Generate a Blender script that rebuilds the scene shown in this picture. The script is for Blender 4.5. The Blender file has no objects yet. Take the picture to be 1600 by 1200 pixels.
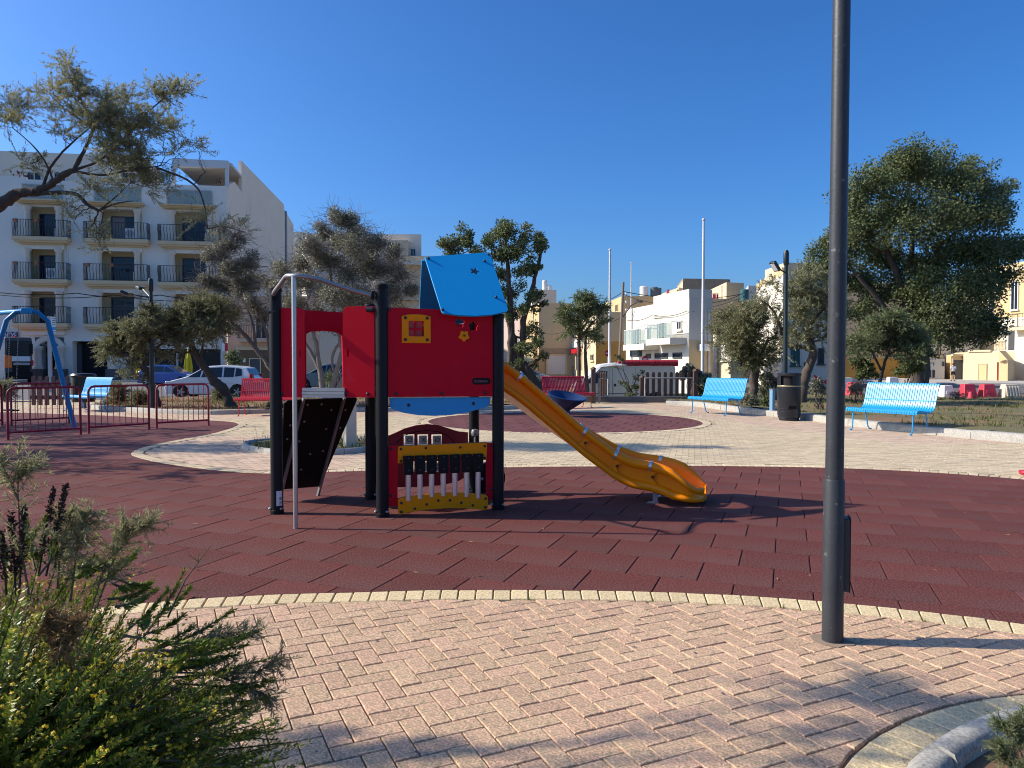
import bpy, bmesh, math, random
import numpy as np
from mathutils import Vector, Matrix
from mathutils.geometry import tessellate_polygon
R = math.radians
rnd = random.Random(7)
scene = bpy.context.scene
col = scene.collection

# ---------------------------------------------------------------- camera
F, H = 1150.0, 1.5
PITCH = math.atan(30 / F)
cam_d = bpy.data.cameras.new('camera')
cam_d.sensor_width = 36
cam_d.lens = 36 * F / 1600
cam_d.clip_start, cam_d.clip_end = 0.05, 3000
cam = bpy.data.objects.new('camera', cam_d)
col.objects.link(cam)
cam.location = (0, 0, H)
cam.rotation_euler = (R(90) - PITCH, 0, 0)
scene.camera = cam

# ---------------------------------------------------------------- sky, sun, exposure
SUN_EL = R(34)
SUN_H = Vector((-0.9978, 0.066))            # horizontal direction towards the sun
SUN_V = Vector((SUN_H.x * math.cos(SUN_EL), SUN_H.y * math.cos(SUN_EL), math.sin(SUN_EL)))
world = bpy.data.worlds.new('World')
scene.world = world
world.use_nodes = True
wn = world.node_tree
for n in list(wn.nodes): wn.nodes.remove(n)
sky = wn.nodes.new('ShaderNodeTexSky')
sky.sky_type = 'NISHITA'
sky.sun_disc = False
sky.sun_elevation = SUN_EL
sky.sun_rotation = math.atan2(SUN_H.x, SUN_H.y)
sky.altitude = 0
sky.air_density = 1.0
sky.dust_density = 2.0
sky.ozone_density = 10.0
hs = wn.nodes.new('ShaderNodeHueSaturation')
hs.inputs['Saturation'].default_value = 1.08
gam = wn.nodes.new('ShaderNodeGamma')
gam.inputs[1].default_value = 1.15
bg = wn.nodes.new('ShaderNodeBackground')
bg.inputs['Strength'].default_value = 0.106
wo = wn.nodes.new('ShaderNodeOutputWorld')
wn.links.new(sky.outputs[0], gam.inputs[0])
wn.links.new(gam.outputs[0], hs.inputs['Color'])
wn.links.new(hs.outputs[0], bg.inputs['Color'])
wn.links.new(bg.outputs[0], wo.inputs[0])
sun_d = bpy.data.lights.new('sun', 'SUN')
sun_d.energy = 4.45
sun_d.angle = R(0.55)
sun_d.color = (1.0, 0.90, 0.74)
sun = bpy.data.objects.new('sun', sun_d)
col.objects.link(sun)
sun.rotation_euler = SUN_V.to_track_quat('Z', 'Y').to_euler()
sun.location = (-30, 0, 40)
vs = scene.view_settings
vs.view_transform = 'Standard'
vs.look = 'None'
vs.exposure = 0.5
vs.gamma = 1.0
vs.use_curve_mapping = False
scene.cycles.filter_width = 1.05
scene.cycles.max_bounces = 6
scene.cycles.transparent_max_bounces = 8
scene.cycles.use_denoising = True
scene.cycles.denoising_input_passes = 'RGB_ALBEDO_NORMAL'
scene.cycles.denoising_prefilter = 'ACCURATE'

# ---------------------------------------------------------------- where a pixel of the photograph lies in the place
CP, SP = math.cos(PITCH), math.sin(PITCH)
def ray(px, py):
    x, y = (px - 800) / F, (600 - py) / F
    return Vector((x, CP + y * SP, -SP + y * CP))
def P(px, py, Y):
    d = ray(px, py)
    return Vector((0, 0, H)) + d * (Y / d.y)
def G(px, py, z=0.0):
    d = ray(px, py)
    return Vector((0, 0, H)) + d * ((z - H) / d.z)
def depth_at(py): return G(800, py).y

class Plane:
    """upright plane: origin, horizontal direction u; normal n faces the viewer side"""
    def __init__(s, o, u):
        s.o = Vector((o[0], o[1])); s.u = Vector((u[0], u[1])).normalized(); s.n = Vector((s.u.y, -s.u.x))
    def uz(s, px, py):
        d = ray(px, py); dh = Vector((d.x, d.y))
        t = s.o.dot(s.n) / dh.dot(s.n)
        return ((dh * t - s.o).dot(s.u), H + d.z * t)
    def pt(s, u, z, off=0.0):
        h = s.o + s.u * u + s.n * off
        return Vector((h.x, h.y, z))

# ---------------------------------------------------------------- mesh builder
class MB:
    def __init__(s): s.v = []; s.f = []; s.m = []
    def add(s, vs, fs, mi=0):
        b = len(s.v)
        s.v += [tuple(v) for v in vs]
        s.f += [tuple(b + i for i in f) for f in fs]
        s.m += [mi] * len(fs)
        return s
    def box(s, c, size, rz=0.0, mi=0, rot=None):
        hx, hy, hz = [d / 2 for d in size]
        M = rot if rot is not None else Matrix.Rotation(rz, 3, 'Z')
        c = Vector(c)
        vs = [c + M @ Vector((x * hx, y * hy, z * hz)) for x in (-1, 1) for y in (-1, 1) for z in (-1, 1)]
        return s.add(vs, [(0, 1, 3, 2), (4, 6, 7, 5), (0, 4, 5, 1), (2, 3, 7, 6), (0, 2, 6, 4), (1, 5, 7, 3)], mi)
    def tube(s, pts, r, n=8, caps=True, mi=0):
        pts = [Vector(p) for p in pts]
        k = len(pts)
        rs = r if isinstance(r, (list, tuple)) else [r] * k
        t0 = (pts[1] - pts[0]).normalized()
        a = Vector((0, 0, 1)) if abs(t0.z) < 0.9 else Vector((1, 0, 0))
        x = t0.cross(a).normalized()
        rings = []
        for i, p in enumerate(pts):
            t = (pts[min(i + 1, k - 1)] - pts[max(i - 1, 0)])
            t = t.normalized() if t.length > 1e-9 else t0
            x = (x - t * x.dot(t)).normalized()
            y = t.cross(x)
            rings.append([p + (x * math.cos(2 * math.pi * j / n) + y * math.sin(2 * math.pi * j / n)) * rs[i] for j in range(n)])
        vs = [v for ring in rings for v in ring]
        fs = []
        for i in range(k - 1):
            for j in range(n):
                j2 = (j + 1) % n
                fs.append((i * n + j, i * n + j2, (i + 1) * n + j2, (i + 1) * n + j))
        if caps:
            fs.append(tuple(range(n - 1, -1, -1))); fs.append(tuple((k - 1) * n + j for j in range(n)))
        return s.add(vs, fs, mi)
    def lathe(s, prof, c=(0, 0, 0), n=16, mi=0, axis=None):
        c = Vector(c)
        M = axis.to_track_quat('Z', 'Y').to_matrix() if axis is not None else Matrix.Identity(3)
        vs, fs = [], []
        for (r, z) in prof:
            for j in range(n):
                a = 2 * math.pi * j / n
                vs.append(c + M @ Vector((r * math.cos(a), r * math.sin(a), z)))
        for i in range(len(prof) - 1):
            for j in range(n):
                j2 = (j + 1) % n
                fs.append((i * n + j, i * n + j2, (i + 1) * n + j2, (i + 1) * n + j))
        if prof[0][0] > 1e-6: fs.append(tuple(range(n - 1, -1, -1)))
        if prof[-1][0] > 1e-6: fs.append(tuple((len(prof) - 1) * n + j for j in range(n)))
        return s.add(vs, fs, mi)
    def sheet(s, outline, holes, fn, t0, t1, mi=0):
        """polygon with holes in 2-D, given thickness between t0 and t1; fn(a, b, t) -> 3-D point"""
        loops = [outline] + list(holes)
        pl = [p for lp in loops for p in lp]
        tri = tessellate_polygon([[Vector((p[0], p[1], 0)) for p in lp] for lp in loops])
        n = len(pl)
        vs = [fn(p[0], p[1], t0) for p in pl] + [fn(p[0], p[1], t1) for p in pl]
        fs = [tuple(t) for t in tri] + [tuple(n + i for i in reversed(t)) for t in tri]
        b = 0
        for lp in loops:
            k = len(lp)
            for i in range(k):
                j = (i + 1) % k
                fs.append((b + i, b + j, n + b + j, n + b + i))
            b += k
        return s.add(vs, fs, mi)
    def panel(s, pl, outline, holes, o0, o1, mi=0):
        return s.sheet(outline, holes, lambda u, z, t: pl.pt(u, z, t), o0, o1, mi)
    def prism(s, poly, z0, z1, mi=0):
        return s.sheet(poly, [], lambda x, y, t: Vector((x, y, t)), z0, z1, mi)
    def loft(s, rings, mi=0, closed=True, caps=True):
        n = len(rings[0]); vs = [v for r_ in rings for v in r_]; fs = []
        for i in range(len(rings) - 1):
            for j in range(n if closed else n - 1):
                j2 = (j + 1) % n
                fs.append((i * n + j, i * n + j2, (i + 1) * n + j2, (i + 1) * n + j))
        if caps:
            fs.append(tuple(range(n - 1, -1, -1))); fs.append(tuple((len(rings) - 1) * n + j for j in range(n)))
        return s.add(vs, fs, mi)
    def build(s, name, mats, parent=None, smooth=True, bevel=0.0, angle=38):
        me = bpy.data.meshes.new(name)
        off = root_loc(parent)
        vs = s.v if off is None else [(v[0] - off.x, v[1] - off.y, v[2] - off.z) for v in s.v]
        me.from_pydata(vs, [], s.f)
        mats = mats if isinstance(mats, (list, tuple)) else [mats]
        for m in mats: me.materials.append(m)
        if len(mats) > 1: me.polygons.foreach_set('material_index', s.m)
        bm = bmesh.new(); bm.from_mesh(me); bmesh.ops.recalc_face_normals(bm, faces=bm.faces[:]); bm.to_mesh(me); bm.free()
        if smooth:
            me.polygons.foreach_set('use_smooth', [True] * len(me.polygons))
            me.set_sharp_from_angle(angle=R(angle))
        o = bpy.data.objects.new(name, me)
        col.objects.link(o)
        if parent is not None: o.parent = parent
        if bevel:
            b = o.modifiers.new('bevel', 'BEVEL'); b.width = bevel; b.segments = 2; b.limit_method = 'ANGLE'; b.angle_limit = R(40)
        return o

def root_loc(parent):
    if parent is None: return None
    v = Vector((0, 0, 0))
    while parent is not None:
        v += Vector(parent.location); parent = parent.parent
    return v
def tag(o, label=None, cat=None, group=None, kind=None):
    if label: o['label'] = label
    if cat: o['category'] = cat
    if group: o['group'] = group
    if kind: o['kind'] = kind
    return o
def thing(name, label, cat, loc=(0, 0, 0), group=None, rz=0.0):
    o = bpy.data.objects.new(name, None)
    o.empty_display_size = 0.2
    col.objects.link(o)
    o.location = loc; o.rotation_euler = (0, 0, rz)
    return tag(o, label, cat, group)
def kids(o): return [c for c in bpy.data.objects if c.parent == o]
def copy_tree(o, parent=None):
    c = o.copy(); col.objects.link(c)
    if parent is not None: c.parent = parent
    for ch in kids(o): copy_tree(ch, c)
    return c
def dup_mesh(src, name, parent, mat4):
    o = src.copy(); o.name = name; col.objects.link(o); o.parent = parent; o.matrix_local = mat4
    return o
def rrect(u0, z0, u1, z1, r=0.02, k=4):
    out = []
    for (cx, cz, a0) in ((u1 - r, z0 + r, -90), (u1 - r, z1 - r, 0), (u0 + r, z1 - r, 90), (u0 + r, z0 + r, 180)):
        for i in range(k + 1):
            a = R(a0 + 90 * i / k); out.append((cx + r * math.cos(a), cz + r * math.sin(a)))
    return out
def disc2(cx, cz, r, n=12, rz=None):
    return [(cx + r * math.cos(2 * math.pi * i / n), cz + (rz or r) * math.sin(2 * math.pi * i / n)) for i in range(n)]
def flower2(cx, cz, r, petals=5, depth=0.13, n=40, ph=0.3):
    return [(cx + r * (1 - depth + depth * math.cos(petals * a)) * math.cos(a + ph), cz + r * (1 - depth + depth * math.cos(petals * a)) * math.sin(a + ph)) for a in [2 * math.pi * i / n for i in range(n)]]
def star2(cx, cz, r, ri, n=5, ph=math.pi / 2):
    return [(cx + (r if i % 2 == 0 else ri) * math.cos(ph + math.pi * i / n), cz + (r if i % 2 == 0 else ri) * math.sin(ph + math.pi * i / n)) for i in range(2 * n)]
def text_part(name, txt, size, mat, parent, M, extrude=0.001, align='CENTER'):
    cu = bpy.data.curves.new(name, 'FONT'); cu.body = txt; cu.size = size; cu.extrude = extrude; cu.align_x = align; cu.align_y = 'CENTER'
    t = bpy.data.objects.new(name + '_curve', cu); col.objects.link(t)
    dg = bpy.context.evaluated_depsgraph_get()
    me = bpy.data.meshes.new_from_object(t.evaluated_get(dg))
    bpy.data.objects.remove(t); bpy.data.curves.remove(cu)
    me.materials.clear(); me.materials.append(mat); me.transform(M)
    off = root_loc(parent)
    if off is not None: me.transform(Matrix.Translation(-off))
    o = bpy.data.objects.new(name, me); col.objects.link(o); o.parent = parent
    return o
def plane_matrix(pl, u, z, off):
    p = pl.pt(u, z, off)
    return Matrix(((pl.u.x, 0, pl.n.x, p.x), (pl.u.y, 0, pl.n.y, p.y), (0, 1, 0, p.z), (0, 0, 0, 1)))

# ---------------------------------------------------------------- materials
def mat(name, c, rough=0.6, metal=0.0, noise=None, noise2=None, rand=0.0, bump=None, spec=0.5, sat=1.0, dirt=None, coat=0.0, trans=0.0, huer=0.0, alpha=None):
    m = bpy.data.materials.new(name); m.use_nodes = True
    nt = m.node_tree; N, L = nt.nodes, nt.links
    b = N['Principled BSDF']
    b.inputs['Roughness'].default_value = rough
    b.inputs['Metallic'].default_value = metal
    b.inputs['Specular IOR Level'].default_value = spec
    b.inputs['Coat Weight'].default_value = coat
    tc = N.new('ShaderNodeTexCoord')
    val = None
    def mathn(op, a, bb):
        q = N.new('ShaderNodeMath'); q.operation = op
        for i, s in enumerate((a, bb)):
            if isinstance(s, (int, float)): q.inputs[i].default_value = s
            else: L.new(s, q.inputs[i])
        return q.outputs[0]
    def ntex(scale, detail=4, rough_=0.55):
        q = N.new('ShaderNodeTexNoise'); q.inputs['Scale'].default_value = scale; q.inputs['Detail'].default_value = detail; q.inputs['Roughness'].default_value = rough_
        L.new(tc.outputs['Object'], q.inputs['Vector']); return q.outputs['Fac']
    val = 1.0
    for nz in (noise, noise2):
        if nz:
            d = mathn('MULTIPLY', mathn('SUBTRACT', ntex(nz[0], nz[2] if len(nz) > 2 else 4), 0.5), nz[1] * 2)
            val = mathn('ADD', d, val)
    rfac = None
    if rand or huer:
        oi = N.new('ShaderNodeObjectInfo'); ge = N.new('ShaderNodeNewGeometry')
        rfac = mathn('FRACT', mathn('ADD', oi.outputs['Random'], ge.outputs['Random Per Island']), 0.0)
        val = mathn('ADD', mathn('MULTIPLY', mathn('SUBTRACT', rfac, 0.5), rand * 2), val)
    rgb = N.new('ShaderNodeRGB'); rgb.outputs[0].default_value = (*c, 1)
    src = rgb.outputs[0]
    if dirt:
        # dirt = (scale, low, high, colour, amount)
        mx = N.new('ShaderNodeMix'); mx.data_type = 'RGBA'
        mr = N.new('ShaderNodeMapRange'); mr.inputs['From Min'].default_value = dirt[1]; mr.inputs['From Max'].default_value = dirt[2]; mr.inputs['To Max'].default_value = dirt[4]
        L.new(ntex(dirt[0], 6, 0.65), mr.inputs['Value']); L.new(mr.outputs[0], mx.inputs['Factor'])
        L.new(src, mx.inputs['A']); mx.inputs['B'].default_value = (*dirt[3], 1); src = mx.outputs['Result']
    if not isinstance(val, float) or sat != 1.0 or huer:
        h = N.new('ShaderNodeHueSaturation'); h.inputs['Saturation'].default_value = sat
        L.new(src, h.inputs['Color'])
        if isinstance(val, float): h.inputs['Value'].default_value = val
        else: L.new(val, h.inputs['Value'])
        if huer:
            r2 = mathn('FRACT', mathn('MULTIPLY', rfac, 7.31), 0.0)
            L.new(mathn('ADD', mathn('MULTIPLY', mathn('SUBTRACT', r2, 0.5), huer * 2), 0.5), h.inputs['Hue'])
        src = h.outputs[0]
    L.new(src, b.inputs['Base Color'])
    if bump:
        bp = N.new('ShaderNodeBump'); bp.inputs['Strength'].default_value = bump[1]; bp.inputs['Distance'].default_value = bump[2] if len(bump) > 2 else 0.01
        L.new(ntex(bump[0], 6, 0.7), bp.inputs['Height']); L.new(bp.outputs[0], b.inputs['Normal'])
    if trans:
        tr = N.new('ShaderNodeBsdfTranslucent'); L.new(src, tr.inputs['Color'])
        ms = N.new('ShaderNodeMixShader'); ms.inputs[0].default_value = trans
        L.new(b.outputs[0], ms.inputs[1]); L.new(tr.outputs[0], ms.inputs[2]); L.new(ms.outputs[0], N['Material Output'].inputs[0])
    if alpha is not None: b.inputs['Alpha'].default_value = alpha
    return m

M = {}
M['red'] = mat('red_board', (0.58, 0.002, 0.018), 0.5, spec=.15, noise=(9, .06), noise2=(1.6, .09), bump=(180, .05), dirt=(7, .60, .78, (.30, .07, .07), .35))
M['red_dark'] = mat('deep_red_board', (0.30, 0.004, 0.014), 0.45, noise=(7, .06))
M['blue'] = mat('blue_board', (0.004, 0.310, 0.660), 0.4, noise=(5, .05), dirt=(9, .66, .74, (.25, .4, .5), .35), bump=(150, .03))
M['yellow'] = mat('yellow_board', (0.950, 0.290, 0.000), 0.5, spec=.2, noise=(6, .06))
M['slide'] = mat('amber_moulded_plastic', (1.000, 0.270, 0.000), 0.32, spec=.3, noise=(4, .06), noise2=(40, .03), bump=(60, .03))
M['post'] = mat('black_coated_post', (0.010, 0.011, 0.014), 0.42, spec=.22, noise=(3, .15), noise2=(60, .1))
M['black'] = mat('black_plastic', (0.008, 0.008, 0.009), 0.5, spec=.18, noise=(20, .15))
M['bolt'] = mat('dark_bolt', (0.035, 0.036, 0.04), 0.35, metal=.3)
M['steel'] = mat('brushed_steel', (0.52, 0.50, 0.48), 0.38, metal=.85, noise=(30, .06))
M['steel_dull'] = mat('dull_steel', (0.34, 0.34, 0.35), 0.5, metal=.7, noise=(14, .12))
M['galv'] = mat('galvanised_steel', (0.36, 0.37, 0.38), 0.5, metal=.6, noise=(25, .18))
M['clip'] = mat('bright_clip_band', (0.72, 0.73, 0.75), 0.3, metal=.8, noise=(30, .05))
M['white'] = mat('white_print', (0.75, 0.75, 0.73), 0.5)
M['pale_tile'] = mat('cream_plastic_tile', (0.55, 0.5, 0.42), 0.5)
M['red_clear'] = mat('red_clear_pane', (0.35, 0.01, 0.025), 0.12, noise=(8, .1))
M['navy'] = mat('navy_plastic', (0.012, 0.035, 0.11), 0.38, noise=(10, .1))
M['rubber'] = mat('red_rubber_tile', (0.140, 0.037, 0.029), 0.9, noise=(75, 1.9, 4), noise2=(1.6, .2), rand=.12, bump=(110, .9, .008), spec=.25, dirt=(.42, .42, .62, (.108, .053, .046), .75))
M['rubber_far'] = mat('red_rubber_tile_worn', (0.125, 0.045, 0.045), 0.9, noise=(40, 1.2, 4), noise2=(1.2, .25), rand=.13, spec=.25)
M['rubber_base'] = mat('rubber_joint', (0.02, 0.008, 0.008), 0.95)
M['paver'] = mat('pink_paver', (0.575, 0.378, 0.245), 0.85, noise=(80, 1.25, 4), noise2=(13, .2), rand=.085, huer=.006, bump=(110, .9, .006), spec=.2, dirt=(26, .49, .62, (.31, .25, .155), .75))
M['cream'] = mat('cream_paver', (0.66, 0.52, 0.30), 0.85, noise=(80, 1.0, 4), noise2=(14, .2), rand=.09, bump=(110, .8, .006), spec=.2, dirt=(22, .54, .66, (.33, .26, .15), .65))
M['cream_mid'] = mat('cream_paver_worn', (0.57, 0.46, 0.30), 0.85, noise=(8, .10), noise2=(60, .1), rand=.13, spec=.2, dirt=(1.5, .5, .72, (.36, .31, .24), .5))
M['pink_mid'] = mat('pink_paver_worn', (0.57, 0.42, 0.30), 0.85, noise=(8, .10), noise2=(60, .1), rand=.13, spec=.2, dirt=(1.5, .5, .72, (.36, .29, .23), .5))
M['joint'] = mat('sandy_joint', (0.27, 0.20, 0.14), 0.95, noise=(60, .25), noise2=(4, .15))
M['kerb'] = mat('concrete_kerb', (0.38, 0.36, 0.31), 0.85, noise=(60, .9), noise2=(6, .35), rand=.05, bump=(60, .4, .01), dirt=(6, .55, .72, (.2, .19, .16), .5))
M['asphalt'] = mat('asphalt', (0.12, 0.118, 0.115), 0.9, noise=(3, .15), noise2=(40, .15))
M['pavement'] = mat('street_pavement', (0.42, 0.39, 0.34), 0.85, noise=(2, .12), noise2=(20, .1))
M['soil'] = mat('reddish_dry_soil', (0.23, 0.125, 0.068), 0.95, noise=(3, .25), noise2=(30, .3), bump=(12, .6, .05), dirt=(1.1, .5, .62, (.16, .15, .06), .8))
M['lawn'] = mat('dry_green_bed', (0.14, 0.125, 0.05), 0.95, noise=(3, .25), noise2=(30, .3), bump=(12, .6, .05), dirt=(.7, .5, .6, (.25, .14, .075), .85))
M['bench_blue'] = mat('sky_blue_painted_steel', (0.012, 0.320, 0.660), 0.35, noise=(7, .07), dirt=(5, .66, .7, (.55, .35, .55), .5))
M['bench_red'] = mat('red_painted_steel', (0.52, 0.015, 0.035), 0.38, noise=(7, .08))
M['barrier_red'] = mat('dark_red_painted_tube', (0.30, 0.006, 0.022), 0.42, noise=(9, .1))
M['swing_blue'] = mat('blue_painted_tube', (0.008, 0.200, 0.440), 0.4, noise=(9, .1))
M['lamp'] = mat('weathered_black_pole', (0.038, 0.041, 0.046), 0.45, spec=.35, noise=(5, .25), noise2=(60, .2), dirt=(24, .62, .70, (.20, .20, .19), .75), bump=(40, .3, .004))
M['green_pole'] = mat('dark_green_pole', (0.012, 0.022, 0.022), 0.4, noise=(8, .2))
M['bin'] = mat('black_litter_bin', (0.014, 0.016, 0.022), 0.32, noise=(6, .15), dirt=(12, .66, .76, (.12, .12, .12), .4))
M['brass'] = mat('dull_gold_line', (0.42, 0.35, 0.2), 0.4, metal=.4)
M['wood_dark'] = mat('brown_picket_board', (0.10, 0.058, 0.048), 0.75, noise=(12, .2), rand=.1)
M['bark'] = mat('grey_brown_bark', (0.085, 0.065, 0.05), 0.9, noise=(9, .35), noise2=(40, .25), bump=(22, .9, .03))
M['bark_pale'] = mat('pale_bark', (0.22, 0.19, 0.16), 0.9, noise=(9, .35), bump=(22, .8, .03))
M['leaf_ficus'] = mat('dark_glossy_leaf', (0.140, 0.168, 0.070), 0.55, spec=.25, rand=.32, huer=.03, trans=.34)
M['leaf_olive'] = mat('olive_grey_leaf', (0.235, 0.230, 0.155), 0.5, rand=.45, huer=.03, trans=.34)
M['leaf_tam'] = mat('tamarisk_needle', (0.235, 0.235, 0.115), 0.7, rand=.35, huer=.04, trans=.3)
M['leaf_tam_pale'] = mat('pale_tamarisk_needle', (0.310, 0.300, 0.150), 0.7, rand=.3, huer=.04, trans=.5)
M['leaf_pine'] = mat('fresh_green_needle', (0.150, 0.180, 0.075), 0.6, rand=.4, huer=.03, trans=.25)
M['leaf_bush'] = mat('fleshy_green_leaf', (0.180, 0.240, 0.030), 0.4, rand=.4, huer=.03, trans=.28)
M['leaf_agave'] = mat('grey_green_blade', (0.16, 0.19, 0.13), 0.5, noise=(4, .15), rand=.2)
M['leaf_tip'] = mat('sunlit_yellow_green_leaf', (0.30, 0.34, 0.035), 0.42, rand=.3, huer=.03, trans=.35)  # lighter, yellower outer leaves: sunlit tips put into the colour
M['flower'] = mat('yellow_petal', (0.62, 0.42, 0.01), 0.6, rand=.15, trans=.2)
M['dry'] = mat('dry_straw', (0.30, 0.19, 0.08), 0.8, rand=.35, trans=.25)
M['dry_dark'] = mat('dry_brown_flower_spike', (0.05, 0.026, 0.018), 0.9, rand=.35)
M['twig'] = mat('green_brown_stem', (0.11, 0.09, 0.045), 0.8, rand=.2)
M['grass'] = mat('dry_grass_blade', (0.13, 0.14, 0.035), 0.7, rand=.45, huer=.05, trans=.3)
# buildings
def wall(name, c, dirtc=None, amt=.35): return mat(name, c, 0.9, noise=(.5, .05), noise2=(6, .05), bump=(14, .15, .01), dirt=(.45, .52, .75, dirtc or tuple(x * .72 for x in c), amt))
M['w_hotel'] = wall('pale_grey_render', (0.80, 0.775, 0.68))
M['w_side'] = wall('bounce_warm_render', (0.86, 0.75, 0.58))  # bounced light put into this creamier, brighter side wall colour
M['w_white'] = wall('white_render', (0.700, 0.645, 0.535), amt=.15)
M['w_tan'] = wall('tan_trim', (0.66, 0.53, 0.32))
M['w_yellow'] = wall('yellow_limestone', (0.62, 0.47, 0.25))
M['w_cream'] = wall('cream_limestone', (0.64, 0.53, 0.35))
M['w_ochre'] = wall('ochre_paint', (0.50, 0.27, 0.06))
M['w_brown'] = wall('brown_and_shade_render', (0.560, 0.430, 0.250))  # holds the shade of faces turned from the sun; also plain brown walls
M['w_grey'] = wall('grey_and_shade_render', (0.62, 0.58, 0.49))  # shade of white houses' right faces put in; also plain grey walls
M['w_peach'] = wall('peach_render', (0.66, 0.43, 0.28))
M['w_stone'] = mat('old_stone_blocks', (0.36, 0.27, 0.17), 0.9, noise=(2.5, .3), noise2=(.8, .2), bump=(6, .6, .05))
M['w_pinkish'] = wall('pale_pink_render', (0.55, 0.42, 0.36))
M['glass'] = mat('dark_window_glass', (0.012, 0.018, 0.03), 0.08, noise=(2, .2))
M['glass_blue'] = mat('dark_blue_door_glass', (0.012, 0.022, 0.05), 0.10, noise=(.8, .35))
M['glass_rail'] = mat('greenish_rail_glass', (0.30, 0.40, 0.38), 0.08, alpha=.45)
M['curtain'] = mat('grey_curtain', (0.32, 0.29, 0.29), 0.9, noise=(9, .15))
M['iron'] = mat('dark_wrought_iron', (0.022, 0.018, 0.018), 0.55)
M['frame_white'] = mat('white_window_frame', (0.68, 0.67, 0.64), 0.5)
M['teal'] = mat('teal_shutter', (0.02, 0.10, 0.105), 0.55, noise=(12, .12))
M['brown_door'] = mat('brown_garage_door', (0.15, 0.085, 0.038), 0.6, noise=(10, .12))
M['dark_door'] = mat('dark_grey_door', (0.06, 0.065, 0.075), 0.6, noise=(6, .12))
M['void'] = mat('unlit_interior', (0.014, 0.013, 0.013), 0.9)
M['dark_stone'] = mat('dark_plinth_stone', (0.11, 0.11, 0.11), 0.8, noise=(3, .2))
M['tank'] = mat('grey_water_tank', (0.10, 0.12, 0.14), 0.6)
M['wire'] = mat('black_cable', (0.02, 0.02, 0.02), 0.7)
M['pole_white'] = mat('white_flagpole', (0.66, 0.64, 0.62), 0.5, noise=(2, .1))
M['pole_wood'] = mat('grey_wooden_pole', (0.20, 0.16, 0.13), 0.8, noise=(6, .2))
# vehicles
M['car_white'] = mat('white_car_paint', (0.62, 0.66, 0.68), 0.25, coat=.5, noise=(2, .04))
M['car_blue'] = mat('blue_car_paint', (0.006, 0.075, 0.33), 0.25, coat=.6, noise=(2, .05))
M['car_grey'] = mat('steel_blue_car_paint', (0.075, 0.105, 0.15), 0.28, coat=.5)
M['car_teal'] = mat('grey_teal_paint', (0.13, 0.18, 0.19), 0.3, coat=.4)
M['van_cream'] = mat('cream_van_paint', (0.80, 0.66, 0.45), 0.35, coat=.2, noise=(1.5, .06))
M['tyre'] = mat('tyre_rubber', (0.014, 0.014, 0.014), 0.85)
M['rim'] = mat('silver_rim', (0.45, 0.46, 0.47), 0.35, metal=.6)
M['tail_red'] = mat('red_lamp_lens', (0.42, 0.01, 0.01), 0.2)
M['head_lamp'] = mat('clear_lamp_lens', (0.6, 0.62, 0.64), 0.12)
M['tarp'] = mat('silver_white_tarpaulin', (0.66, 0.65, 0.63), 0.5, bump=(5, .8, .05), noise=(6, .12))
M['awning'] = mat('crimson_rolled_awning', (0.40, 0.02, 0.035), 0.7, noise=(5, .12))
M['orange'] = mat('orange_cab_paint', (0.78, 0.17, 0.015), 0.35, coat=.3)
M['plastic_red'] = mat('red_road_barrier_plastic', (0.62, 0.045, 0.07), 0.5, noise=(3, .12))
M['plastic_white'] = mat('white_road_barrier_plastic', (0.72, 0.68, 0.62), 0.5, noise=(3, .1))
M['conc_pale'] = mat('pale_cast_concrete', (0.60, 0.52, 0.40), 0.85, noise=(4, .1), bump=(20, .3, .02))
M['sign_red'] = mat('red_sign_face', (0.50, 0.008, 0.02), 0.4)
M['sign_blue'] = mat('navy_signboard', (0.012, 0.03, 0.12), 0.5)
M['umbrella'] = mat('yellow_folded_umbrella', (0.72, 0.52, 0.01), 0.8, noise=(6, .1))
M['maroon'] = mat('maroon_fabric', (0.22, 0.015, 0.03), 0.8)
M['skin'] = mat('skin', (0.42, 0.24, 0.16), 0.6)
M['tee'] = mat('white_tee_cloth', (0.72, 0.72, 0.72), 0.9)
M['shorts'] = mat('black_shorts_cloth', (0.018, 0.018, 0.02), 0.9)
M['hair'] = mat('dark_hair', (0.02, 0.014, 0.01), 0.7)
M['terracotta'] = mat('terracotta_pot', (0.36, 0.15, 0.08), 0.85)
M['plant_dark'] = mat('balcony_plant_leaf', (0.05, 0.07, 0.03), 0.7, rand=.3)
M['laundry'] = mat('pink_laundry', (0.55, 0.06, 0.12), 0.9)
M['blue_box'] = mat('faded_blue_box', (0.160, 0.300, 0.460), 0.6)
M['rail_white'] = mat('white_rail_paint', (0.66, 0.66, 0.64), 0.5)

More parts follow.
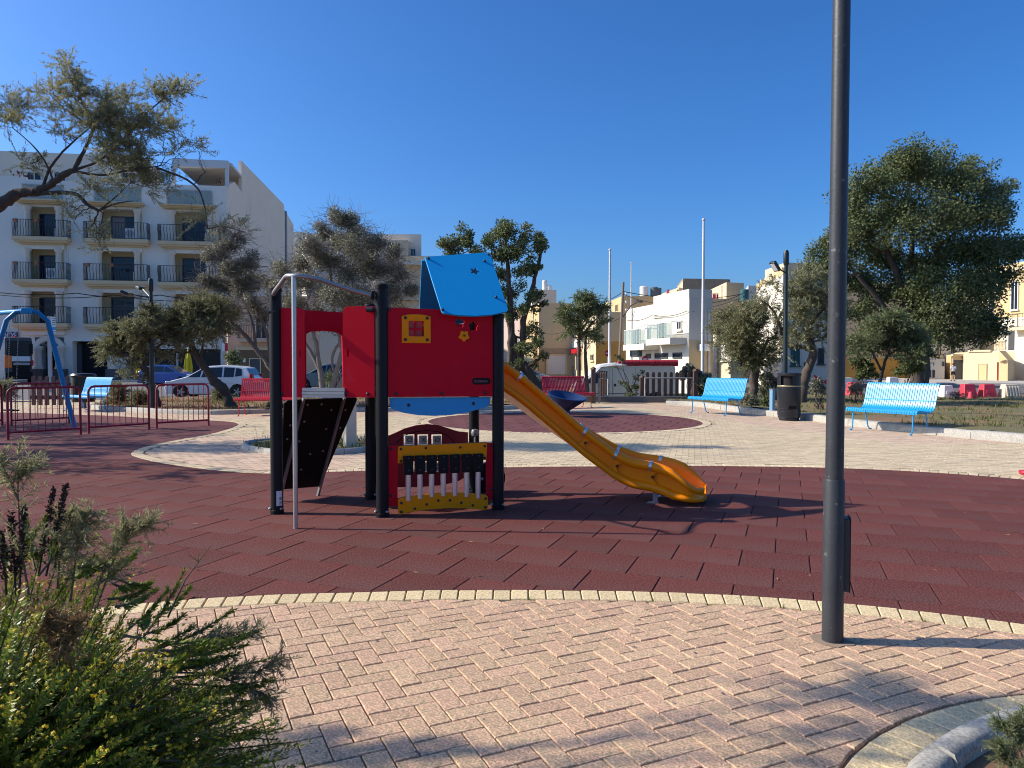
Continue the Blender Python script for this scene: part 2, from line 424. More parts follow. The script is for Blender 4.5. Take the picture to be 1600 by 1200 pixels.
# ================================================================ GROUND
def clip_convex(sub, win):
    out = list(sub)
    n = len(win)
    for i in range(n):
        a, b = win[i], win[(i + 1) % n]
        ex, ey = b[0] - a[0], b[1] - a[1]
        def side(p): return ex * (p[1] - a[1]) - ey * (p[0] - a[0])
        inp, out = out, []
        for k in range(len(inp)):
            p, q = inp[k - 1], inp[k]
            sp, sq = side(p), side(q)
            if sq >= 0:
                if sp < 0:
                    t = sp / (sp - sq); out.append((p[0] + (q[0] - p[0]) * t, p[1] + (q[1] - p[1]) * t))
                out.append(q)
            elif sp >= 0:
                t = sp / (sp - sq); out.append((p[0] + (q[0] - p[0]) * t, p[1] + (q[1] - p[1]) * t))
        if len(out) < 3: return []
    return out
def area2(p): return 0.5 * sum(p[i - 1][0] * p[i][1] - p[i][0] * p[i - 1][1] for i in range(len(p)))
def inside(poly, x, y):
    c = False
    for i in range(len(poly)):
        (x1, y1), (x2, y2) = poly[i - 1], poly[i]
        if (y1 > y) != (y2 > y) and x < (x2 - x1) * (y - y1) / (y2 - y1) + x1: c = not c
    return c
def edge_dist(line, x, y, closed=True):
    d = 1e9
    for i in range(0 if closed else 1, len(line)):
        (x1, y1), (x2, y2) = line[i - 1], line[i]
        dx, dy = x2 - x1, y2 - y1
        t = max(0, min(1, ((x - x1) * dx + (y - y1) * dy) / (dx * dx + dy * dy + 1e-12)))
        d = min(d, math.hypot(x - x1 - t * dx, y - y1 - t * dy))
    return d
def smooth_line(pts, step):
    """Catmull-Rom through pts, resampled evenly"""
    dense = []
    n = len(pts)
    for i in range(n - 1):
        p0, p1, p2, p3 = pts[max(i - 1, 0)], pts[i], pts[i + 1], pts[min(i + 2, n - 1)]
        for k in range(12):
            t = k / 12
            dense.append(tuple(0.5 * (2 * p1[a] + (p2[a] - p0[a]) * t + (2 * p0[a] - 5 * p1[a] + 4 * p2[a] - p3[a]) * t * t + (3 * p1[a] - p0[a] - 3 * p2[a] + p3[a]) * t ** 3) for a in (0, 1)))
    dense.append(tuple(pts[-1]))
    out, acc = [dense[0]], 0.0
    for a, b in zip(dense, dense[1:]):
        l = math.hypot(b[0] - a[0], b[1] - a[1])
        while acc + l >= step:
            t = (step - acc) / l
            a = (a[0] + (b[0] - a[0]) * t, a[1] + (b[1] - a[1]) * t); out.append(a); l = math.hypot(b[0] - a[0], b[1] - a[1]); acc = 0.0
        acc += l
    return out
def offset_line(line, d):
    out = []
    for i, p in enumerate(line):
        a, b = line[max(i - 1, 0)], line[min(i + 1, len(line) - 1)]
        dx, dy = b[0] - a[0], b[1] - a[1]; l = math.hypot(dx, dy) or 1
        out.append((p[0] - dy / l * d, p[1] + dx / l * d))
    return out
def g2(px, py): v = G(px, py); return (v.x, v.y)
def proj(p):
    v = Vector(p) - Vector((0, 0, H))
    z = v.y * CP - v.z * SP
    y = v.y * SP + v.z * CP
    return (800 + F * v.x / z, 600 - F * y / z, z)
def in_frame(p, m=30):
    a = proj(p); return a[2] > .1 and -m < a[0] < 1600 + m and -m < a[1] < 1200 + m

def sstep(x, a, b): t = max(0, min(1, (x - a) / (b - a))); return t * t * (3 - 2 * t)
# terrain: one asphalt street sheet to the horizon, dipping a little where the street runs below the square
xs = sorted(set([-900, -500, -250, -140, -90] + [x for x in range(-60, 61, 3)] + [90, 140, 250, 500, 900]))
ys = sorted(set([-60, -30, -10] + [y for y in range(0, 120, 3)] + [140, 180, 260, 400, 700, 1500]))
def ground_z(x, y): return -0.05 - 0.55 * sstep(x, 1, 4) * (1 - sstep(x, 15, 22)) * sstep(y, 32.5, 35.5) * (1 - sstep(y, 52, 64))
mb = MB()
mb.add([(x, y, ground_z(x, y)) for y in ys for x in xs], [(j * len(xs) + i, j * len(xs) + i + 1, (j + 1) * len(xs) + i + 1, (j + 1) * len(xs) + i) for j in range(len(ys) - 1) for i in range(len(xs) - 1)])
tag(mb.build('asphalt_ground', M['asphalt']), kind='structure')

# square: base sheet carrying the pavers
plaza = [(-30, -6), (14, -6), (14, 12), (18, 14), (20, 31), (5, 31), (3, 31), (-6, 31.6), (-30, 31.9)]
mb = MB().prism(plaza, -0.3, -0.016)
paving = tag(mb.build('square_paving', M['joint'], smooth=False), kind='structure')

# rubber play surface outline (anticlockwise from the near edge)
lower = smooth_line([g2(*p) for p in ((-700, 1130), (-300, 1023), (0, 970), (215, 943), (400, 930), (560, 925), (700, 922), (850, 922), (1000, 924), (1150, 930), (1300, 941), (1450, 956), (1600, 975), (1800, 1006), (2050, 1050))], .1155)
upper = smooth_line([g2(*p) for p in ((2100, 815), (1850, 776), (1700, 760), (1600, 749), (1500, 741), (1400, 735), (1300, 731), (1200, 729), (1100, 728), (1000, 728), (900, 729), (800, 730), (700, 732), (600, 735), (500, 738), (430, 740), (360, 737), (290, 729), (245, 722), (213, 714), (204, 709), (214, 702), (240, 695), (280, 687), (320, 680), (352, 672), (368, 666), (372, 662), (360, 659), (330, 657), (262, 655), (180, 650), (100, 647), (40, 645), (-100, 642))], .1155)
rub_poly = lower[::4] + upper[::4] + [(-26, 26), (-26, 4)]
edge_out_lo = offset_line(lower, -0.2)
edge_out_up = offset_line(upper, -0.2)
paved_not = edge_out_lo[::4] + edge_out_up[::4] + [(-27, 27), (-27, 3)]
mb = MB().prism(lower[::2] + upper[::2] + [(-26, 26), (-26, 4)], -0.0155, -0.009)
rubber = tag(mb.build('rubber_play_surface', M['rubber_base'], smooth=False), kind='structure')

def chamfer_block(poly, z0, z1, c, mb, mi=0):
    """block with a chamfered top over a convex-ish polygon"""
    if area2(poly) < 0: poly = poly[::-1]
    cx = sum(p[0] for p in poly) / len(poly); cy = sum(p[1] for p in poly) / len(poly)
    n = len(poly)
    top = []
    for i in range(n):
        a, p, b = poly[i - 1], poly[i], poly[(i + 1) % n]
        e1 = Vector((p[0] - a[0], p[1] - a[1])); e2 = Vector((b[0] - p[0], b[1] - p[1]))
        e1.normalize(); e2.normalize()
        m = Vector((-(e1.y + e2.y), e1.x + e2.x)); l = m.length
        m = m / l if l > 1e-6 else Vector((0, 0))
        top.append((p[0] + m.x * c * 1.3, p[1] + m.y * c * 1.3))
    vs = [(p[0], p[1], z0) for p in poly] + [(p[0], p[1], z1 - c) for p in poly] + [(p[0], p[1], z1) for p in top]
    fs = [(i, (i + 1) % n, n + (i + 1) % n, n + i) for i in range(n)] + [(n + i, n + (i + 1) % n, 2 * n + (i + 1) % n, 2 * n + i) for i in range(n)] + [tuple(range(2 * n, 3 * n))]
    mb.add(vs, fs, mi)

def local_block(poly, z0, z1, c, name, m, parent):
    cx = sum(p[0] for p in poly) / len(poly); cy = sum(p[1] for p in poly) / len(poly)
    mb = MB(); chamfer_block([(p[0] - cx, p[1] - cy) for p in poly], z0, z1, c, mb)
    o = mb.build(name, m, None, smooth=False); o.parent = parent; o.location = (cx, cy, 0)
    return o

# --- rubber tiles, half a metre square, laid in half bond
A = R(20.5)
e1 = Vector((math.cos(A), -math.sin(A))); e2 = Vector((math.sin(A), math.cos(A)))
tiles = []
TL = 0.5
for r in range(-20, 60):
    for c in range(-60, 40):
        o = e1 * (c * TL + (r % 2) * TL * .5) + e2 * (r * TL) + Vector((0, 4.5))
        m = o + (e1 + e2) * TL / 2
        if m.y < 4 or m.y > 24.5 or m.x < -.76 * m.y - .8 or m.x > .76 * m.y + .8: continue
        gx, gy = .0035, .003
        q = [o + e1 * gx + e2 * gy, o + e1 * (TL - gx) + e2 * gy, o + e1 * (TL - gx) + e2 * (TL - gy), o + e1 * gx + e2 * (TL - gy)]
        q = [(p.x, p.y) for p in q]
        ins = [inside(rub_poly, *p) for p in q]
        whole = all(ins) and edge_dist(rub_poly, m.x, m.y) > .36
        if not whole:
            if not any(ins) and not inside(rub_poly, m.x, m.y): continue
            q = clip_convex(lower[::2] + upper[::2] + [(-26, 26), (-26, 4)], q)
            if len(q) < 3 or abs(area2(q)) < .004: continue
        tiles.append((m.y, m, q, whole))
tiles.sort(key=lambda t: t[0])
tile_me = None
far_mb = MB()
cnt = 0
for (d, m, q, whole) in tiles:
    z = rnd.uniform(-.0012, .001)
    if cnt < 300 and in_frame((m.x, m.y, 0), 60):
        cnt += 1
        if whole and tile_me is not None:
            o = bpy.data.objects.new('rubber_tile', tile_me); col.objects.link(o)
            o.parent = rubber
        else:
            o = local_block(q, -.03, 0, .003, 'rubber_tile', M['rubber'], rubber)
            if whole: tile_me = o.data
            else: continue
        o.location = (m.x, m.y, z); o.rotation_euler = (R(rnd.uniform(-.07, .07)), R(rnd.uniform(-.07, .07)), R(rnd.uniform(-.15, .15)))
    else:
        chamfer_block(q, -.03, z, .003, far_mb)
tag(far_mb.build('rubber_tile', M['rubber_far'], rubber, smooth=False), kind='stuff')

# --- cream edge pavers round the rubber
def edging(line, out, m, parent, limit, z=0.0):
    """(inner line, outer line) -> radial pavers; the first `limit` in view are parts, the rest one joined part"""
    rest = MB(); k = 0
    items = []
    for i in range(len(line) - 1):
        a, b, c, d = line[i], line[i + 1], out[i + 1], out[i]
        t0, t1 = .035, .965
        lerp = lambda p, q, t: (p[0] + (q[0] - p[0]) * t, p[1] + (q[1] - p[1]) * t)
        q = [lerp(a, b, t0), lerp(a, b, t1), lerp(d, c, t1), lerp(d, c, t0)]
        q = [lerp(q[0], q[3], .03), lerp(q[1], q[2], .03), lerp(q[1], q[2], .97), lerp(q[0], q[3], .97)]
        items.append((q[0][1], q))
    items.sort(key=lambda t: t[0])
    for (d, q) in items:
        dz = z + rnd.uniform(-.002, .002)
        if abs(area2(q)) < .002: continue
        if k < limit and in_frame((q[0][0], q[0][1], 0)):
            k += 1; local_block(q, -.03, dz, .005, 'edge_paver', m, parent)
        else: chamfer_block(q, -.03, dz, .005, rest)
    if rest.v: tag(rest.build('edge_paver', m, parent, smooth=False), kind='stuff')
edging(lower, edge_out_lo, M['cream'], paving, 80, .002)
edging(upper, edge_out_up, M['cream_mid'], paving, 40, .003)

# --- planter at the lower right: kerb outline first, since the pavers stop at it
kerb_out = smooth_line([tuple(G(p[0], p[1], .085).xy) for p in ((1790, 1082), (1690, 1085), (1600, 1094), (1545, 1106), (1500, 1122), (1455, 1146), (1425, 1170), (1404, 1203), (1396, 1250), (1400, 1330))], .2)
cream_row_out = offset_line(kerb_out, -0.215)
near_region = [p for p in edge_out_lo[::3] if -2.6 < p[0] < 3.4][::1]
near_region = near_region + [(3.4, 3.9)] + [p for p in cream_row_out if p[1] > 1.9] + [(1.3, 1.8), (-2.6, 1.8)]
# --- herringbone pink pavers in front
A = R(25)
f1 = Vector((math.cos(A), math.sin(A))); f2 = Vector((-f1.y, f1.x))
W = 0.1035
bricks = []
org = Vector((-.2, 3.2))
for n in range(-60, 61):
    for m_ in range(-25, 26):
        for kind in (0, 1):
            a, b = (n + 4 * m_, n) if kind == 0 else (n + 4 * m_, n + 1)
            w, h = (2, 1) if kind == 0 else (1, 2)
            g = .03
            cs = [(a + g, b + g), (a + w - g, b + g), (a + w - g, b + h - g), (a + g, b + h - g)]
            q = [org + f1 * (c[0] * W) + f2 * (c[1] * W) for c in cs]
            m = sum(q, Vector((0, 0))) / 4
            if not (1.8 < m.y < 5 and -2.5 < m.x < 3.4): continue
            q = [(p.x, p.y) for p in q]
            ins = [inside(near_region, *p) for p in q]
            whole = all(ins) and edge_dist(near_region, m.x, m.y) > .13
            if not whole:
                if not any(ins): continue
                q = clip_convex(near_region, q)
                if len(q) < 3 or abs(area2(q)) < .002: continue
            bricks.append((m.y if in_frame((m.x, m.y, 0), 40) else 99 + m.y, m, q, whole, kind))
bricks.sort(key=lambda t: t[0])
brick_me = {}
rest = MB()
for i, (d, m, q, whole, kind) in enumerate(bricks):
    z = rnd.uniform(-.0025, .0025)
    if i < 300 and d < 50:
        if whole and kind in brick_me:
            o = bpy.data.objects.new('paver', brick_me[kind]); col.objects.link(o); o.parent = paving
        else:
            o = local_block(q, -.04, 0, .003, 'paver', M['paver'], paving)
            if not whole: continue
            brick_me[kind] = o.data
        o.location = (m.x, m.y, z); o.rotation_euler = (R(rnd.uniform(-.5, .5)), R(rnd.uniform(-.5, .5)), R(rnd.uniform(-.5, .5)))
    else: chamfer_block(q, -.04, z, .003, rest)
tag(rest.build('paver', M['paver'], paving, smooth=False), kind='stuff')
# cream course along the planter kerb
ko = smooth_line(kerb_out[:], .118)
edging(ko, offset_line(ko, -.2), M['cream'], paving, 40, .003)

def kerb_run(name, line, w, h, side, m, seg=1.0, z0=-.05):
    """kerb of separate stones along a line; `side` +1 puts the body to the left of the line"""
    root = tag(bpy.data.objects.new(name, None), kind='structure'); col.objects.link(root)
    ln = smooth_line(line, .1)
    k = max(2, int(seg / .1))
    prof = [(0, z0), (.006, h - .035), (.03, h - .006), (.06, h), (w - .04, h), (w - .012, h - .01), (w, h - .04), (w, z0)]
    for s0 in range(0, len(ln) - 2, k):
        pts = ln[max(0, s0):s0 + k + 1]
        if len(pts) < 2: continue
        full = ln
        rings = []
        dz, dw = rnd.uniform(-.006, .006), rnd.uniform(-.006, .006)
        for i, p in enumerate(pts):
            j = s0 + i
            a, b = full[max(j - 1, 0)], full[min(j + 1, len(full) - 1)]
            t = Vector((b[0] - a[0], b[1] - a[1])).normalized(); nrm = Vector((-t.y, t.x)) * side
            pp = Vector(p)
            if i == 0: pp = pp + t * .004
            if i == len(pts) - 1: pp = pp - t * .004
            rings.append([(pp.x + nrm.x * (u + dw), pp.y + nrm.y * (u + dw), z + (dz if z > 0 else 0)) for (u, z) in prof])
        MB().loft(rings).build('kerb_stone', m, root, angle=50)
    return root
kerb_run('planter_kerb', kerb_out, .125, .085, 1, M['kerb'], 1.4)
inner = offset_line(kerb_out, .12)
mb = MB().prism(inner + [(6, 1.0), (6, 5)], -.05, .02)
tag(mb.build('planter_soil', M['soil'], smooth=False), kind='structure')

# --- island planter behind the tower
isl = [g2(*p) for p in ((600, 701), (560, 708), (500, 711.5), (440, 711), (395, 706), (377, 700), (388, 694), (430, 690), (500, 688), (570, 690), (600, 693))]
isl_line = smooth_line(isl + [isl[0]], .1)
kerb_run('island_kerb', isl + [isl[0]], .12, .09, -1 if area2(isl) < 0 else 1, M['kerb'], 1.0)
isl_in = offset_line(isl_line, .14 * (-1 if area2(isl) < 0 else 1))
tag(MB().prism(isl_in[::3], -.05, .05).build('island_soil', M['lawn'], smooth=False), kind='structure')

# --- big beds beyond the square
right_edge = [g2(*p) for p in ((1040, 633), (1085, 635), (1130, 641), (1180, 648), (1245, 655), (1320, 665), (1420, 676), (1500, 684), (1600, 693), (1760, 708), (1950, 728))]
kerb_run('right_bed_kerb', right_edge, .28, .17, 1, M['kerb'], 1.2)
right_bed = offset_line(smooth_line(right_edge, .5), .25) + [(19, 16), (30, 30), (22, 34), (7, 34)]
def bumpy(poly, z, amp, name, m, step=.35):
    mb = MB()
    x0, x1 = min(p[0] for p in poly), max(p[0] for p in poly); y0, y1 = min(p[1] for p in poly), max(p[1] for p in poly)
    nx, ny = int((x1 - x0) / step) + 1, int((y1 - y0) / step) + 1
    idx = {}
    vs, fs = [], []
    def vid(i, j):
        if (i, j) not in idx:
            x, y = x0 + i * step, y0 + j * step
            idx[(i, j)] = len(vs)
            vs.append((x, y, z + amp * (math.sin(x * 1.7 + y * .6) * .5 + math.sin(y * 1.3 - x * .5) * .5) + rnd.uniform(-.02, .02)))
        return idx[(i, j)]
    for i in range(nx):
        for j in range(ny):
            if inside(poly, x0 + (i + .5) * step, y0 + (j + .5) * step):
                fs.append((vid(i, j), vid(i + 1, j), vid(i + 1, j + 1), vid(i, j + 1)))
    mb.add(vs, fs)
    return tag(mb.build(name, m), kind='structure')
MB_base = MB().prism(right_bed, -.05, .06)
tag(MB_base.build('right_bed', M['lawn'], smooth=False), kind='structure')
bumpy(right_bed, .14, .05, 'right_bed_soil', M['lawn'])
left_edge = [g2(*p) for p in ((136, 638), (160, 641), (190, 643), (245, 646), (330, 648), (420, 646), (600, 643), (760, 641), (845, 638))]
kerb_run('left_bed_kerb', left_edge, .25, .14, 1, M['kerb'], 1.2)
left_bed = offset_line(smooth_line(left_edge, .5), .22) + [(1.5, 30.6), (-8, 31.2), (-17, 31.2)]
tag(MB().prism(left_bed, -.05, .05).build('left_bed', M['soil'], smooth=False), kind='structure')
bumpy(left_bed, .12, .05, 'left_bed_soil', M['soil'])

# --- round rubber pad of the spinner and its ring of cream pavers
sc_ = G(881, 657); SR = 3.62
mb = MB().prism([(sc_.x + SR * math.cos(a), sc_.y + SR * math.sin(a)) for a in np.linspace(0, 2 * math.pi, 49)[:-1]], -.03, -.006)
pad = tag(mb.build('round_rubber_pad', M['rubber_base'], smooth=False), kind='structure')
far_mb = MB()
circ = [(sc_.x + SR * math.cos(a), sc_.y + SR * math.sin(a)) for a in np.linspace(0, 2 * math.pi, 65)[:-1]]
for r in range(-9, 9):
    for c in range(-9, 10):
        o = Vector((sc_.x, sc_.y)) + e1 * (c * TL + (r % 2) * TL * .5) + e2 * (r * TL)
        q = [o + e1 * .008 + e2 * .006, o + e1 * (TL - .008) + e2 * .006, o + e1 * (TL - .008) + e2 * (TL - .006), o + e1 * .008 + e2 * (TL - .006)]
        q = [(p.x, p.y) for p in q]
        q = clip_convex(circ, q)
        if len(q) > 2 and abs(area2(q)) > .004:
            local_block(q, -.03, rnd.uniform(-.002, .002), .004, 'rubber_tile', M['rubber_far'], pad)
ring = [(sc_.x + SR * math.cos(a), sc_.y + SR * math.sin(a)) for a in np.linspace(0, 2 * math.pi, 190)]
ring_o = [(sc_.x + (SR + .22) * math.cos(a), sc_.y + (SR + .22) * math.sin(a)) for a in np.linspace(0, 2 * math.pi, 190)]
edging(ring, ring_o, M['cream_mid'], paving, 0, .002)

# --- middle distance: real pavers, joined, in a running bond
mid_c, mid_p = MB(), MB()
A = R(-14)
f1 = Vector((math.cos(A), math.sin(A))); f2 = Vector((-f1.y, f1.x))
BL_, BW_ = .205, .105
clear = paved_not
bed_edges = [right_edge, left_edge]
def add_mid(y0, y1, sx, k):
    for r in range(-260, 340):
        for c in range(-160, 160):
            o = Vector((0, 14)) + f1 * ((c + (r % 2) * .5) * BL_ * k) + f2 * (r * BW_ * k)
            if not (y0 < o.y < y1) or abs(o.x) > .72 * o.y + .5: continue
            px = proj((o.x, o.y, 0))
            m = o + f1 * BL_ * k / 2 + f2 * BW_ * k / 2
            if inside(clear, m.x, m.y) : continue
            if math.hypot(m.x - sc_.x, m.y - sc_.y) < SR + .27: continue
            if inside(isl, m.x, m.y) or inside(right_bed, m.x, m.y) or inside(left_bed, m.x, m.y): continue
            if m.y < 14 and edge_dist(edge_out_up, m.x, m.y, False) < .045: continue
            if m.y > 31.5: continue
            g = .005 * k
            q = [o + f1 * g + f2 * g, o + f1 * (BL_ * k - g) + f2 * g, o + f1 * (BL_ * k - g) + f2 * (BW_ * k - g), o + f1 * g + f2 * (BW_ * k - g)]
            wedge = m.x < -2.4 and m.y < 15.5
            de = min(edge_dist(right_edge, m.x, m.y, False), edge_dist(left_edge, m.x, m.y, False)) if m.y > 14 else 9
            b = mid_p if (de < 2.1 or wedge) else mid_c
            z = rnd.uniform(-.002, .002)
            b.add([(p.x, p.y, z) for p in q] + [(p.x, p.y, -.02) for p in q], [(0, 1, 2, 3), (0, 4, 5, 1), (1, 5, 6, 2), (2, 6, 7, 3), (3, 7, 4, 0)])
add_mid(9.0, 31.4, 0, 1.0)
tag(mid_c.build('cream_paver', M['cream_mid'], paving, smooth=False), kind='stuff')
tag(mid_p.build('pink_paver', M['pink_mid'], paving, smooth=False), kind='stuff')

# --- pavements along the houses
tag(MB().prism([(36, 58), (52, 52), (75, 60), (75, 80), (30, 80), (26, 70)], -.1, .06).build('right_street_pavement', M['pavement'], smooth=False), kind='structure')
tag(MB().prism([(-70, 66), (-24, 66), (-18, 70), (-18, 76), (-70, 76)], -.1, .06).build('left_street_pavement', M['pavement'], smooth=False), kind='structure')
tag(MB().prism([(20, 30.2), (34, 31.2), (34, 33.5), (20, 32.6)], -.1, .03).build('barrier_pavement', M['pavement'], smooth=False), kind='structure')

def scatter_blades(name, poly, n, hmin, hmax, m, z=.1, patch=1.2, parent=None, keep=.5, w=.012):
    rs = np.random.RandomState(11 + len(name))
    x0, x1 = min(p[0] for p in poly), max(p[0] for p in poly); y0, y1 = min(p[1] for p in poly), max(p[1] for p in poly)
    vs, fs = [], []
    k = 0
    while k < n:
        x, y = rs.uniform(x0, x1), rs.uniform(y0, y1)
        k += 1
        dens = math.sin(x * patch + 1.3 * math.sin(y * patch * .7)) + math.sin(y * patch * 1.4 + x * .6)
        if dens < rs.uniform(-1.6, 2.0) - (keep - .5) * 2: continue
        if not inside(poly, x, y): continue
        for t in range(3):
            h = rs.uniform(hmin, hmax); a = rs.uniform(0, 6.28); l = rs.uniform(.1, .9) * h
            bx, by = x + rs.uniform(-.04, .04), y + rs.uniform(-.04, .04)
            b = len(vs)
            vs += [(bx - w * math.sin(a), by + w * math.cos(a), z), (bx + w * math.sin(a), by - w * math.cos(a), z), (bx + l * math.cos(a), by + l * math.sin(a), z + h)]
            fs.append((b, b + 1, b + 2))
    mb = MB(); mb.add(vs, fs)
    return tag(mb.build(name, m, parent, smooth=False), kind='stuff')
scatter_blades('dry_grass', right_bed, 16000, .05, .16, M['grass'], z=.11)
scatter_blades('straw_grass', left_bed, 9000, .04, .13, M['dry'], z=.10)
scatter_blades('green_grass', left_bed, 7000, .05, .16, M['grass'], z=.10, patch=.9)
scatter_blades('island_grass', isl, 900, .05, .14, M['grass'], z=.04, patch=3)
scatter_blades('planter_grass', inner + [(3, 1.6), (3.4, 3.9)], 1500, .04, .13, M['grass'], z=.01, patch=3, w=.004)
# bits of leaf and paper lying on the play surface
mb = MB()
for i in range(70):
    y = rnd.uniform(4.9, 10) ; x = rnd.uniform(-.6, .68) * y
    if not inside(rub_poly, x, y): continue
    a = rnd.uniform(0, 6.28); l, w = rnd.uniform(.012, .035), rnd.uniform(.004, .009)
    c, s = math.cos(a), math.sin(a)
    mb.add([(x + c * l, y + s * l, .004), (x - s * w, y + c * w, .009), (x - c * l, y - s * l, .004), (x + s * w, y - c * w, .006)], [(0, 1, 2, 3)])
tag(mb.build('fallen_leaves', M['dry'], smooth=False), kind='stuff')

# weeds sprouting in the joints beside the planter kerb and along the edge pavers
mb = MB()
wl_ = cream_row_out[8:60] + [p for p in edge_out_lo if -1.5 < p[0] < 3][::7]
for i in range(46):
    p = wl_[rnd.randrange(len(wl_))]
    x, y = p[0] + rnd.uniform(-.015, .015), p[1] + rnd.uniform(-.015, .015)
    for k in range(rnd.randint(2, 7)):
        a = rnd.uniform(0, 6.28); h = rnd.uniform(.012, .04); l = rnd.uniform(.006, .03); w = .0015
        mb.add([(x - w * math.sin(a), y + w * math.cos(a), -.004), (x + w * math.sin(a), y - w * math.cos(a), -.004), (x + l * math.cos(a), y + l * math.sin(a), h)], [(0, 1, 2)])
tag(mb.build('weeds', M['grass'], smooth=False), kind='stuff')
# trodden flat chewing gum and grit on the paving
mb = MB()
for i in range(60):
    x, y = rnd.uniform(-1.4, 2.6), rnd.uniform(2.6, 4.6)
    if not inside(near_region, x, y): continue
    r0 = rnd.choice([.004, .006, .009])
    mb.add([(x + r0 * rnd.uniform(.7, 1.2) * math.cos(R(a)), y + r0 * rnd.uniform(.7, 1.2) * math.sin(R(a)), .0038) for a in range(0, 360, 45)], [tuple(range(8))])
tag(mb.build('grit', M['dark_stone'], smooth=False), kind='stuff')

# ================================================================ BUILDINGS
def at(px, Y): return Vector((ray(px, 570).x / ray(px, 570).y * Y, Y))
class House:
    """house on a four-cornered plan: left corner, near corner, right corner given by photo column and distance"""
    def __init__(s, name, label, cat, xl, Yl, xc, Yc, xr, Yr, top_px, m, z0=-.7, group=None, deep=None):
        s.L, s.C, s.Rr = at(xl, Yl), at(xc, Yc), at(xr, Yr)
        s.B = s.L + s.Rr - s.C
        s.top = H + ray(xc, top_px).z / ray(xc, top_px).y * Yc
        s.root = thing(name, label, cat, (s.C.x, s.C.y, 0), group)
        s.pl = Plane(s.L, s.C - s.L); s.pr = Plane(s.C, s.Rr - s.C)
        s.wl = (s.C - s.L).length; s.wr = (s.Rr - s.C).length
        s.wall = MB().prism([tuple(p) for p in (s.L, s.C, s.Rr, s.B)], z0, s.top).build('wall', m, s.root, smooth=False)
        s.z0 = z0
    def skin(s, which, m, name='side_wall', z0=None, z1=None, off=.03):
        pl, w = (s.pl, s.wl) if which == 'l' else (s.pr, s.wr)
        return MB().panel(pl, [(.0, s.z0 if z0 is None else z0), (w, s.z0 if z0 is None else z0), (w, s.top - .01 if z1 is None else z1), (.0, s.top - .01 if z1 is None else z1)], [], .002, off).build(name, m, s.root, smooth=False)
    def parapet(s, m, h=.5, t=.25, name='parapet'):
        mb = MB()
        for a, b in ((s.L, s.C), (s.C, s.Rr), (s.Rr, s.B), (s.B, s.L)):
            d = (b - a).normalized(); c = (a + b) / 2
            nn = Vector((-d.y, d.x)) * (t / 2)
            mb.box((c.x + nn.x, c.y + nn.y, s.top + h / 2), ((b - a).length - (.0 if a in (s.L, s.Rr) else 2 * t), t, h), math.atan2(d.y, d.x))
        return mb.build(name, m, s.root, smooth=False)
    def tank(s, px, y1, back=2.0, r=.6, h=1.1, m='tank'):
        c = s.C * .5 + s.B * .5
        d = ray(px, 500); p = Vector((d.x / d.y * (s.C.y + back), s.C.y + back))
        MB().lathe([(r, 0), (r, h), (r * .8, h + .08), (0, h + .1)], (p.x, p.y, s.top), 14).build('water_tank', M[m], s.root)
def window(pl, rect, parent, style='plain', frame='frame_white', glass='glass', sill=True, off=.0, bars=1, name='window'):
    (u0, z1), (u1, z0) = pl.uz(rect[0], rect[1]), pl.uz(rect[2], rect[3])
    fw = min(.09, (u1 - u0) * .12)
    f = MB().panel(pl, [(u0, z0), (u1, z0), (u1, z1), (u0, z1)], [[(u0 + fw, z0 + fw), (u1 - fw, z0 + fw), (u1 - fw, z1 - fw), (u0 + fw, z1 - fw)]], off - .05, off + .07)
    for i in range(bars):
        x = u0 + (u1 - u0) * (i + 1) / (bars + 1)
        f.panel(pl, [(x - fw * .4, z0 + fw), (x + fw * .4, z0 + fw), (x + fw * .4, z1 - fw), (x - fw * .4, z1 - fw)], [], off, off + .062)
    o = f.build(name, M[frame], parent, smooth=False)
    MB().panel(pl, [(u0 + fw, z0 + fw), (u1 - fw, z0 + fw), (u1 - fw, z1 - fw), (u0 + fw, z1 - fw)], [], off - .02, off + .036).build('pane', M[glass], o, smooth=False)
    if sill: MB().panel(pl, [(u0 - .08, z0 - .09), (u1 + .08, z0 - .09), (u1 + .08, z0 - .005), (u0 - .08, z0 - .005)], [], off - .02, off + .14).build('sill', M[frame], o, smooth=False)
    return o
def door(pl, rect, parent, m='brown_door', name='door', off=0.0, arched=False):
    (u0, z1), (u1, z0) = pl.uz(rect[0], rect[1]), pl.uz(rect[2], rect[3])
    out = [(u0, z0), (u1, z0), (u1, z1)]
    if arched:
        c, r = (u0 + u1) / 2, (u1 - u0) / 2
        out = [(u0, z0), (u1, z0)] + [(c + r * math.cos(R(a)), z1 - r + r * math.sin(R(a))) for a in range(0, 181, 20)]
    else: out.append((u0, z1))
    o = MB().panel(pl, out, [], off - .05, off + .06).build(name, M[m], parent, smooth=False)
    if not arched:
        mb = MB()
        t = (u1 - u0) * .09
        mb.panel(pl, [(u0 - t, z0), (u0, z0), (u0, z1), (u1, z1), (u1, z0), (u1 + t, z0), (u1 + t, z1 + t), (u0 - t, z1 + t)], [], off - .05, off + .10)
        mb.build('door_frame', M['w_tan'], o, smooth=False)
    return o
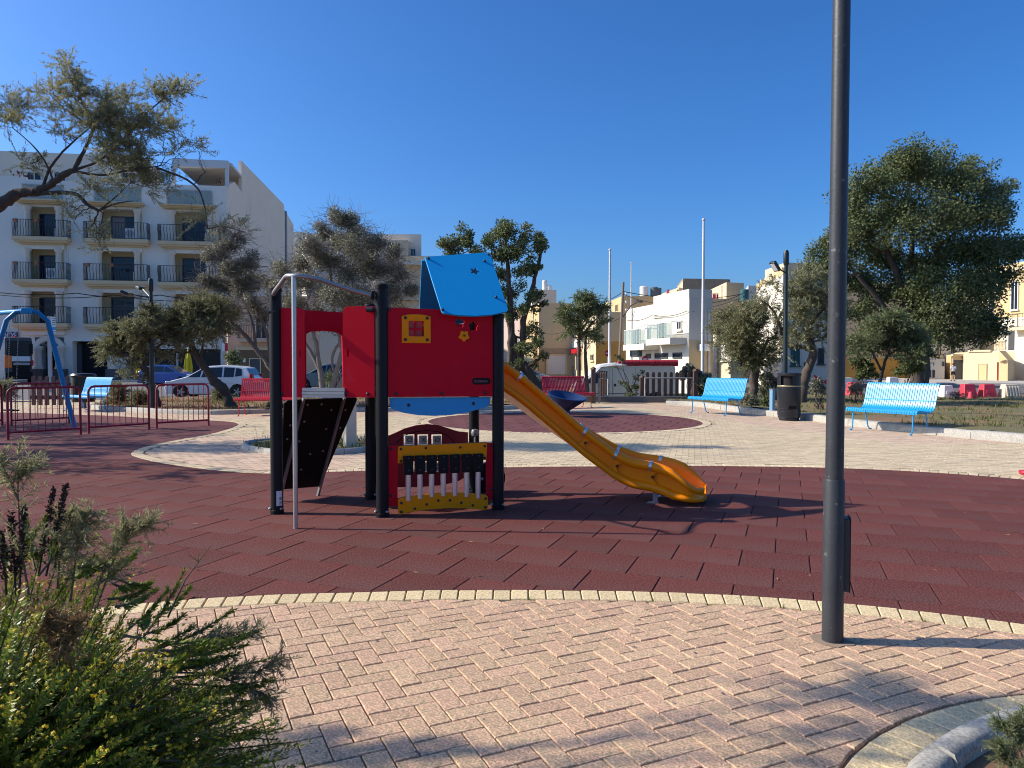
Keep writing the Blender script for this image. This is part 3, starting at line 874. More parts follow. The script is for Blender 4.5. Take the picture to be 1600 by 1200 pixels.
def railing(pl, u0, u1, z0, h, off, n, m, parent, curved=False, name='railing', rb=.016):
    """balcony railing round three sides standing off the wall"""
    mb = MB()
    pts = [(u0, 0.05), (u0, off), (u1, off), (u1, .05)]
    for zz, r in ((z0 + h, .028), (z0 + .06, .02)):
        mb.tube([pl.pt(u, zz, o) for u, o in pts], r, 5)
    segs = [((u0, .1), (u0, off), max(2, n // 5)), ((u0, off), (u1, off), n), ((u1, off), (u1, .1), max(2, n // 5))]
    for (a, b, k) in segs:
        for i in range(k + 1):
            t = i / k; u = a[0] + (b[0] - a[0]) * t; o = a[1] + (b[1] - a[1]) * t
            if curved:
                mb.tube([pl.pt(u, z0 + .06, o), pl.pt(u + .04, z0 + .06 + h * .3, o + .07), pl.pt(u - .03, z0 + h * .7, o + .0), pl.pt(u, z0 + h, o)], rb, 4, False)
            else: mb.tube([pl.pt(u, z0 + .06, o), pl.pt(u, z0 + h, o)], .016, 4, False)
    return mb.build(name, m, parent)

# ---------------------------------------------------------------- hotel block on the left
hot = thing('apartment_block', 'pale grey five storey block with columned balconies in three bays', 'building', (-28, 72, 0))
cR = at(357, 72); cL = at(-150, 67.8); plH = Plane(cL, cR - cL)
wH = (cR - cL).length
sideDir = (at(460, 104) - cR)
zroof = plH.uz(357, 291)[1]
def hz(py, px=187): return plH.uz(px, py)[1]
bays = [(-82, -20), (38, 100), (150, 222), (264, 333)]
rows = [(327, 378), (391, 442), (456, 508)]
holes, recs = [], []
for bi, (xa, xb) in enumerate(bays):
    if bi == 0: continue
    dy = (xa - 187) * .033
    for ri, (ya, yb) in enumerate(rows):
        k = (3 - ri) / 3.0
        (u0, z1), (u1, z0) = plH.uz(xa, ya + dy * k), plH.uz(xb, yb + dy * k)
        holes.append([(u0, z0), (u1, z0), (u1, z1), (u0, z1)]); recs.append((u0, z0, u1, z1, bi, ri))
# ground floor openings
def rect_h(pl, x0, y0, x1, y1):
    (u0, z1), (u1, z0) = pl.uz(x0, y0), pl.uz(x1, y1); return [(u0, z0), (u1, z0), (u1, z1), (u0, z1)]
arch_o = rect_h(plH, 62, 545, 95, 592)
c_, r_ = (arch_o[0][0] + arch_o[1][0]) / 2, (arch_o[1][0] - arch_o[0][0]) / 2
arch_hole = [arch_o[0], arch_o[1]] + [(c_ + r_ * math.cos(R(a)), arch_o[2][1] + r_ * .8 * math.sin(R(a))) for a in range(0, 181, 20)]
gar = rect_h(plH, 113, 533, 168, 592)
shop = rect_h(plH, 196, 545, 345, 592)
zb = -.1
holes = [[(p[0], max(p[1], .02)) for p in h_] for h_ in holes + [arch_hole, gar, shop]]
face = MB().panel(plH, [(0, zb), (wH, zb), (wH, zroof), (0, zroof)], holes, -1.3, 0).build('facade_wall', M['w_hotel'], hot, smooth=False)
bk = MB()
q = [plH.pt(0, 0, -1.28), plH.pt(wH, 0, -1.28)]
poly = [(q[0].x, q[0].y), (q[1].x, q[1].y), (cR.x + sideDir.x, cR.y + sideDir.y), (cL.x - 4, cL.y + 32)]
bk.prism(poly, zb, zroof - .05)
bk.build('core', M['void'], hot, smooth=False)
# side wall rising towards the back with the roof terrace parapet
plS = Plane(cR, sideDir)
plS.n = -plS.n if plS.n.x < 0 else plS.n
sw = sideDir.length
def suz(px, py): return plS.uz(px, py)
s_out = [(0.02, zb), (sw, zb), (sw, suz(459, 352)[1]), suz(444, 327), (suz(444, 327)[0] - .3, suz(444, 327)[1] + .6), suz(377, 251), (suz(377, 251)[0], suz(377, 300)[1]), suz(366, 284), (.02, zroof)]
MB().panel(plS, s_out, [], -.3, .02).build('side_wall', M['w_side'], hot, smooth=False)
u_, z_ = suz(445, 330)
MB().tube([plS.pt(u_, z_ - 9, .15), plS.pt(u_, z_, .15)], .14, 8).build('drain_pipe', M['steel_dull'], hot)
# balconies, recesses, doors, columns
for (u0, z0, u1, z1, bi, ri) in recs:
    w = u1 - u0
    MB().panel(plH, [(u0 - .01, z0 - .05), (u1 + .01, z0 - .05), (u1 + .01, z1 + .05), (u0 - .01, z1 + .05)], [], -1.27, -1.22).build('recess_back', M['w_tan'], hot, smooth=False)
    for x in (u0, u1):
        s = 1 if x == u0 else -1
        MB().panel(plH, [(x + s * .004, z0 + .004), (x + s * .16, z0 + .004), (x + s * .16, z1 - .004), (x + s * .004, z1 - .004)], [], -1.2, -.02).build('recess_jamb', M['w_tan'], hot, smooth=False)
        cpos = plH.pt(x + s * .34, z0, .2)
        MB().lathe([(.36, 0), (.36, .9), (.30, .95), (.28, 1.05), (.255, z1 - z0 - .45), (.30, z1 - z0 - .36), (.36, z1 - z0 - .25), (.38, z1 - z0 - .02)], cpos, 14).build('column', M['w_white'], hot)
    d0, d1 = u0 + w * .23, u1 - w * .17
    dz = z1 - (z1 - z0) * .16
    fr = MB().panel(plH, [(d0, z0), (d1, z0), (d1, dz), (d0, dz)], [[(d0 + .09, z0 + .1), (d1 - .09, z0 + .1), (d1 - .09, dz - .09), (d0 + .09, dz - .09)]], -1.22, -1.10).build('balcony_door', M['dark_door'], hot, smooth=False)
    mid = (d0 + d1) / 2
    for k, (a, b) in enumerate(((d0 + .09, mid - .03), (mid + .03, d1 - .09))):
        MB().panel(plH, [(a, z0 + .1), (b, z0 + .1), (b, dz - .09), (a, dz - .09)], [], -1.2, -1.15 + .02 * k).build('pane', M['curtain'] if (bi == 2 and ri == 0 and k == 0) else M['glass_blue'], fr, smooth=False)
    # slab with stepped moulding below
    ov = w * .20
    mb = MB()
    for (e, za, zb_, of) in ((ov, z0 - .32, z0 + .02, 1.0), (ov - .14, z0 - .50, z0 - .322, .86), (ov - .5, z0 - .66, z0 - .502, .55)):
        mb.panel(plH, [(u0 - e, za), (u1 + e, za), (u1 + e, zb_), (u0 - e, zb_)], [], .005, of)
    mb.build('balcony_slab', M['w_tan'], hot, smooth=False)
    MB().panel(plH, [(u0 - .1, z0 - 1.05), (u1 + .1, z0 - 1.05), (u1 + .1, z0 - .665), (u0 - .1, z0 - .665)], [], .004, .30).build('balcony_bracket', M['w_hotel'], hot, smooth=False)
    railing(plH, u0 - ov + .06, u1 + ov - .06, z0 + .02, 1.55, .93, 20, M['iron'], hot, curved=True, rb=.028)
    if (bi, ri) in ((2, 0), (1, 1)):
        p = plH.pt(u1 - .75, z0 + .6, .35)
        ac = MB().box(p, (1.15, .4, 1.0), math.atan2(plH.u.y, plH.u.x)).build('air_conditioner', M['frame_white'], hot, bevel=.03)
        MB().lathe([(.36, 0), (.36, .02)], plH.pt(u1 - .9, z0 + .6, .555), 16, axis=Vector((plH.n.x, plH.n.y, 0))).build('fan_grille', M['steel_dull'], ac)
    if (bi, ri) in ((1, 1), (2, 1), (1, 0)):
        for f in (.1, .62):
            p = plH.pt(u0 - ov + w * f, z0 + 1.62, .9)
            pt = MB().lathe([(.13, -.3), (.19, 0), (.16, 0)], p, 10).build('flower_pot', M['terracotta'], hot)
# cornice above the top row, glass parapets, penthouse
for bi, (xa, xb) in enumerate(bays):
    if bi == 0: continue
    dy = (xa - 187) * .036
    (u0, z1), (u1, z0) = plH.uz(xa - 12, 318 + dy), plH.uz(xb + 5, 326 + dy)
    mb = MB()
    for (e, a, b, of) in ((0, .62, 1.0, .95), (.12, .30, .615, .75), (.35, 0, .295, .5)):
        mb.panel(plH, [(u0 + e, z0 + (z1 - z0) * a), (u1 - e, z0 + (z1 - z0) * a), (u1 - e, z0 + (z1 - z0) * b), (u0 + e, z0 + (z1 - z0) * b)], [], .005, of)
    mb.build('cornice', M['w_tan'], hot, smooth=False)
    g0, g1 = u0 + .5, u1 - .3
    gz0, gz1 = z1 + .04, z1 + 1.5
    gp = MB()
    for k in range(3):
        a = g0 + (g1 - g0) * k / 3; b = g0 + (g1 - g0) * (k + 1) / 3
        gp.panel(plH, [(a + .03, gz0), (b - .03, gz0), (b - .03, gz1), (a + .03, gz1)], [], .10, .14)
    gpo = gp.build('glass_parapet', M['glass_rail'], hot, smooth=False)
    MB().tube([plH.pt(g0, gz1, .12), plH.pt(g1, gz1, .12)], .04, 6).build('handrail', M['steel'], gpo)
pen = Plane(plH.pt(0, 0, -4).xy, plH.u)
pz1 = pen.uz(187, 243)[1]
MB().panel(pen, [(0, zroof - .1), (wH - 9, zroof - .1), (wH - 9, pz1), (0, pz1)], [], -6, 0).build('penthouse_wall', M['w_white'], hot, smooth=False)
for (x0, x1) in ((42, 66), (84, 104), (190, 214)):
    window(pen, (x0, 268, x1, 308), hot, bars=1, sill=False, name='penthouse_door')
# white flat canopy over the corner terrace
uA, uB = plH.uz(268, 250)[0], plH.uz(356, 250)[0]
zc = plH.uz(356, 262)[1]; zc2 = plH.uz(356, 250)[1]
can = MB().panel(plH, [(uA, zc), (uB, zc), (uB, zc2), (uA, zc2)], [], -.6, -.2)
can.prism([tuple(plH.pt(uA, 0, -.62).xy), tuple(plH.pt(uB + .2, 0, -.62).xy), tuple(plH.pt(uB + .2, 0, -9.5).xy), tuple(plH.pt(uA, 0, -9.5).xy)], zc2 - .35, zc2 - .1)
can.build('terrace_canopy', M['frame_white'], hot, smooth=False)
for uu in (uB - .18, uA + .1):
    MB().panel(plH, [(uu - .16, zroof), (uu + .16, zroof), (uu + .16, zc - .005), (uu - .16, zc - .005)], [], -.55, -.25).build('canopy_post', M['frame_white'], hot, smooth=False)
MB().panel(plH, [(wH - 15, zroof), (wH - .4, zroof), (wH - .4, zc2 - .4), (wH - 15, zc2 - .4)], [], -10.6, -10.2).build('terrace_wall', M['w_white'], hot, smooth=False)
MB().panel(plH, [(0, zroof), (plH.uz(40, 290)[0], zroof), (plH.uz(40, 290)[0], zroof + .25), (0, zroof + .25)], [], -.4, -.02).build('parapet_cap', M['w_hotel'], hot, smooth=False)
for (xa, xb) in ((17, 47), (335, 343)):
    a, b = plH.uz(xa, 286), plH.uz(xb, 286)
    mb = MB()
    for k in range(40 if xb - xa > 20 else 14):
        p = plH.pt(rnd.uniform(a[0], b[0]), zroof + rnd.uniform(.2, .75), -.15 + rnd.uniform(-.2, .2)); s = rnd.uniform(.1, .22)
        v = [p + Vector((rnd.uniform(-s, s), rnd.uniform(-s, s), rnd.uniform(-s, s))) for _ in range(3)]
        mb.add(v, [(0, 1, 2)])
    mb.build('terrace_plant', mat('dark_red_leaf', (.09, .02, .02), .7, rand=.4), hot, smooth=False)
# ground floor: arched entrance with columns, garage, plinth
mb = MB()
c0, r0 = c_, r_ + .05
ringo = [(c0 + (r0 + .45) * math.cos(R(a)), arch_o[2][1] + (r0 * .8 + .45) * math.sin(R(a))) for a in range(0, 181, 15)]
ringi = [(c0 + r0 * math.cos(R(a)), arch_o[2][1] + r0 * .8 * math.sin(R(a))) for a in range(180, -1, -15)]
mb.panel(plH, ringo + ringi, [], .0, .30); mb.build('entrance_arch', M['w_white'], hot, smooth=False)
sp = rect_h(plH, 55, 527, 100, 541)
MB().panel(plH, sp, [[(p[0], p[1]) for p in [(c0 + (r0 + .47) * math.cos(R(a)), max(arch_o[2][1] + (r0 * .8 + .47) * math.sin(R(a)), sp[0][1] + .02)) for a in range(20, 161, 20)]]], -.02, .06).build('spandrel_panel', M['dark_stone'], hot, smooth=False)
for px in (61.5, 96, 180):
    p = plH.pt(plH.uz(px, 560)[0], 0, .35)
    ztop = plH.uz(px, 541)[1]
    MB().lathe([(.48, 1.1), (.48, 1.25), (.40, 1.35), (.33, ztop - .5), (.42, ztop - .35), (.5, ztop - .15), (.5, ztop)], p, 16).build('entrance_column', M['w_white'], hot)
    MB().box((p.x, p.y, .55), (1.2, 1.0, 1.1), .15).build('column_plinth', M['dark_stone'], hot)
(u0, z1), (u1, z0) = plH.uz(121, 536), plH.uz(168, 592)
MB().panel(plH, [(u0, 0), (u1, 0), (u1, z1), (u0, z1)], [], -1.28, -1.2).build('unlit_garage_back', M['void'], hot, smooth=False)  # near-black sheet standing for the unlit inside of the garage
MB().panel(plH, [(plH.uz(113, 540)[0], 0), (u0, 0), (u0, z1), (plH.uz(113, 540)[0], z1)], [], -1.1, -.9).build('garage_jamb', M['dark_door'], hot, smooth=False)
for k in range(4):
    a = shop[0][0] + (shop[1][0] - shop[0][0]) * k / 4; b = shop[0][0] + (shop[1][0] - shop[0][0]) * (k + 1) / 4
    z1_ = shop[2][1]
    o = MB().panel(plH, [(a + .1, .1), (b - .1, .1), (b - .1, z1_ - .1), (a + .1, z1_ - .1)], [], -1.25, -1.15).build('shop_window', M['glass'], hot, smooth=False)
    MB().panel(plH, [(a, 0), (a + .14, 0), (a + .14, z1_), (a, z1_)], [], -1.25, -.9).build('mullion', M['frame_white'], o, smooth=False)
(u0, z1), (u1, z0) = plH.uz(-60, 518.5), plH.uz(29, 530)
sb = MB().panel(plH, [(u0, z0), (u1, z0), (u1, z1), (u0, z1)], [], .02, .25).build('shop_sign', M['sign_blue'], hot, smooth=False)
text_part('sign_lettering', 'OODS', .72, M['white'], sb, plane_matrix(plH, plH.uz(10, 524)[0], (z0 + z1) / 2, .255), .004)
mbx = [plH.uz(x, 455)[0] for x in (107, 112, 120)]
MB().tube([plH.pt(mbx[0], 6.5, .05), plH.pt(mbx[0], 14, .05), plH.pt(mbx[1], 14.3, .05)], .05, 5).build('wall_pipe', M['w_hotel'], hot)

# ---------------------------------------------------------------- peach house beside it
h = House('peach_house', 'low peach house with brown garage door and iron balcony beside the grey block', 'house', 352, 70, 356, 66, 500, 66.5, 462, M['w_peach'], -.1)
gd = door(h.pr, (373, 547, 424, 603), h.root, 'brown_door', 'garage_door')
door(h.pr, (391, 561, 407, 602), gd, 'dark_door', 'wicket_door', off=.03)
window(h.pr, (399, 497, 418, 530), h.root, bars=1, sill=False, name='balcony_door')
(u0, z0), (u1, _) = h.pr.uz(374, 529.5), h.pr.uz(430, 530)
MB().panel(h.pr, [(u0, z0 - .28), (u1, z0 - .28), (u1, z0), (u0, z0)], [], 0, .9).build('balcony_slab', M['w_peach'], h.root, smooth=False)
railing(h.pr, u0 + .05, u1, z0, 1.2, .85, 22, M['iron'], h.root)
(u0, z1), (u1, z0) = h.pr.uz(380, 560), h.pr.uz(384, 566)
MB().panel(h.pr, [(u0, z0), (u1, z0), (u1, z1), (u0, z1)], [], .05, .085).build('notice', M['white'], gd)
rs = thing('wall_sign', 'small red and white sign on the wall left of the brown garage door', 'sign', h.pr.pt(h.pr.uz(353, 540)[0], h.pr.uz(353, 540)[1], .1))
pS_ = Plane(at(346, 65.5), Vector((1, 0)))
(u0, z1), (u1, z0) = pS_.uz(347, 536), pS_.uz(356, 549)
MB().panel(pS_, [(u0, z0), (u1 - .25, z0), (u1 - .25, z1), (u0, z1)], [], 0, .06).build('white_half', M['white'], rs)
MB().panel(pS_, [(u1 - .24, z0), (u1, z0), (u1, z1), (u1 - .24, z1)], [], 0, .07).build('red_half', M['sign_red'], rs)

# ---------------------------------------------------------------- town behind
h = House('white_tower_house', 'white flat roofed block with beige lower storeys behind the olive tree', 'building', 470, 130, 480, 112, 659, 112, 366, M['w_white'], -.1)
MB().panel(h.pr, rect_h(h.pr, 590, 378, 640, 470), [], -.1, 1.6).build('stair_tower', M['w_cream'], h.root, smooth=False)
window(h.pr, (611, 382, 629, 402), h.root, off=1.6, bars=1)
MB().panel(h.pr, rect_h(h.pr, 636, 402, 692, 470), [], -.1, 1.5).build('lower_block', M['w_cream'], h.root, smooth=False)
MB().panel(h.pr, rect_h(h.pr, 634, 412, 692, 417), [], 1.4, 2.6).build('balcony_slab', M['w_white'], h.root, smooth=False)
window(h.pr, (641, 388, 650, 402), h.root, off=.0, bars=1)
h = House('grey_block', 'plain pale grey block seen between the big block and the olive tree', 'building', 430, 135, 445, 125, 480, 126, 361, M['w_white'], -.1)

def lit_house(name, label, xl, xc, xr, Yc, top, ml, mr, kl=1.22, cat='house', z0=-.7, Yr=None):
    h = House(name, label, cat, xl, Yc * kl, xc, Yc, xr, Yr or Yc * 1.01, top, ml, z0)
    if mr is not None: h.skin('r', mr)  # brown and grey skins put this face's shade into the colour
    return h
# far yellow and pink houses glimpsed left of the tan gable
h = lit_house('yellow_town_house', 'far yellow house with small windows behind the tall open tree', 770, 842, 850, 92, 475, M['w_yellow'], None)
for r in ((833, 491, 838, 500), (812, 495, 818, 506), (822, 515, 828, 527), (798, 500, 803, 510)): window(h.pl, r, h.root, bars=1)
h = lit_house('pink_town_house', 'pale pink far house behind the tall open tree', 740, 812, 820, 84, 488, M['w_pinkish'], None)
for r in ((799, 505, 804, 516), (805, 527, 810, 537)): window(h.pl, r, h.root, bars=1)
h = lit_house('low_yellow_house', 'low yellow house with white window behind the no entry sign by the tower', 780, 834, 840, 76, 540, M['w_yellow'], None)
window(h.pl, (822, 541, 831, 547), h.root, bars=1)
h = lit_house('grey_roof_house', 'pale grey roof storey with white water tanks above the tan gable', 825, 831, 869, 96, 452, M['w_white'], M['w_grey'])
h.tank(851, 445, m='frame_white', r=.33, h=1.3); h.tank(858, 445, m='frame_white', r=.4, h=.6)
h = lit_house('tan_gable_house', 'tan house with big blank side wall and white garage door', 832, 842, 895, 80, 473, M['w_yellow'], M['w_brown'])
dd = door(h.pr, (855, 556, 883, 585), h.root, 'frame_white', 'garage_door', off=.03)
MB().panel(h.pr, [(h.pr.uz(842, 0)[0] + .02, h.pr.uz(850, 555)[1]), (h.wr, h.pr.uz(850, 555)[1]), (h.wr, h.pr.uz(850, 544)[1]), (h.pr.uz(842, 0)[0] + .02, h.pr.uz(850, 544)[1])], [], 0, .06).build('stone_band', M['w_stone'], h.root, smooth=False)
h = lit_house('cream_corner_house', 'cream corner house with green shutters, shaded brown upper gable and ochre base', 889, 931, 979, 72, 487, M['w_cream'], M['w_brown'], 1.15)
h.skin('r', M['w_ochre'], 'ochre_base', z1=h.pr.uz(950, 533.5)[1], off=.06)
for r in ((893, 518, 898, 529), (907, 517, 913, 529), (920, 516, 926, 528), (923, 553, 928, 564)): window(h.pl, r, h.root, frame='w_tan', bars=1)
door(h.pl, (901, 553, 909, 578), h.root, 'dark_door'); door(h.pl, (891, 553, 896, 572), h.root, 'dark_door')
(u0, z1), (u1, z0) = h.pl.uz(896, 531), h.pl.uz(911, 542)
sg = MB().panel(h.pl, [(u0, z0), (u1, z0), (u1, z1), (u0, z1)], [], .0, .2).build('white_signboard', M['white'], h.root)
(u0, z1), (u1, z0) = h.pl.uz(898, 546), h.pl.uz(909, 552)
MB().panel(h.pl, [(u0, z0), (u1, z0), (u1, z1), (u0, z1)], [], .0, .5).build('red_canopy', M['sign_red'], h.root)
h = lit_house('upper_yellow_house', 'taller yellow house with shaded brown gable standing behind the cream corner house', 940, 973, 1030, 84, 462, M['w_yellow'], M['w_brown'], 1.15)
for r in ((949, 478, 953, 487), (962, 476, 966, 487)): window(h.pl, r, h.root, frame='w_tan', bars=1)
h.tank(1006, 458, m='frame_white', r=.5, h=1.2); h.tank(1022, 458, r=.45, h=1.1); h.tank(1028, 458, r=.4, h=1.0)
h = lit_house('lemon_roof_house', 'lemon yellow house with round topped openings behind the white house', 1026, 1060, 1066, 78, 449, M['w_cream'], None, 1.12)
door(h.pl, (1042, 453, 1046, 470), h.root, 'maroon', 'roof_door', arched=True)
window(h.pl, (1058, 452, 1062, 462), h.root, frame='w_tan', bars=0)
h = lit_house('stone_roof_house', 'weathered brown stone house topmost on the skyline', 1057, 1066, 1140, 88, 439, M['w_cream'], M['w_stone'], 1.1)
h.parapet(M['w_stone'], .3)
h = lit_house('tan_tall_house', 'tan side walled house with lit yellow upper wall hung with washing', 1098, 1134, 1161, 70, 441, M['w_cream'], M['w_brown'], 1.15)
MB().tube([h.pl.pt(h.pl.uz(1129, 450)[0], h.pl.uz(1129, 446)[1], .1), h.pl.pt(h.pl.uz(1129, 450)[0], h.pl.uz(1129, 470)[1], .1)], .06, 6).build('drain_pipe', M['w_grey'], h.root)
h = lit_house('tan_back_house', 'broad tan blank wall under power cables behind the white house', 1090, 1096, 1168, 66, 466, M['w_cream'], M['w_brown'], 1.15)
# white house with two balconies
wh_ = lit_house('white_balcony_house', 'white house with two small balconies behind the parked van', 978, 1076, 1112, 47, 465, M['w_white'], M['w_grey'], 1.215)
up = wh_.pl
u0 = up.uz(1021, 480)[0]
(ua, zt1), (ub, _) = up.uz(1021, 473), up.uz(1076, 465)
MB().prism([tuple(up.pt(u0, 0, 0).xy), tuple(wh_.C), tuple(wh_.Rr), tuple((up.pt(u0, 0, 0).xy + wh_.Rr - wh_.C))], wh_.top - .02, wh_.top + .55).build('parapet', M['w_white'], wh_.root, smooth=False)
for r, b in (((990, 514, 1001, 540), 1), ((1011, 511, 1017, 531), 0), ((1027.5, 503.5, 1041, 531), 1), ((1058, 501, 1066, 515.5), 1)):
    window(up, r, wh_.root, bars=b, sill=b == 1 and r[0] > 1050)
for (r, hh) in (((974.5, 539, 1007, 546), 1.05), ((1010, 530.5, 1048, 537.5), 1.0)):
    up_out = Plane(up.o + up.n * 1.1, up.u)
    (u0, z1), (u1, z0) = up_out.uz(r[0], r[1]), up_out.uz(r[2], r[3])
    MB().panel(up, [(u0, z0), (u1, z0), (u1, z1), (u0, z1)], [], 0, 1.15).build('balcony_slab', M['w_white'], wh_.root, smooth=False)
    mb = MB()
    n = 4
    for k in range(n):
        a = u0 + (u1 - u0) * k / n; b = u0 + (u1 - u0) * (k + 1) / n
        mb.panel(up, [(a + .03, z1 + .05), (b - .03, z1 + .05), (b - .03, z1 + hh - .05), (a + .03, z1 + hh - .05)], [], 1.05, 1.08)
    g = mb.build('balcony_glass', M['glass_rail'], wh_.root, smooth=False)
    mb = MB()
    mb.tube([up.pt(u0, z1 + hh, .05), up.pt(u0, z1 + hh, 1.06), up.pt(u1, z1 + hh, 1.06), up.pt(u1, z1 + hh, .05)], .03, 5)
    for k in range(n + 1): mb.tube([up.pt(u0 + (u1 - u0) * k / n, z1, 1.06), up.pt(u0 + (u1 - u0) * k / n, z1 + hh, 1.06)], .022, 4)
    mb.build('balcony_rail', M['frame_white'], wh_.root)
for r in ((985.5, 547, 1003, 557), (1024, 552, 1044, 560), (1052, 551, 1066, 560), (1010, 553, 1017, 560)): window(up, r, wh_.root, frame='dark_door', bars=0, sill=False, name='shop_window')
wh_.skin('r', M['w_brown'], 'beige_base', z1=wh_.pr.uz(1090, 531)[1], off=.05)
(u0, z1), (u1, z0) = wh_.pr.uz(1090, 538), wh_.pr.uz(1102, 549)
MB().panel(wh_.pr, [(u0, z0), (u1, z0), (u1, z1), (u0, z1)], [], .1, .6).build('air_conditioner', M['frame_white'], wh_.root, bevel=.02)
MB().tube([wh_.pr.pt(wh_.pr.uz(1107, 500)[0], 0, .12), wh_.pr.pt(wh_.pr.uz(1107, 500)[0], wh_.pr.uz(1107, 484)[1], .12)], .09, 8).build('drain_pipe', M['w_grey'], wh_.root)
# washing on the roof line behind
wl = thing('washing_line', 'row of pink and white washing drying on a roof above the white house', 'laundry', P(1100, 466, 60))
mb = MB().tube([P(1080, 459, 60), P(1100, 460.5, 60), P(1124, 458, 60)], .02, 4); mb.build('line', M['wire'], wl)
for px, m_, w_ in ((1090, 'laundry', 4), (1096, 'white', 4), (1105, 'laundry', 4), (1110, 'white', 3), (1116, 'laundry', 5), (1121, 'maroon', 3)):
    p0, p1 = P(px - w_ / 2, 459.6, 60), P(px + w_ / 2, 466.5, 60)
    MB().box((p0 + p1) / 2, (abs(p1.x - p0.x), .04, abs(p1.z - p0.z)), rnd.uniform(-.2, .2)).build('garment', M[m_], wl)
# white annex, stone gate and wall
h = lit_house('white_annex', 'small white annex beside the shaded side of the white house', 1114, 1128, 1150, 50, 517, M['w_white'], M['w_white'], 1.12)
h = lit_house('stone_lodge', 'low sandstone lodge with white framed window and rough stone base', 1120, 1141, 1160, 44, 533, M['w_cream'], M['w_cream'], 1.1)
window(h.pl, (1129, 537, 1138, 563), h.root, frame='w_white', glass='frame_white', bars=0)
mb = MB()
for r in range(5):
    for c in range(8):
        (u0, z1), (u1, z0) = h.pr.uz(1136 + c * 3.1 + (r % 2) * 1.5, 565 + r * 4), h.pr.uz(1138.8 + c * 3.1 + (r % 2) * 1.5, 568.6 + r * 4)
        mb.panel(h.pr, [(u0, z0), (u1, z0), (u1, z1), (u0, z1)], [], 0, rnd.uniform(.06, .14))
tag(mb.build('stone', M['w_yellow'], h.root, smooth=False), kind='stuff')
# tall white house with the ruined stone parapet
h = lit_house('tall_white_house', 'tall white house with crumbling stone parapet and teal shutters behind the lamp', 1181, 1222, 1318, 50, 428, M['w_white'], M['w_white'], 1.2)
mb = MB()
for k in range(26):
    t = k / 26; u = h.wl * t
    mb.box(h.pl.pt(u + .2, h.top + rnd.uniform(.1, .2), -.2), (h.wl / 26 * .92, .4, rnd.uniform(.35, .75)), math.atan2(h.pl.u.y, h.pl.u.x), )
mb.build('parapet_stones', M['w_yellow'], h.root, smooth=False)
MB().prism([tuple(h.C + Vector((.5, 1))), tuple(h.Rr + Vector((0, 1))), tuple(h.Rr + Vector((0, 5))), tuple(h.C + Vector((.5, 5)))], h.top - .1, h.top + .9).build('roof_room', M['w_cream'], h.root, smooth=False)
sh = window(h.pr, (1235, 544, 1249, 571.5), h.root, frame='teal', glass='teal', bars=1, name='shutters')
window(h.pr, (1277, 544, 1287, 569), h.root, frame='dark_door', bars=1)
door(h.pr, (1255, 566, 1264, 590), h.root, 'teal')
lit_house('far_cream_house', 'cream rooftop glimpsed between the tall white house and the big tree', 1160, 1168, 1190, 72, 446, M['w_white'], M['w_white'], 1.1)
h = lit_house('roof_tank_house', 'narrow stone house with teal water tank on its roof', 1156, 1160, 1182, 64, 470, M['w_stone'], M['w_stone'], 1.1)
h.tank(1163, 445, m='teal', r=.38, h=1.1)

# ---------------------------------------------------------------- right hand terrace of old houses
h = House('brown_terrace_house', 'tall orange brown old house glimpsed through the left of the big tree', 'house', 1300, 84, 1318, 80, 1440, 82, 440, M['w_brown'], -.1)
for r in ((1362, 450, 1369, 470), (1380, 478, 1388, 500), (1345, 510, 1362, 520)): window(h.pr, r, h.root, frame='w_ochre', bars=1)
h.skin('r', M['w_ochre'], 'ochre_base', z1=h.pr.uz(1340, 560)[1], off=.05)
h = House('grey_terrace_house', 'shaded grey house behind the man in the white tee', 'house', 1438, 78, 1446, 76, 1530, 77, 470, M['w_grey'], -.1)
for r in ((1463, 525, 1471, 556), (1484, 535, 1492, 556), (1497, 505, 1512, 520)): window(h.pr, r, h.root, frame='w_tan', bars=1)
lowm = House('low_grey_garage', 'low whitish lean-to with small dark openings left of the man', 'garage', 1435, 77, 1441, 73, 1476, 73, 561, M['w_grey'], -.1)
for r in ((1451, 578, 1454, 590), (1457, 578, 1460, 590), (1472, 565, 1475, 572)): window(lowm.pr, r, lowm.root, frame='dark_door', bars=0, sill=False)
h = House('grey_door_house', 'low yellow house front with wide dark grey door behind the man', 'house', 1478, 76, 1486, 72.5, 1514, 72.5, 554, M['w_yellow'], -.1)
door(h.pr, (1489, 562, 1508, 594), h.root, 'dark_door')
MB().panel(h.pr, [(0, h.pr.uz(1490, 556)[1]), (h.wr, h.pr.uz(1490, 556)[1]), (h.wr, h.pr.uz(1490, 553)[1]), (0, h.pr.uz(1490, 553)[1])], [], 0, .25).build('ledge', M['w_cream'], h.root, smooth=False)
# lit yellow house with outside stair: its front is turned towards the sun
ph = thing('stair_house', 'lemon yellow low house with two doors and an outside stair at the right edge', 'house', (45, 68, 0))
pq0, pq1 = at(1513, 70.5), at(1586, 66.5)
plY = Plane(pq0, pq1 - pq0); wY = (pq1 - pq0).length
zY = plY.uz(1520, 550)[1]
b0 = pq0 + Vector((3, 9)); b1 = pq1 + Vector((3, 9))
MB().prism([tuple(pq0), tuple(pq1), tuple(b1), tuple(b0)], -.1, zY).build('wall', M['w_cream'], ph, smooth=False)
door(plY, (1530, 569, 1541, 595.5), ph, 'w_yellow'); door(plY, (1559, 566, 1570, 596), ph, 'maroon')
MB().panel(plY, [(0, zY), (wY * .5, zY), (wY * .5, zY + .18), (0, zY + .18)], [], -.3, .12).build('cornice', M['w_cream'], ph, smooth=False)
mb = MB()
ua, ub = plY.uz(1552, 550)[0], plY.uz(1570, 550)[0]
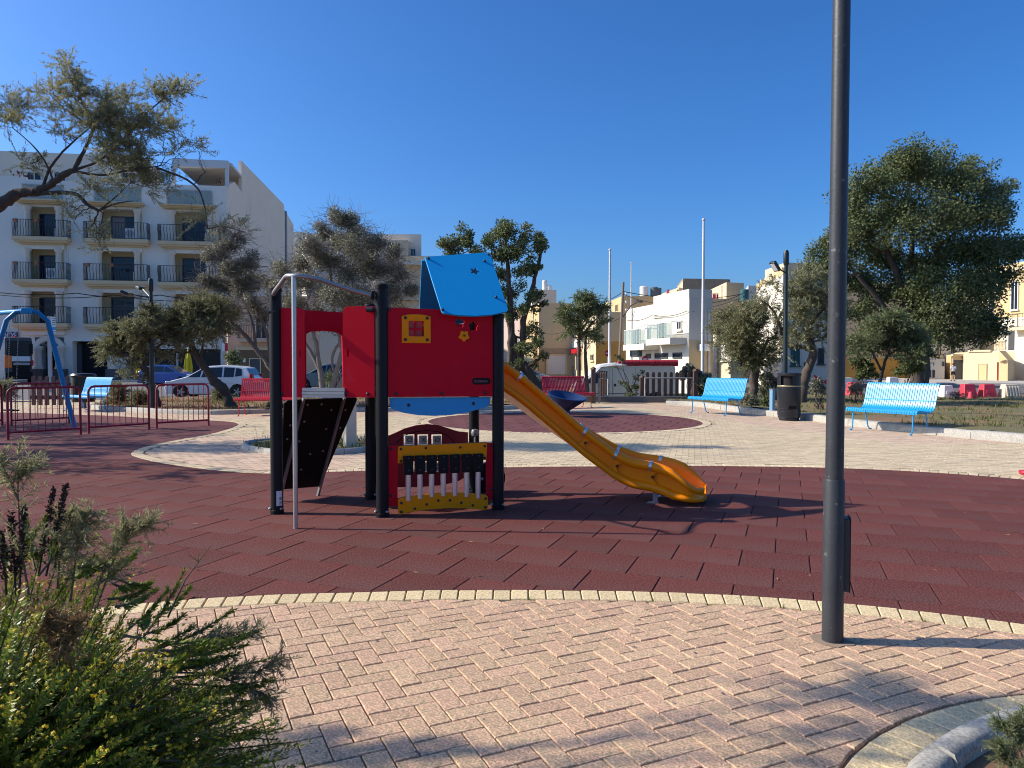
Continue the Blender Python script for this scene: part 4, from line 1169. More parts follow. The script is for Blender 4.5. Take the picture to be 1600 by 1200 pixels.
for k in range(8):
    u = ua + (ub - ua) * (k + .5) / 8
    mb.lathe([(.07, 0), (.11, .2), (.05, .5), (.09, .75), (.09, .8)], plY.pt(u, zY + .12, -.15), 8)
mb.build('balusters', M['w_cream'], ph)
MB().panel(plY, [(ua, zY + .92), (ub, zY + .92), (ub, zY + 1.1), (ua, zY + 1.1)], [], -.3, .02).build('balustrade_rail', M['w_cream'], ph, smooth=False)
us = plY.uz(1571, 560)[0]; ue = plY.uz(1585, 560)[0]
zs0 = plY.uz(1571, 548)[1]; zs1 = plY.uz(1585, 563)[1]
st = MB().panel(plY, [(us, -.1), (ue, -.1), (ue, zs1), (us, zs0)], [], 0, .9).build('stair_wall', M['w_yellow'], ph, smooth=False)
mb = MB()
for k in range(18):
    u = rnd.uniform(us + .1, ue - .2); z = rnd.uniform(1.6, zs1 - .1)
    mb.panel(plY, [(u, z), (u + .22, z + .03), (u + .2, z + .16), (u + .02, z + .14)], [], .88, .94)
mb.build('rough_stones', M['w_stone'], st, smooth=False)
# tall yellow palazzo above and behind it
pal = thing('yellow_palazzo', 'tall yellow limestone house with arched window at the right edge of the square', 'house', (50, 74, 0))
qa, qb = at(1508, 80), at(1680, 66)
plP = Plane(qa, qb - qa); wP = (qb - qa).length; zP = plP.uz(1590, 410)[1]
MB().prism([tuple(qa), tuple(qb), tuple(qb + Vector((6, 12))), tuple(qa + Vector((6, 12)))], -.1, zP).build('wall', M['w_yellow'], pal, smooth=False)
MB().panel(plP, [(0, zP - .9), (wP, zP - .9), (wP, zP - .5), (0, zP - .5)], [], 0, .35).build('cornice', M['w_cream'], pal, smooth=False)
MB().panel(plP, [(plP.uz(1572, 0)[0], plP.uz(1580, 566)[1]), (wP, plP.uz(1580, 566)[1]), (wP, plP.uz(1580, 497)[1]), (plP.uz(1572, 0)[0], plP.uz(1580, 497)[1])], [], 0, .08).build('white_bay', M['w_white'], pal, smooth=False)
window(plP, (1581, 440, 1592, 484), pal, frame='frame_white', bars=1, off=.05)
window(plP, (1545, 470, 1553, 492), pal, frame='frame_white', bars=1)
door(plP, (1578, 508, 1586, 555), pal, 'dark_door', 'arched_window', off=.09, arched=True)
(u0, z0), (u1, _) = plP.uz(1590, 512), plP.uz(1640, 512)
MB().panel(plP, [(u0, z0 - .3), (u1, z0 - .3), (u1, z0), (u0, z0)], [], 0, 1.0).build('balcony_slab', M['w_cream'], pal, smooth=False)
railing(plP, u0 + .1, u1, z0, 1.3, .9, 12, M['iron'], pal)
MB().panel(plP, [(plP.uz(1590, 0)[0], -.1), (wP, -.1), (wP, plP.uz(1590, 548)[1]), (plP.uz(1590, 0)[0], plP.uz(1590, 548)[1])], [], .05, 2.2).build('porch', M['w_white'], pal, smooth=False)
door(plP, (1583, 560, 1590, 596), pal, 'dark_door', off=2.2)
# street sign post there is left to the street furniture

# ================================================================ PLAY TOWER
RP = 0.061
def post_xy(px, py): g = G(px, py); return Vector((g.x, g.y + RP))
pL, pFL, pFR, pBL = post_xy(430, 804), post_xy(596, 809), post_xy(778, 797), post_xy(578, 781)
pBR = pFR + (pBL - pFL)
tower = thing('play_tower', 'red and blue climbing tower with five black posts, steel pole and amber slide', 'playset', (pFL.x, pFL.y, 0))
def z_on(xy, px, py): return H + ray(px, py).z * (xy.y / ray(px, py).y)
bolt_me = None
def bolts(pl, pxs, off, parent, r=.017, m='bolt', uz=False):
    global bolt_me
    if bolt_me is None:
        o = MB().lathe([(1.0, 0), (1.0, .25), (.85, .55), (.45, .75), (0, .8)], n=10).build('bolt', M['bolt'], None)
        bolt_me = o.data; bpy.data.objects.remove(o)
    for p in pxs:
        u, z = p if uz else pl.uz(*p)
        o = bpy.data.objects.new('bolt', bolt_me); col.objects.link(o); o.parent = parent
        w = pl.pt(u, z, off) - root_loc(parent)
        o.matrix_local = Matrix.Translation(w) @ Matrix(((pl.u.x * r, 0, pl.n.x * r, 0), (pl.u.y * r, 0, pl.n.y * r, 0), (0, r, 0, 0), (0, 0, 0, 1)))
def uzs(pl, pts): return [pl.uz(*p) for p in pts]

zt = z_on(pFL, 593, 446)
for (p, top) in ((pL, z_on(pL, 420, 451)), (pFL, zt), (pFR, z_on(pFR, 785, 492)), (pBL, zt - .12), (pBR, zt - .25)):
    mb = MB().lathe([(RP, -.05), (RP, top)], (p.x, p.y, 0), 20)
    po = mb.build('post', M['post'], tower)
    MB().lathe([(RP + .004, top - .035), (RP + .004, top), (RP - .008, top + .014), (0, top + .018)], (p.x, p.y, 0), 20).build('post_cap', M['black'], po)
    MB().lathe([(RP + .006, 0), (RP + .006, .035), (RP + .001, .04)], (p.x, p.y, 0), 20).build('foot_collar', M['black'], po)
    for a in (-150, -40, 60):
        MB().lathe([(.013, 0), (.013, .012), (.006, .02), (0, .021)], (p.x + math.cos(R(a)) * (RP + .004), p.y + math.sin(R(a)) * (RP + .004), .055), 8, axis=Vector((math.cos(R(a)), math.sin(R(a)), 0))).build('bolt', M['galv'], po)
# white sticker on the foot of the first post
lp = Plane((pL.x, pL.y - RP - .003), (1, 0))
sk = MB(); a0 = R(-78); a1 = R(-22)
ring = []
for zz in (.085, .235):
    ring.append([(pL.x + (RP + .002) * math.cos(a0 + (a1 - a0) * i / 6), pL.y + (RP + .002) * math.sin(a0 + (a1 - a0) * i / 6), zz) for i in range(7)])
sk.loft(ring, closed=False, caps=False)
sticker = sk.build('sticker', M['white'], tower)
sk = MB()
for i in range(7):
    zz = .1 + i * .011
    if i == 3: continue
    rr = [[(pL.x + (RP + .0035) * math.cos(R(-52) + R(12) * k), pL.y + (RP + .0035) * math.sin(R(-52) + R(12) * k), zz + d) for k in range(3)] for d in (0, .005)]
    sk.loft(rr, closed=False, caps=False)
sk.build('print', M['black'], sticker)

plA = Plane(pL, pFL - pL)          # entrance side with the pole
plF = Plane(pFL, pFR - pFL)        # long front
plD = Plane(pL, pBL - pL)          # ramp side
plB = Plane(pBL, pBR - pBL)        # back
TH = .018
zd = plA.uz(500, 612)[1]           # deck level
# --- decks
tri = [pL, pFL, pBL]; sq = [pFL, pFR, pBR, pBL]
def shrink(poly, k):
    c = sum(poly, Vector((0, 0))) / len(poly); return [tuple(c + (p - c) * k) for p in poly]
MB().prism(shrink(tri, .90), zd - .05, zd).build('deck', M['black'], tower)
MB().prism(shrink(sq, .95), zd - .05, zd + .002).build('deck', M['black'], tower)
u0, u1 = plA.uz(474, 612)[0], plA.uz(540, 612)[0]
mb = MB()
for (za, zb, o_) in ((606, 612, .03), (612, 617, .036), (617, 621.5, .03)):
    z1, z0 = plA.uz(500, za)[1], plA.uz(500, zb)[1] + .004
    mb.panel(plA, [(u0, z0), (u1, z0), (u1, z1), (u0, z1)], [], -.02, o_)
mb.build('deck_lip', M['steel'], tower)
# --- entrance panels
def rcorner(pl, x0, y0, x1, y1, r, corners):
    (u0, z1), (u1, z0) = pl.uz(x0, y0), pl.uz(x1, y1)
    out = []
    for (nm, cx, cz, a0) in (('br', u1, z0, -90), ('tr', u1, z1, 0), ('tl', u0, z1, 90), ('bl', u0, z0, 180)):
        rr = r if nm in corners else .008
        sx = -1 if nm[1] == 'r' else 1; sz = 1 if nm[0] == 'b' else -1
        for i in range(6):
            a = R(a0 + 90 * i / 5); out.append((cx + sx * rr + rr * math.cos(a), cz + sz * rr + rr * math.sin(a)))
    return out
def slot(pl, px, py, w=.022, h=.075):
    u, z = pl.uz(px, py); return [(u + (p[0]), z + p[1]) for p in rrect(-w / 2, -h / 2, w / 2, h / 2, w * .49, 4)]
e1o = MB().panel(plA, rcorner(plA, 430.5, 481.5, 477, 621, .055, ('tr',)), [slot(plA, 469, 552)], -TH / 2, TH / 2).build('entrance_panel', M['red'], tower, bevel=.002)
e2o = MB().panel(plA, rcorner(plA, 536, 479, 586, 621, .055, ('tl',)), [slot(plA, 544, 552)], -TH / 2, TH / 2).build('entrance_panel', M['red'], tower, bevel=.002)
bolts(plA, [(442, 615.5), (474, 615.5)], TH / 2, e1o); bolts(plA, [(541.5, 615.5), (575, 615.5)], TH / 2, e2o)
for (px, py, par) in ((429, 487, e1o), (580, 484, e2o)):
    u, z = plA.uz(px, py)
    w = plA.pt(u, z, .035)
    MB().lathe([(.026, -.035), (.026, .03), (.02, .036), (0, .037)], w, 12, axis=Vector((plA.u.x, plA.u.y, 0))).build('bracket', M['bolt'], par)
# --- ramp-side panel with its doorway
lo = [plD.uz(*p) for p in ((478, 605), (478, 522), (484, 518.5), (505, 517), (524, 519), (534, 524), (536.5, 605))]
(uL, _), (uR, _) = plD.uz(428, 500), plD.uz(582, 500)
zt_d = plD.uz(500, 486)[1]; zb_d = zd - .02
w3 = plD.u.dot(pBL - pL)
MB().panel(plD, [(.07, zb_d), (lo[0][0], zb_d)] + [lo[0]] + lo[1:6] + [lo[6], (lo[6][0], zb_d), (w3 - .07, zb_d), (w3 - .07, zt_d), (.07, zt_d)], [], -TH / 2, TH / 2).build('doorway_panel', M['red'], tower)
# --- long front panel
fw = plF.u.dot(pFR - pFL)
f_out = [plF.uz(603.5, 620.5), plF.uz(770.5, 619.5), plF.uz(770.5, 487), plF.uz(603.5, 480.5)]
(cu, cz) = plF.uz(649.8, 514)
wu = plF.uz(672, 514)[0] - cu; wz = plF.uz(650, 492)[1] - cz
h1 = flower2(*plF.uz(718, 504.5), .052); h2 = flower2(*plF.uz(739.3, 510), .052)
hw = rrect(cu - wu * .57, cz - wz * .60, cu + wu * .57, cz + wz * .60, .015)
fp = MB().panel(plF, f_out, [hw, h1, h2], -TH / 2, TH / 2).build('front_panel', M['red'], tower, bevel=.0015)
fr_out = []
for (a, b) in ((-1, -1), (0, -1), (1, -1), (1, .9), (.6, 1.0), (0, 1.03), (-.6, 1.0), (-1, .9)): fr_out.append((cu + wu * a, cz + wz * b))
MB().panel(plF, fr_out, [rrect(cu - wu * .54, cz - wz * .54, cu + wu * .54, cz + wz * .57, .012)], TH / 2 + .001, TH / 2 + .016).build('window_frame', M['yellow'], fp, bevel=.003)
wp = MB().panel(plF, rrect(cu - wu * .6, cz - wz * .6, cu + wu * .6, cz + wz * .6, .01), [], -.03, -.022).build('window_pane', M['red_clear'], fp)
mb = MB()
mb.panel(plF, [(cu - .009, cz - wz * .56), (cu + .009, cz - wz * .56), (cu + .009, cz + wz * .56), (cu - .009, cz + wz * .56)], [], -.02, -.008)
mb.panel(plF, [(cu - wu * .56, cz - .009), (cu + wu * .56, cz - .009), (cu + wu * .56, cz + .009), (cu - wu * .56, cz + .009)], [], -.021, -.0075)
mb.build('window_cross', M['red'], fp)
bolts(plF, [(cu + a * wu * .76, cz + b * wz * .77) for a in (-1, 1) for b in (-1, 1)], TH / 2 + .016, fp, .016, uz=True)
(yu, yz) = plF.uz(724.3, 525)
MB().panel(plF, flower2(yu, yz, .058, ph=.9), [], TH / 2, TH / 2 + .016).build('flower', M['yellow'], fp, bevel=.003)
bolts(plF, [(724.5, 524.5)], TH / 2 + .016, fp, .011)
(nu, nz) = plF.uz(751.8, 595.6); nw = plF.uz(766, 595.6)[0] - nu
npl = MB().panel(plF, rrect(nu - nw, nz - .034, nu + nw, nz + .034, .032, 6), [], TH / 2, TH / 2 + .004).build('nameplate', M['black'], fp)
text_part('lettering', 'KOMPAN!', .034, mat('dull_pink_print', (.42, .12, .15), .6), fp, plane_matrix(plF, nu - .004, nz - .003, TH / 2 + .0045), .0004)
bolts(plF, [(608, 483.5), (618.5, 615.5), (689.5, 614.5), (757.5, 613.5)], TH / 2, fp)
# --- blue apron below it
ap = [plF.uz(*p) for p in ((609, 621.5), (609.5, 634), (613, 639.5), (630, 645), (655, 649), (680, 650), (705, 648.5), (735, 643.5), (760, 636.5), (766, 632), (767.5, 620.5))]
apo = MB().panel(plF, ap, [], -TH / 2 - .024, TH / 2 - .024).build('apron_panel', M['blue'], tower, bevel=.002)
bolts(plF, [(638.8, 633), (740.3, 630.5)], TH / 2 - .024, apo)
# --- slide mouth side
plR = Plane(pFR, pBR - pFR)
wR = plR.u.dot(pBR - pFR)
op = [(wR * .5 - .31, zd + .0), (wR * .5 - .31, zd + .50)] + [(wR * .5 - .31 * math.cos(R(a)), zd + .50 + .16 * math.sin(R(a))) for a in (30, 60, 90, 120, 150)] + [(wR * .5 + .31, zd + .50), (wR * .5 + .31, zd + .0)]
MB().panel(plR, [(.07, zd - .02), (op[0][0], zd - .02)] + op + [(op[-1][0], zd - .02), (wR - .07, zd - .02), (wR - .07, plF.uz(690, 484)[1]), (.07, plF.uz(690, 484)[1])], [], -TH / 2, TH / 2).build('slide_panel', M['red'], tower)
# --- back panels
bw = plB.u.dot(pBR - pBL)
zf = plF.uz(690, 500)[1]
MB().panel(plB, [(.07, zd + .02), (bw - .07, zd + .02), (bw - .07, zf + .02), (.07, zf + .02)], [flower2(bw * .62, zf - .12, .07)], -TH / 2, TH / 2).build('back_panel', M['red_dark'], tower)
# noughts and crosses board, low on the back side
tt = [plB.uz(*p) for p in ((590, 683), (606, 681), (618, 676), (632, 669.5), (650, 664.5), (667, 662.5), (684, 664), (702, 669.5), (716, 674), (731, 675.5), (731, 730), (728, 745), (715, 752), (690, 758), (655, 761), (622, 761), (590, 757))]
holes = []
cells = []
for r_ in range(3):
    for c_ in range(3):
        (x, y) = (639 + c_ * 21.5, 687 + r_ * 21)
        u, z = plB.uz(x, y); holes.append(rrect(u - .062, z - .062, u + .062, z + .062, .006, 2)); cells.append((u, z))
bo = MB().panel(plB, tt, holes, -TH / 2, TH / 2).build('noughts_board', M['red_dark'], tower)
arch = [plB.uz(*p) for p in ((619, 692), (632, 680), (650, 674.5), (667, 672.5), (685, 674.5), (700, 681), (711, 692))]
marks = ['O', 'X', 'O', 'X', 'O', 'X', 'O', 'X', 'O']
for (u, z), ch in zip(cells, marks):
    w = plB.pt(u, z, 0)
    cub = MB().box(w, (.088, .07, .095), math.atan2(plB.u.y, plB.u.x) + R(rnd.uniform(-14, 14))).build('turning_block', M['pale_tile'], bo, bevel=.006)
    text_part('block_mark', ch, .075, M['black'], bo, plane_matrix(plB, u, z, .048), .0005)
mb = MB()
for i in range(len(arch) - 1):
    a, b = arch[i], arch[i + 1]
    mb.tube([plB.pt(a[0], a[1], TH / 2), plB.pt(b[0], b[1], TH / 2)], .004, 4)
mb.build('arch_line', M['black'], bo)
# --- chime panel low on the front
for (x0, y0, x1, y1) in ((605, 696.5, 621, 791), (759.5, 691.5, 772, 781)):
    o = MB().panel(plF, [plF.uz(x0, y1), plF.uz(x1, y1 - 1.5 if x0 > 700 else y1), plF.uz(x1, y0), plF.uz(x0, y0)], [], -TH / 2, TH / 2).build('chime_side_board', M['red'], tower)
    bolts(plF, [((x0 + x1) / 2 - (2 if x0 < 700 else -1), y0 + 5), ((x0 + x1) / 2 - (2 if x0 < 700 else -1), y1 - 17)], TH / 2, o, .015)
chp = [plF.uz(*p) for p in ((621, 723.5), (630.5, 723), (631, 719), (750.5, 711), (751, 718.5), (759, 718.5), (760, 692.5), (757, 691), (624, 696.5), (621, 699))]
cho = MB().panel(plF, chp, [], TH / 2, TH / 2 + .02).build('chime_top_bar', M['yellow'], tower, bevel=.003)
bolts(plF, [(625.5, 701), (664.5, 699.5), (718, 698.5), (756, 696.5), (625.5, 720), (756, 715)], TH / 2 + .02, cho, .014)
mb = MB().panel(plF, [plF.uz(*p) for p in ((620, 697), (760, 690.5), (762, 696), (622, 703))], [], -TH / 2, TH / 2)
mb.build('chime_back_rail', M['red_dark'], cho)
for i in range(7):
    t = i / 6
    x = 636.5 + (745 - 636.5) * t; yt = 711.5 - 3.5 * t; yb = 740.5 - 4.5 * t; ye = 777 - 6.5 * math.sin(math.pi * t * .9) - 2 * t
    (u, z1), (_, z0), (_, ze) = plF.uz(x, yt), plF.uz(x, yb), plF.uz(x, ye + 4)
    k = MB().panel(plF, [(u - .044, z0), (u + .044, z0), (u + .052, z1), (u - .052, z1)], [], TH / 2 + .021, TH / 2 + .07).build('chime_holder', M['black'], tower, bevel=.006)
    bolts(plF, [(u, z1 - .02), (u, z0 + .045)], TH / 2 + .07, k, .013, uz=True)
    MB().tube([plF.pt(u, z0 + .03, .045), plF.pt(u, ze, .045)], .027, 12).build('chime_pipe', M['clip'], tower)
lb = [plF.uz(*p) for p in ((621, 780), (624, 777), (650, 773.5), (675, 770.5), (700, 769), (730, 769.5), (757, 772), (760, 775), (760.5, 792), (757, 795.5), (730, 793), (700, 792.5), (670, 794.5), (645, 798), (625, 802), (621.5, 800))]
lbo = MB().panel(plF, lb, [], TH / 2, TH / 2 + .045).build('chime_bottom_bar', M['yellow'], tower, bevel=.003)
bolts(plF, [(625.5, 784.5), (625.5, 798), (646.5, 793), (665, 786.5), (683, 780.5), (701, 780), (718.5, 784), (736.5, 788), (756.5, 777.5), (756, 791)], TH / 2 + .045, lbo, .014)
# --- black play wheel and its lever behind the right post
wc = P(764, 747, pBR.y + .10)
wh = MB()
wax = Vector((.25, -.97, 0)).normalized()
wh.lathe([(.05, -.05), (.19, -.035), (.20, 0), (.19, .035), (.05, .05)], wc, 28, axis=wax)
wheel = wh.build('play_wheel', M['black'], tower)
MB().tube([wc, Vector((pBR.x, pBR.y, wc.z))], .025, 10).build('axle', M['galv'], wheel)
lv = P(742, 676, pBR.y - .1)
mb = MB().lathe([(0, -.045), (.035, -.035), (.045, 0), (.035, .035), (0, .045)], lv, 14)
mb.tube([lv, lv + Vector((.0, 0, -.22))], .012, 8)
mb.tube([lv, Vector((pBR.x, pBR.y, lv.z))], .02, 8)
mb.build('lever', M['steel_dull'], tower)
# --- curved grab rail and the sliding pole
bp = G(462, 826)
zp = z_on(bp, 458, 431); zl = z_on(pL, 418, 461); zr = z_on(pFL, 588, 462)
A0 = Vector((pL.x + .01, pL.y - RP - .02, zl)); A1 = Vector((bp.x, bp.y, zp)); A2 = Vector((pFL.x - RP - .03, pFL.y - .03, zr))
def bez(p0, p1, p2, p3, n): return [p0 * (1 - t) ** 3 + p1 * 3 * t * (1 - t) ** 2 + p2 * 3 * t * t * (1 - t) + p3 * t ** 3 for t in [i / n for i in range(n + 1)]]
dirA = Vector((1, -.16, 0)).normalized()
B0 = P(444, 435.5, (A0.y * .32 + A1.y * .68)); 
pts = bez(A0, A0 + Vector((.01, -.03, .03)), B0 + Vector((-.07, .07, -.07)), B0, 6) + bez(B0, B0 + Vector((.04, -.04, .035)), A1 - dirA * .06, A1, 5)[1:] + bez(A1, A1 + dirA * .22, A2 + Vector((-.42, -.12, .10)), A2, 16)[1:]
pts = [Vector(p) for p in pts]
MB().tube(pts, .021, 12).build('grab_rail', M['steel_dull'], tower)
MB().box(A2 + Vector((.012, .0, 0)), (.035, .05, .085), .2).build('rail_bracket', M['black'], tower, bevel=.006)
MB().box(A0 + Vector((0, .025, -.01)), (.05, .05, .085), .2).build('rail_bracket', M['black'], tower, bevel=.006)
MB().tube([A1 + Vector((0, 0, -.005)), Vector((bp.x, bp.y, -.03))], .021, 14).build('sliding_pole', M['steel'], tower)
# --- roof: two blue boards leaning together over the slide
uF = plF.u; vF = (pBR - pFR).normalized(); wF = (pBR - pFR).length
pe = Plane(pFR - vF * .11, uF); pr = Plane(pFR + vF * (wF / 2), uF)
ze = pe.uz(793, 487)[1]; zr_ = pr.uz(762, 395)[1]
ey = Vector((vF.x * (wF / 2 + .11), vF.y * (wF / 2 + .11), zr_ - ze)).normalized()
ex = Vector((uF.x, uF.y, 0)); en = ex.cross(ey).normalized()
if en.y > 0: en = -en
E0 = Vector((pe.o.x, pe.o.y, ze))
def slope_uv(px, py):
    d = ray(px, py); c = Vector((0, 0, H)); t = (E0 - c).dot(en) / d.dot(en); q = c + d * t - E0
    return (q.dot(ex), q.dot(ey))
ro = [slope_uv(*p) for p in ((661.5, 401), (762, 395), (763.5, 397), (793.5, 484), (792, 487.5), (768, 492.5), (742, 494), (716, 492.5), (693, 489), (689.5, 486))]
roof = MB().sheet(ro, [star2(*slope_uv(740.3, 424.2), .062, .034, ph=1.2)], lambda a, b, t: E0 + ex * a + ey * b + en * t, -.009, .009).build('roof_board', M['blue'], tower, bevel=.002)
mb = MB()
for p in ((667, 404.5), (761, 399), (755, 409.5), (774, 466), (691, 484.5)):
    a, b = slope_uv(*p); mb.lathe([(.014, 0), (.014, .016), (.008, .024), (0, .025)], E0 + ex * a + ey * b + en * .009, 8, axis=en)
mb.build('bolts', M['bolt'], roof)
# mirrored back board
E1 = Vector(((pBR + vF * .11).x, (pBR + vF * .11).y, ze)); ey1 = Vector((-vF.x * (wF / 2 + .11), -vF.y * (wF / 2 + .11), zr_ - ze)).normalized(); en1 = ex.cross(ey1).normalized()
MB().sheet([(a, b - .012) for (a, b) in ro], [], lambda a, b, t: E1 + ex * a + ey1 * b + en1 * t, -.009, .009).build('roof_board', M['blue'], tower)
# posts carrying the ridge side of the roof
for p in (pFR, pBR):
    MB().box((p.x - uF.x * .25, p.y - uF.y * .25, ze + .03), (.5, .03, .06), math.atan2(uF.y, uF.x)).build('roof_bearer', M['black'], tower)
# --- climbing ramp of black board on two steel runners
mD = plD.pt(w3 / 2, 0, 0); outD = Vector((-plD.n.x, -plD.n.y, 0))
if outD.x > 0: outD = -outD
uD = Vector((plD.u.x, plD.u.y, 0))
topc = mD + outD * .03 + Vector((0, 0, zd - .03)); botc = mD + outD * .60
sl = (topc - botc).normalized(); nr = uD.cross(sl).normalized()
if nr.y > 0: nr = -nr
def ramp_uv(px, py):
    d = ray(px, py); c = Vector((0, 0, H)); t = (botc - c).dot(nr) / d.dot(nr); q = c + d * t - botc
    return (q.dot(uD), q.dot(sl))
rp = [ramp_uv(*p) for p in ((438, 766), (501, 761), (559, 625), (557, 622), (450, 627), (445, 631))]
ramp = MB().sheet(rp, [], lambda a, b, t: botc + uD * a + sl * b + nr * t, -.03, -.012).build('ramp_board', M['black'], tower)
for (pa, pb) in (((475, 622), (438, 777)), ((538, 622), (496, 777))):
    a, b = ramp_uv(*pa), ramp_uv(*pb)
    p0 = botc + uD * a[0] + sl * a[1]; p1 = botc + uD * b[0] + sl * b[1]
    k = (p0.z + .02) / (p0.z - p1.z) if p0.z != p1.z else 1
    MB().tube([p0, p0 + (p1 - p0) * k], .019, 4).build('runner', M['steel_dull'], ramp)
mb = MB()
for (x, y) in ((481, 633), (503, 632), (518, 641), (540, 641), (454, 665), (476, 659), (510, 671), (532, 669), (449, 686.5), (468, 690), (505, 705), (485, 710), (471, 734)):
    a, b = ramp_uv(x, y); mb.lathe([(.013, 0), (.013, .01), (0, .014)], botc + uD * a + sl * b + nr * (-.012), 8, axis=nr)
mb.build('bolts', M['steel_dull'], ramp)
mb = MB()
for i in range(6):
    a, b = rp[0][0] + .12 + (i % 2) * .28, .15 + i * .17
    mb.box(botc + uD * a + sl * b - nr * .045, (.12, .05, .04), math.atan2(uD.y, uD.x))
mb.build('foot_holds', M['red'], ramp)

# --- curved slide
S0 = (pFR + pBR) / 2 + uF * .0
S1 = Vector((1.83, 8.05)); d1 = Vector((.885, -.465)).normalized()
S2 = S1 + d1 * .3
c0 = S0 + uF * .95; c1 = S1 - d1 * .75
path = []
for i in range(61):
    t = i / 60; path.append(S0 * (1 - t) ** 3 + c0 * 3 * t * (1 - t) ** 2 + c1 * 3 * t * t * (1 - t) + S1 * t ** 3)
for i in range(1, 13): path.append(S1 + d1 * (.29 * i / 12))
HW = .265
track = [(760, 552), (787, 571), (812, 588), (860, 629), (912, 674), (962, 711), (990, 724), (1019, 728), (1045, 736), (1062, 748), (1078, 762), (1092, 772), (1110, 776)]
def track_y(px):
    if px <= track[0][0]: return track[0][1]
    for (a, b) in zip(track, track[1:]):
        if a[0] <= px <= b[0]: return a[1] + (b[1] - a[1]) * (px - a[0]) / (b[0] - a[0])
    return track[-1][1]
zs, nrm2 = [], []
for i, p in enumerate(path):
    a, b = path[max(i - 1, 0)], path[min(i + 1, len(path) - 1)]
    t = (b - a).normalized(); n_ = Vector((-t.y, t.x)); nrm2.append(n_)
    q = p - n_ * HW
    px = 800 + F * q.x / (q.y * 1.0)
    zs.append(z_on(q, px, track_y(px)))
zs = [sum(zs[max(0, i - 2):i + 3]) / len(zs[max(0, i - 2):i + 3]) for i in range(len(zs))]
rings = []
RT, RB = .052, .046
iend = max(i for i in range(len(path)) if i <= 60)
zfl_end = None
for i, (p, z, n_) in enumerate(zip(path, zs, nrm2)):
    if i <= iend: zf_ = z - .185
    else: zf_ = rings_zf - .004 * (i - iend)
    if i == iend: rings_zf = zf_
    h = max(z - zf_, .012)
    k = min(1, h / .185)
    rt = RT * (.45 + .55 * k)
    sec = []
    e = (i - (len(path) - 1 - 9)) / 9
    w = HW * (math.sqrt(max(0.0, 1 - (max(0, e) ** 1.5 * .985) ** 2)))
    z = max(z, zf_ + .02)
    half = [(0, zf_), (w * .45, zf_), (w * .66, zf_ + .02 * k), (w * .78, zf_ + .06 * k), (max(w - rt * 1.3, w * .75), z - rt * .9)]
    for a in (165, 130, 95, 60, 25, -10, -45, -70): half.append((w + rt * math.cos(R(a)), z + rt * math.sin(R(a))))
    zb = zf_ - .045
    rb = RB * min(1, .5 + .5 * k)
    half += [(w - .028 * k, z - rt * .98 - .004), (w - .028 * k, zb + rb + .004)]
    for a in (70, 40, 10, -20, -55, -90): half.append((w + .002 + rb * math.cos(R(a)), zb + rb * math.sin(R(a))))
    half += [(w * .6, zb - rb + .004), (0, zb - rb + .012)]
    full = [(-s, zz) for (s, zz) in half] + [(s, zz) for (s, zz) in reversed(half[1:-1])]
    # ring runs over the near half first, then back along the far half
    rings.append([Vector((p.x + n_.x * s, p.y + n_.y * s, zz)) for (s, zz) in full])
slide = MB().loft(rings).build('slide', M['slide'], tower, angle=60)
def at_px(px):
    return min(range(len(path)), key=lambda i: abs(800 + F * (path[i] - nrm2[i] * HW).x / (path[i] - nrm2[i] * HW).y - px))
for px in (812, 911, 964, 1019):
    i = at_px(px); p, z, n_ = path[i], zs[i], nrm2[i]
    t3 = Vector((path[i + 1].x - path[i - 1].x, path[i + 1].y - path[i - 1].y, zs[i + 1] - zs[i - 1])).normalized()
    for s in (-1, 1):
        c = Vector((p.x + n_.x * HW * s, p.y + n_.y * HW * s, z))
        MB().lathe([(RT + .002, -.016), (RT + .004, -.014), (RT + .004, .014), (RT + .002, .016)], c, 18, axis=t3).build('clip', M['clip'], slide)
    if px != 812:
        # bolted joint: flanges on the outer wall with a bolt, and a dark seam
        c = Vector((p.x - n_.x * (HW - .012), p.y - n_.y * (HW - .012), z - .115))
        up = Vector((0, 0, 1)); nn = Vector((-n_.x, -n_.y, 0)); side = (t3 - nn * t3.dot(nn)).normalized(); upp = nn.cross(side)
        if upp.z < 0: upp = -upp
        fl = [(-.075, .075), (-.024, .02), (-.026, -.025), (-.08, -.07), (.08, -.07), (.026, -.025), (.024, .02), (.075, .075)]
        MB().sheet(fl, [], lambda a, b, t: c + side * a + upp * b + nn * t, -.004, .010).build('joint_flange', M['slide'], slide, bevel=.003)
        MB().lathe([(.016, 0), (.016, .014), (.01, .022), (0, .023)], c + side * .018 + nn * .010, 10, axis=nn).build('bolt', M['bolt'], slide)
# galvanised feet under the run-out
for (px, py, s) in ((1021, 800, -1), (1044, 787, 1)):
    i = at_px(1021); p, z, n_ = path[i], zs[i], nrm2[i]
    f = Vector((p.x + n_.x * s * HW * .75, p.y + n_.y * s * HW * .75, 0))
    mb = MB().box((f.x, f.y, (z - .24) / 2), (.05, .012, z - .24)); mb.box((f.x + .02, f.y + .02, (z - .24) / 2), (.012, .05, z - .242))
    mb.prism([(f.x - .10, f.y - .03), (f.x + .035, f.y - .03), (f.x + .035, f.y + .06), (f.x - .05, f.y + .06)], 0, .008)
    mb.build('foot', M['galv'], slide)
i = at_px(1021); p, z, n_ = path[i], zs[i], nrm2[i]
MB().tube([Vector((p.x - n_.x * .2, p.y - n_.y * .2, .10)), Vector((p.x + n_.x * .2, p.y + n_.y * .2, .16))], .009, 6).build('foot_brace', M['galv'], slide)

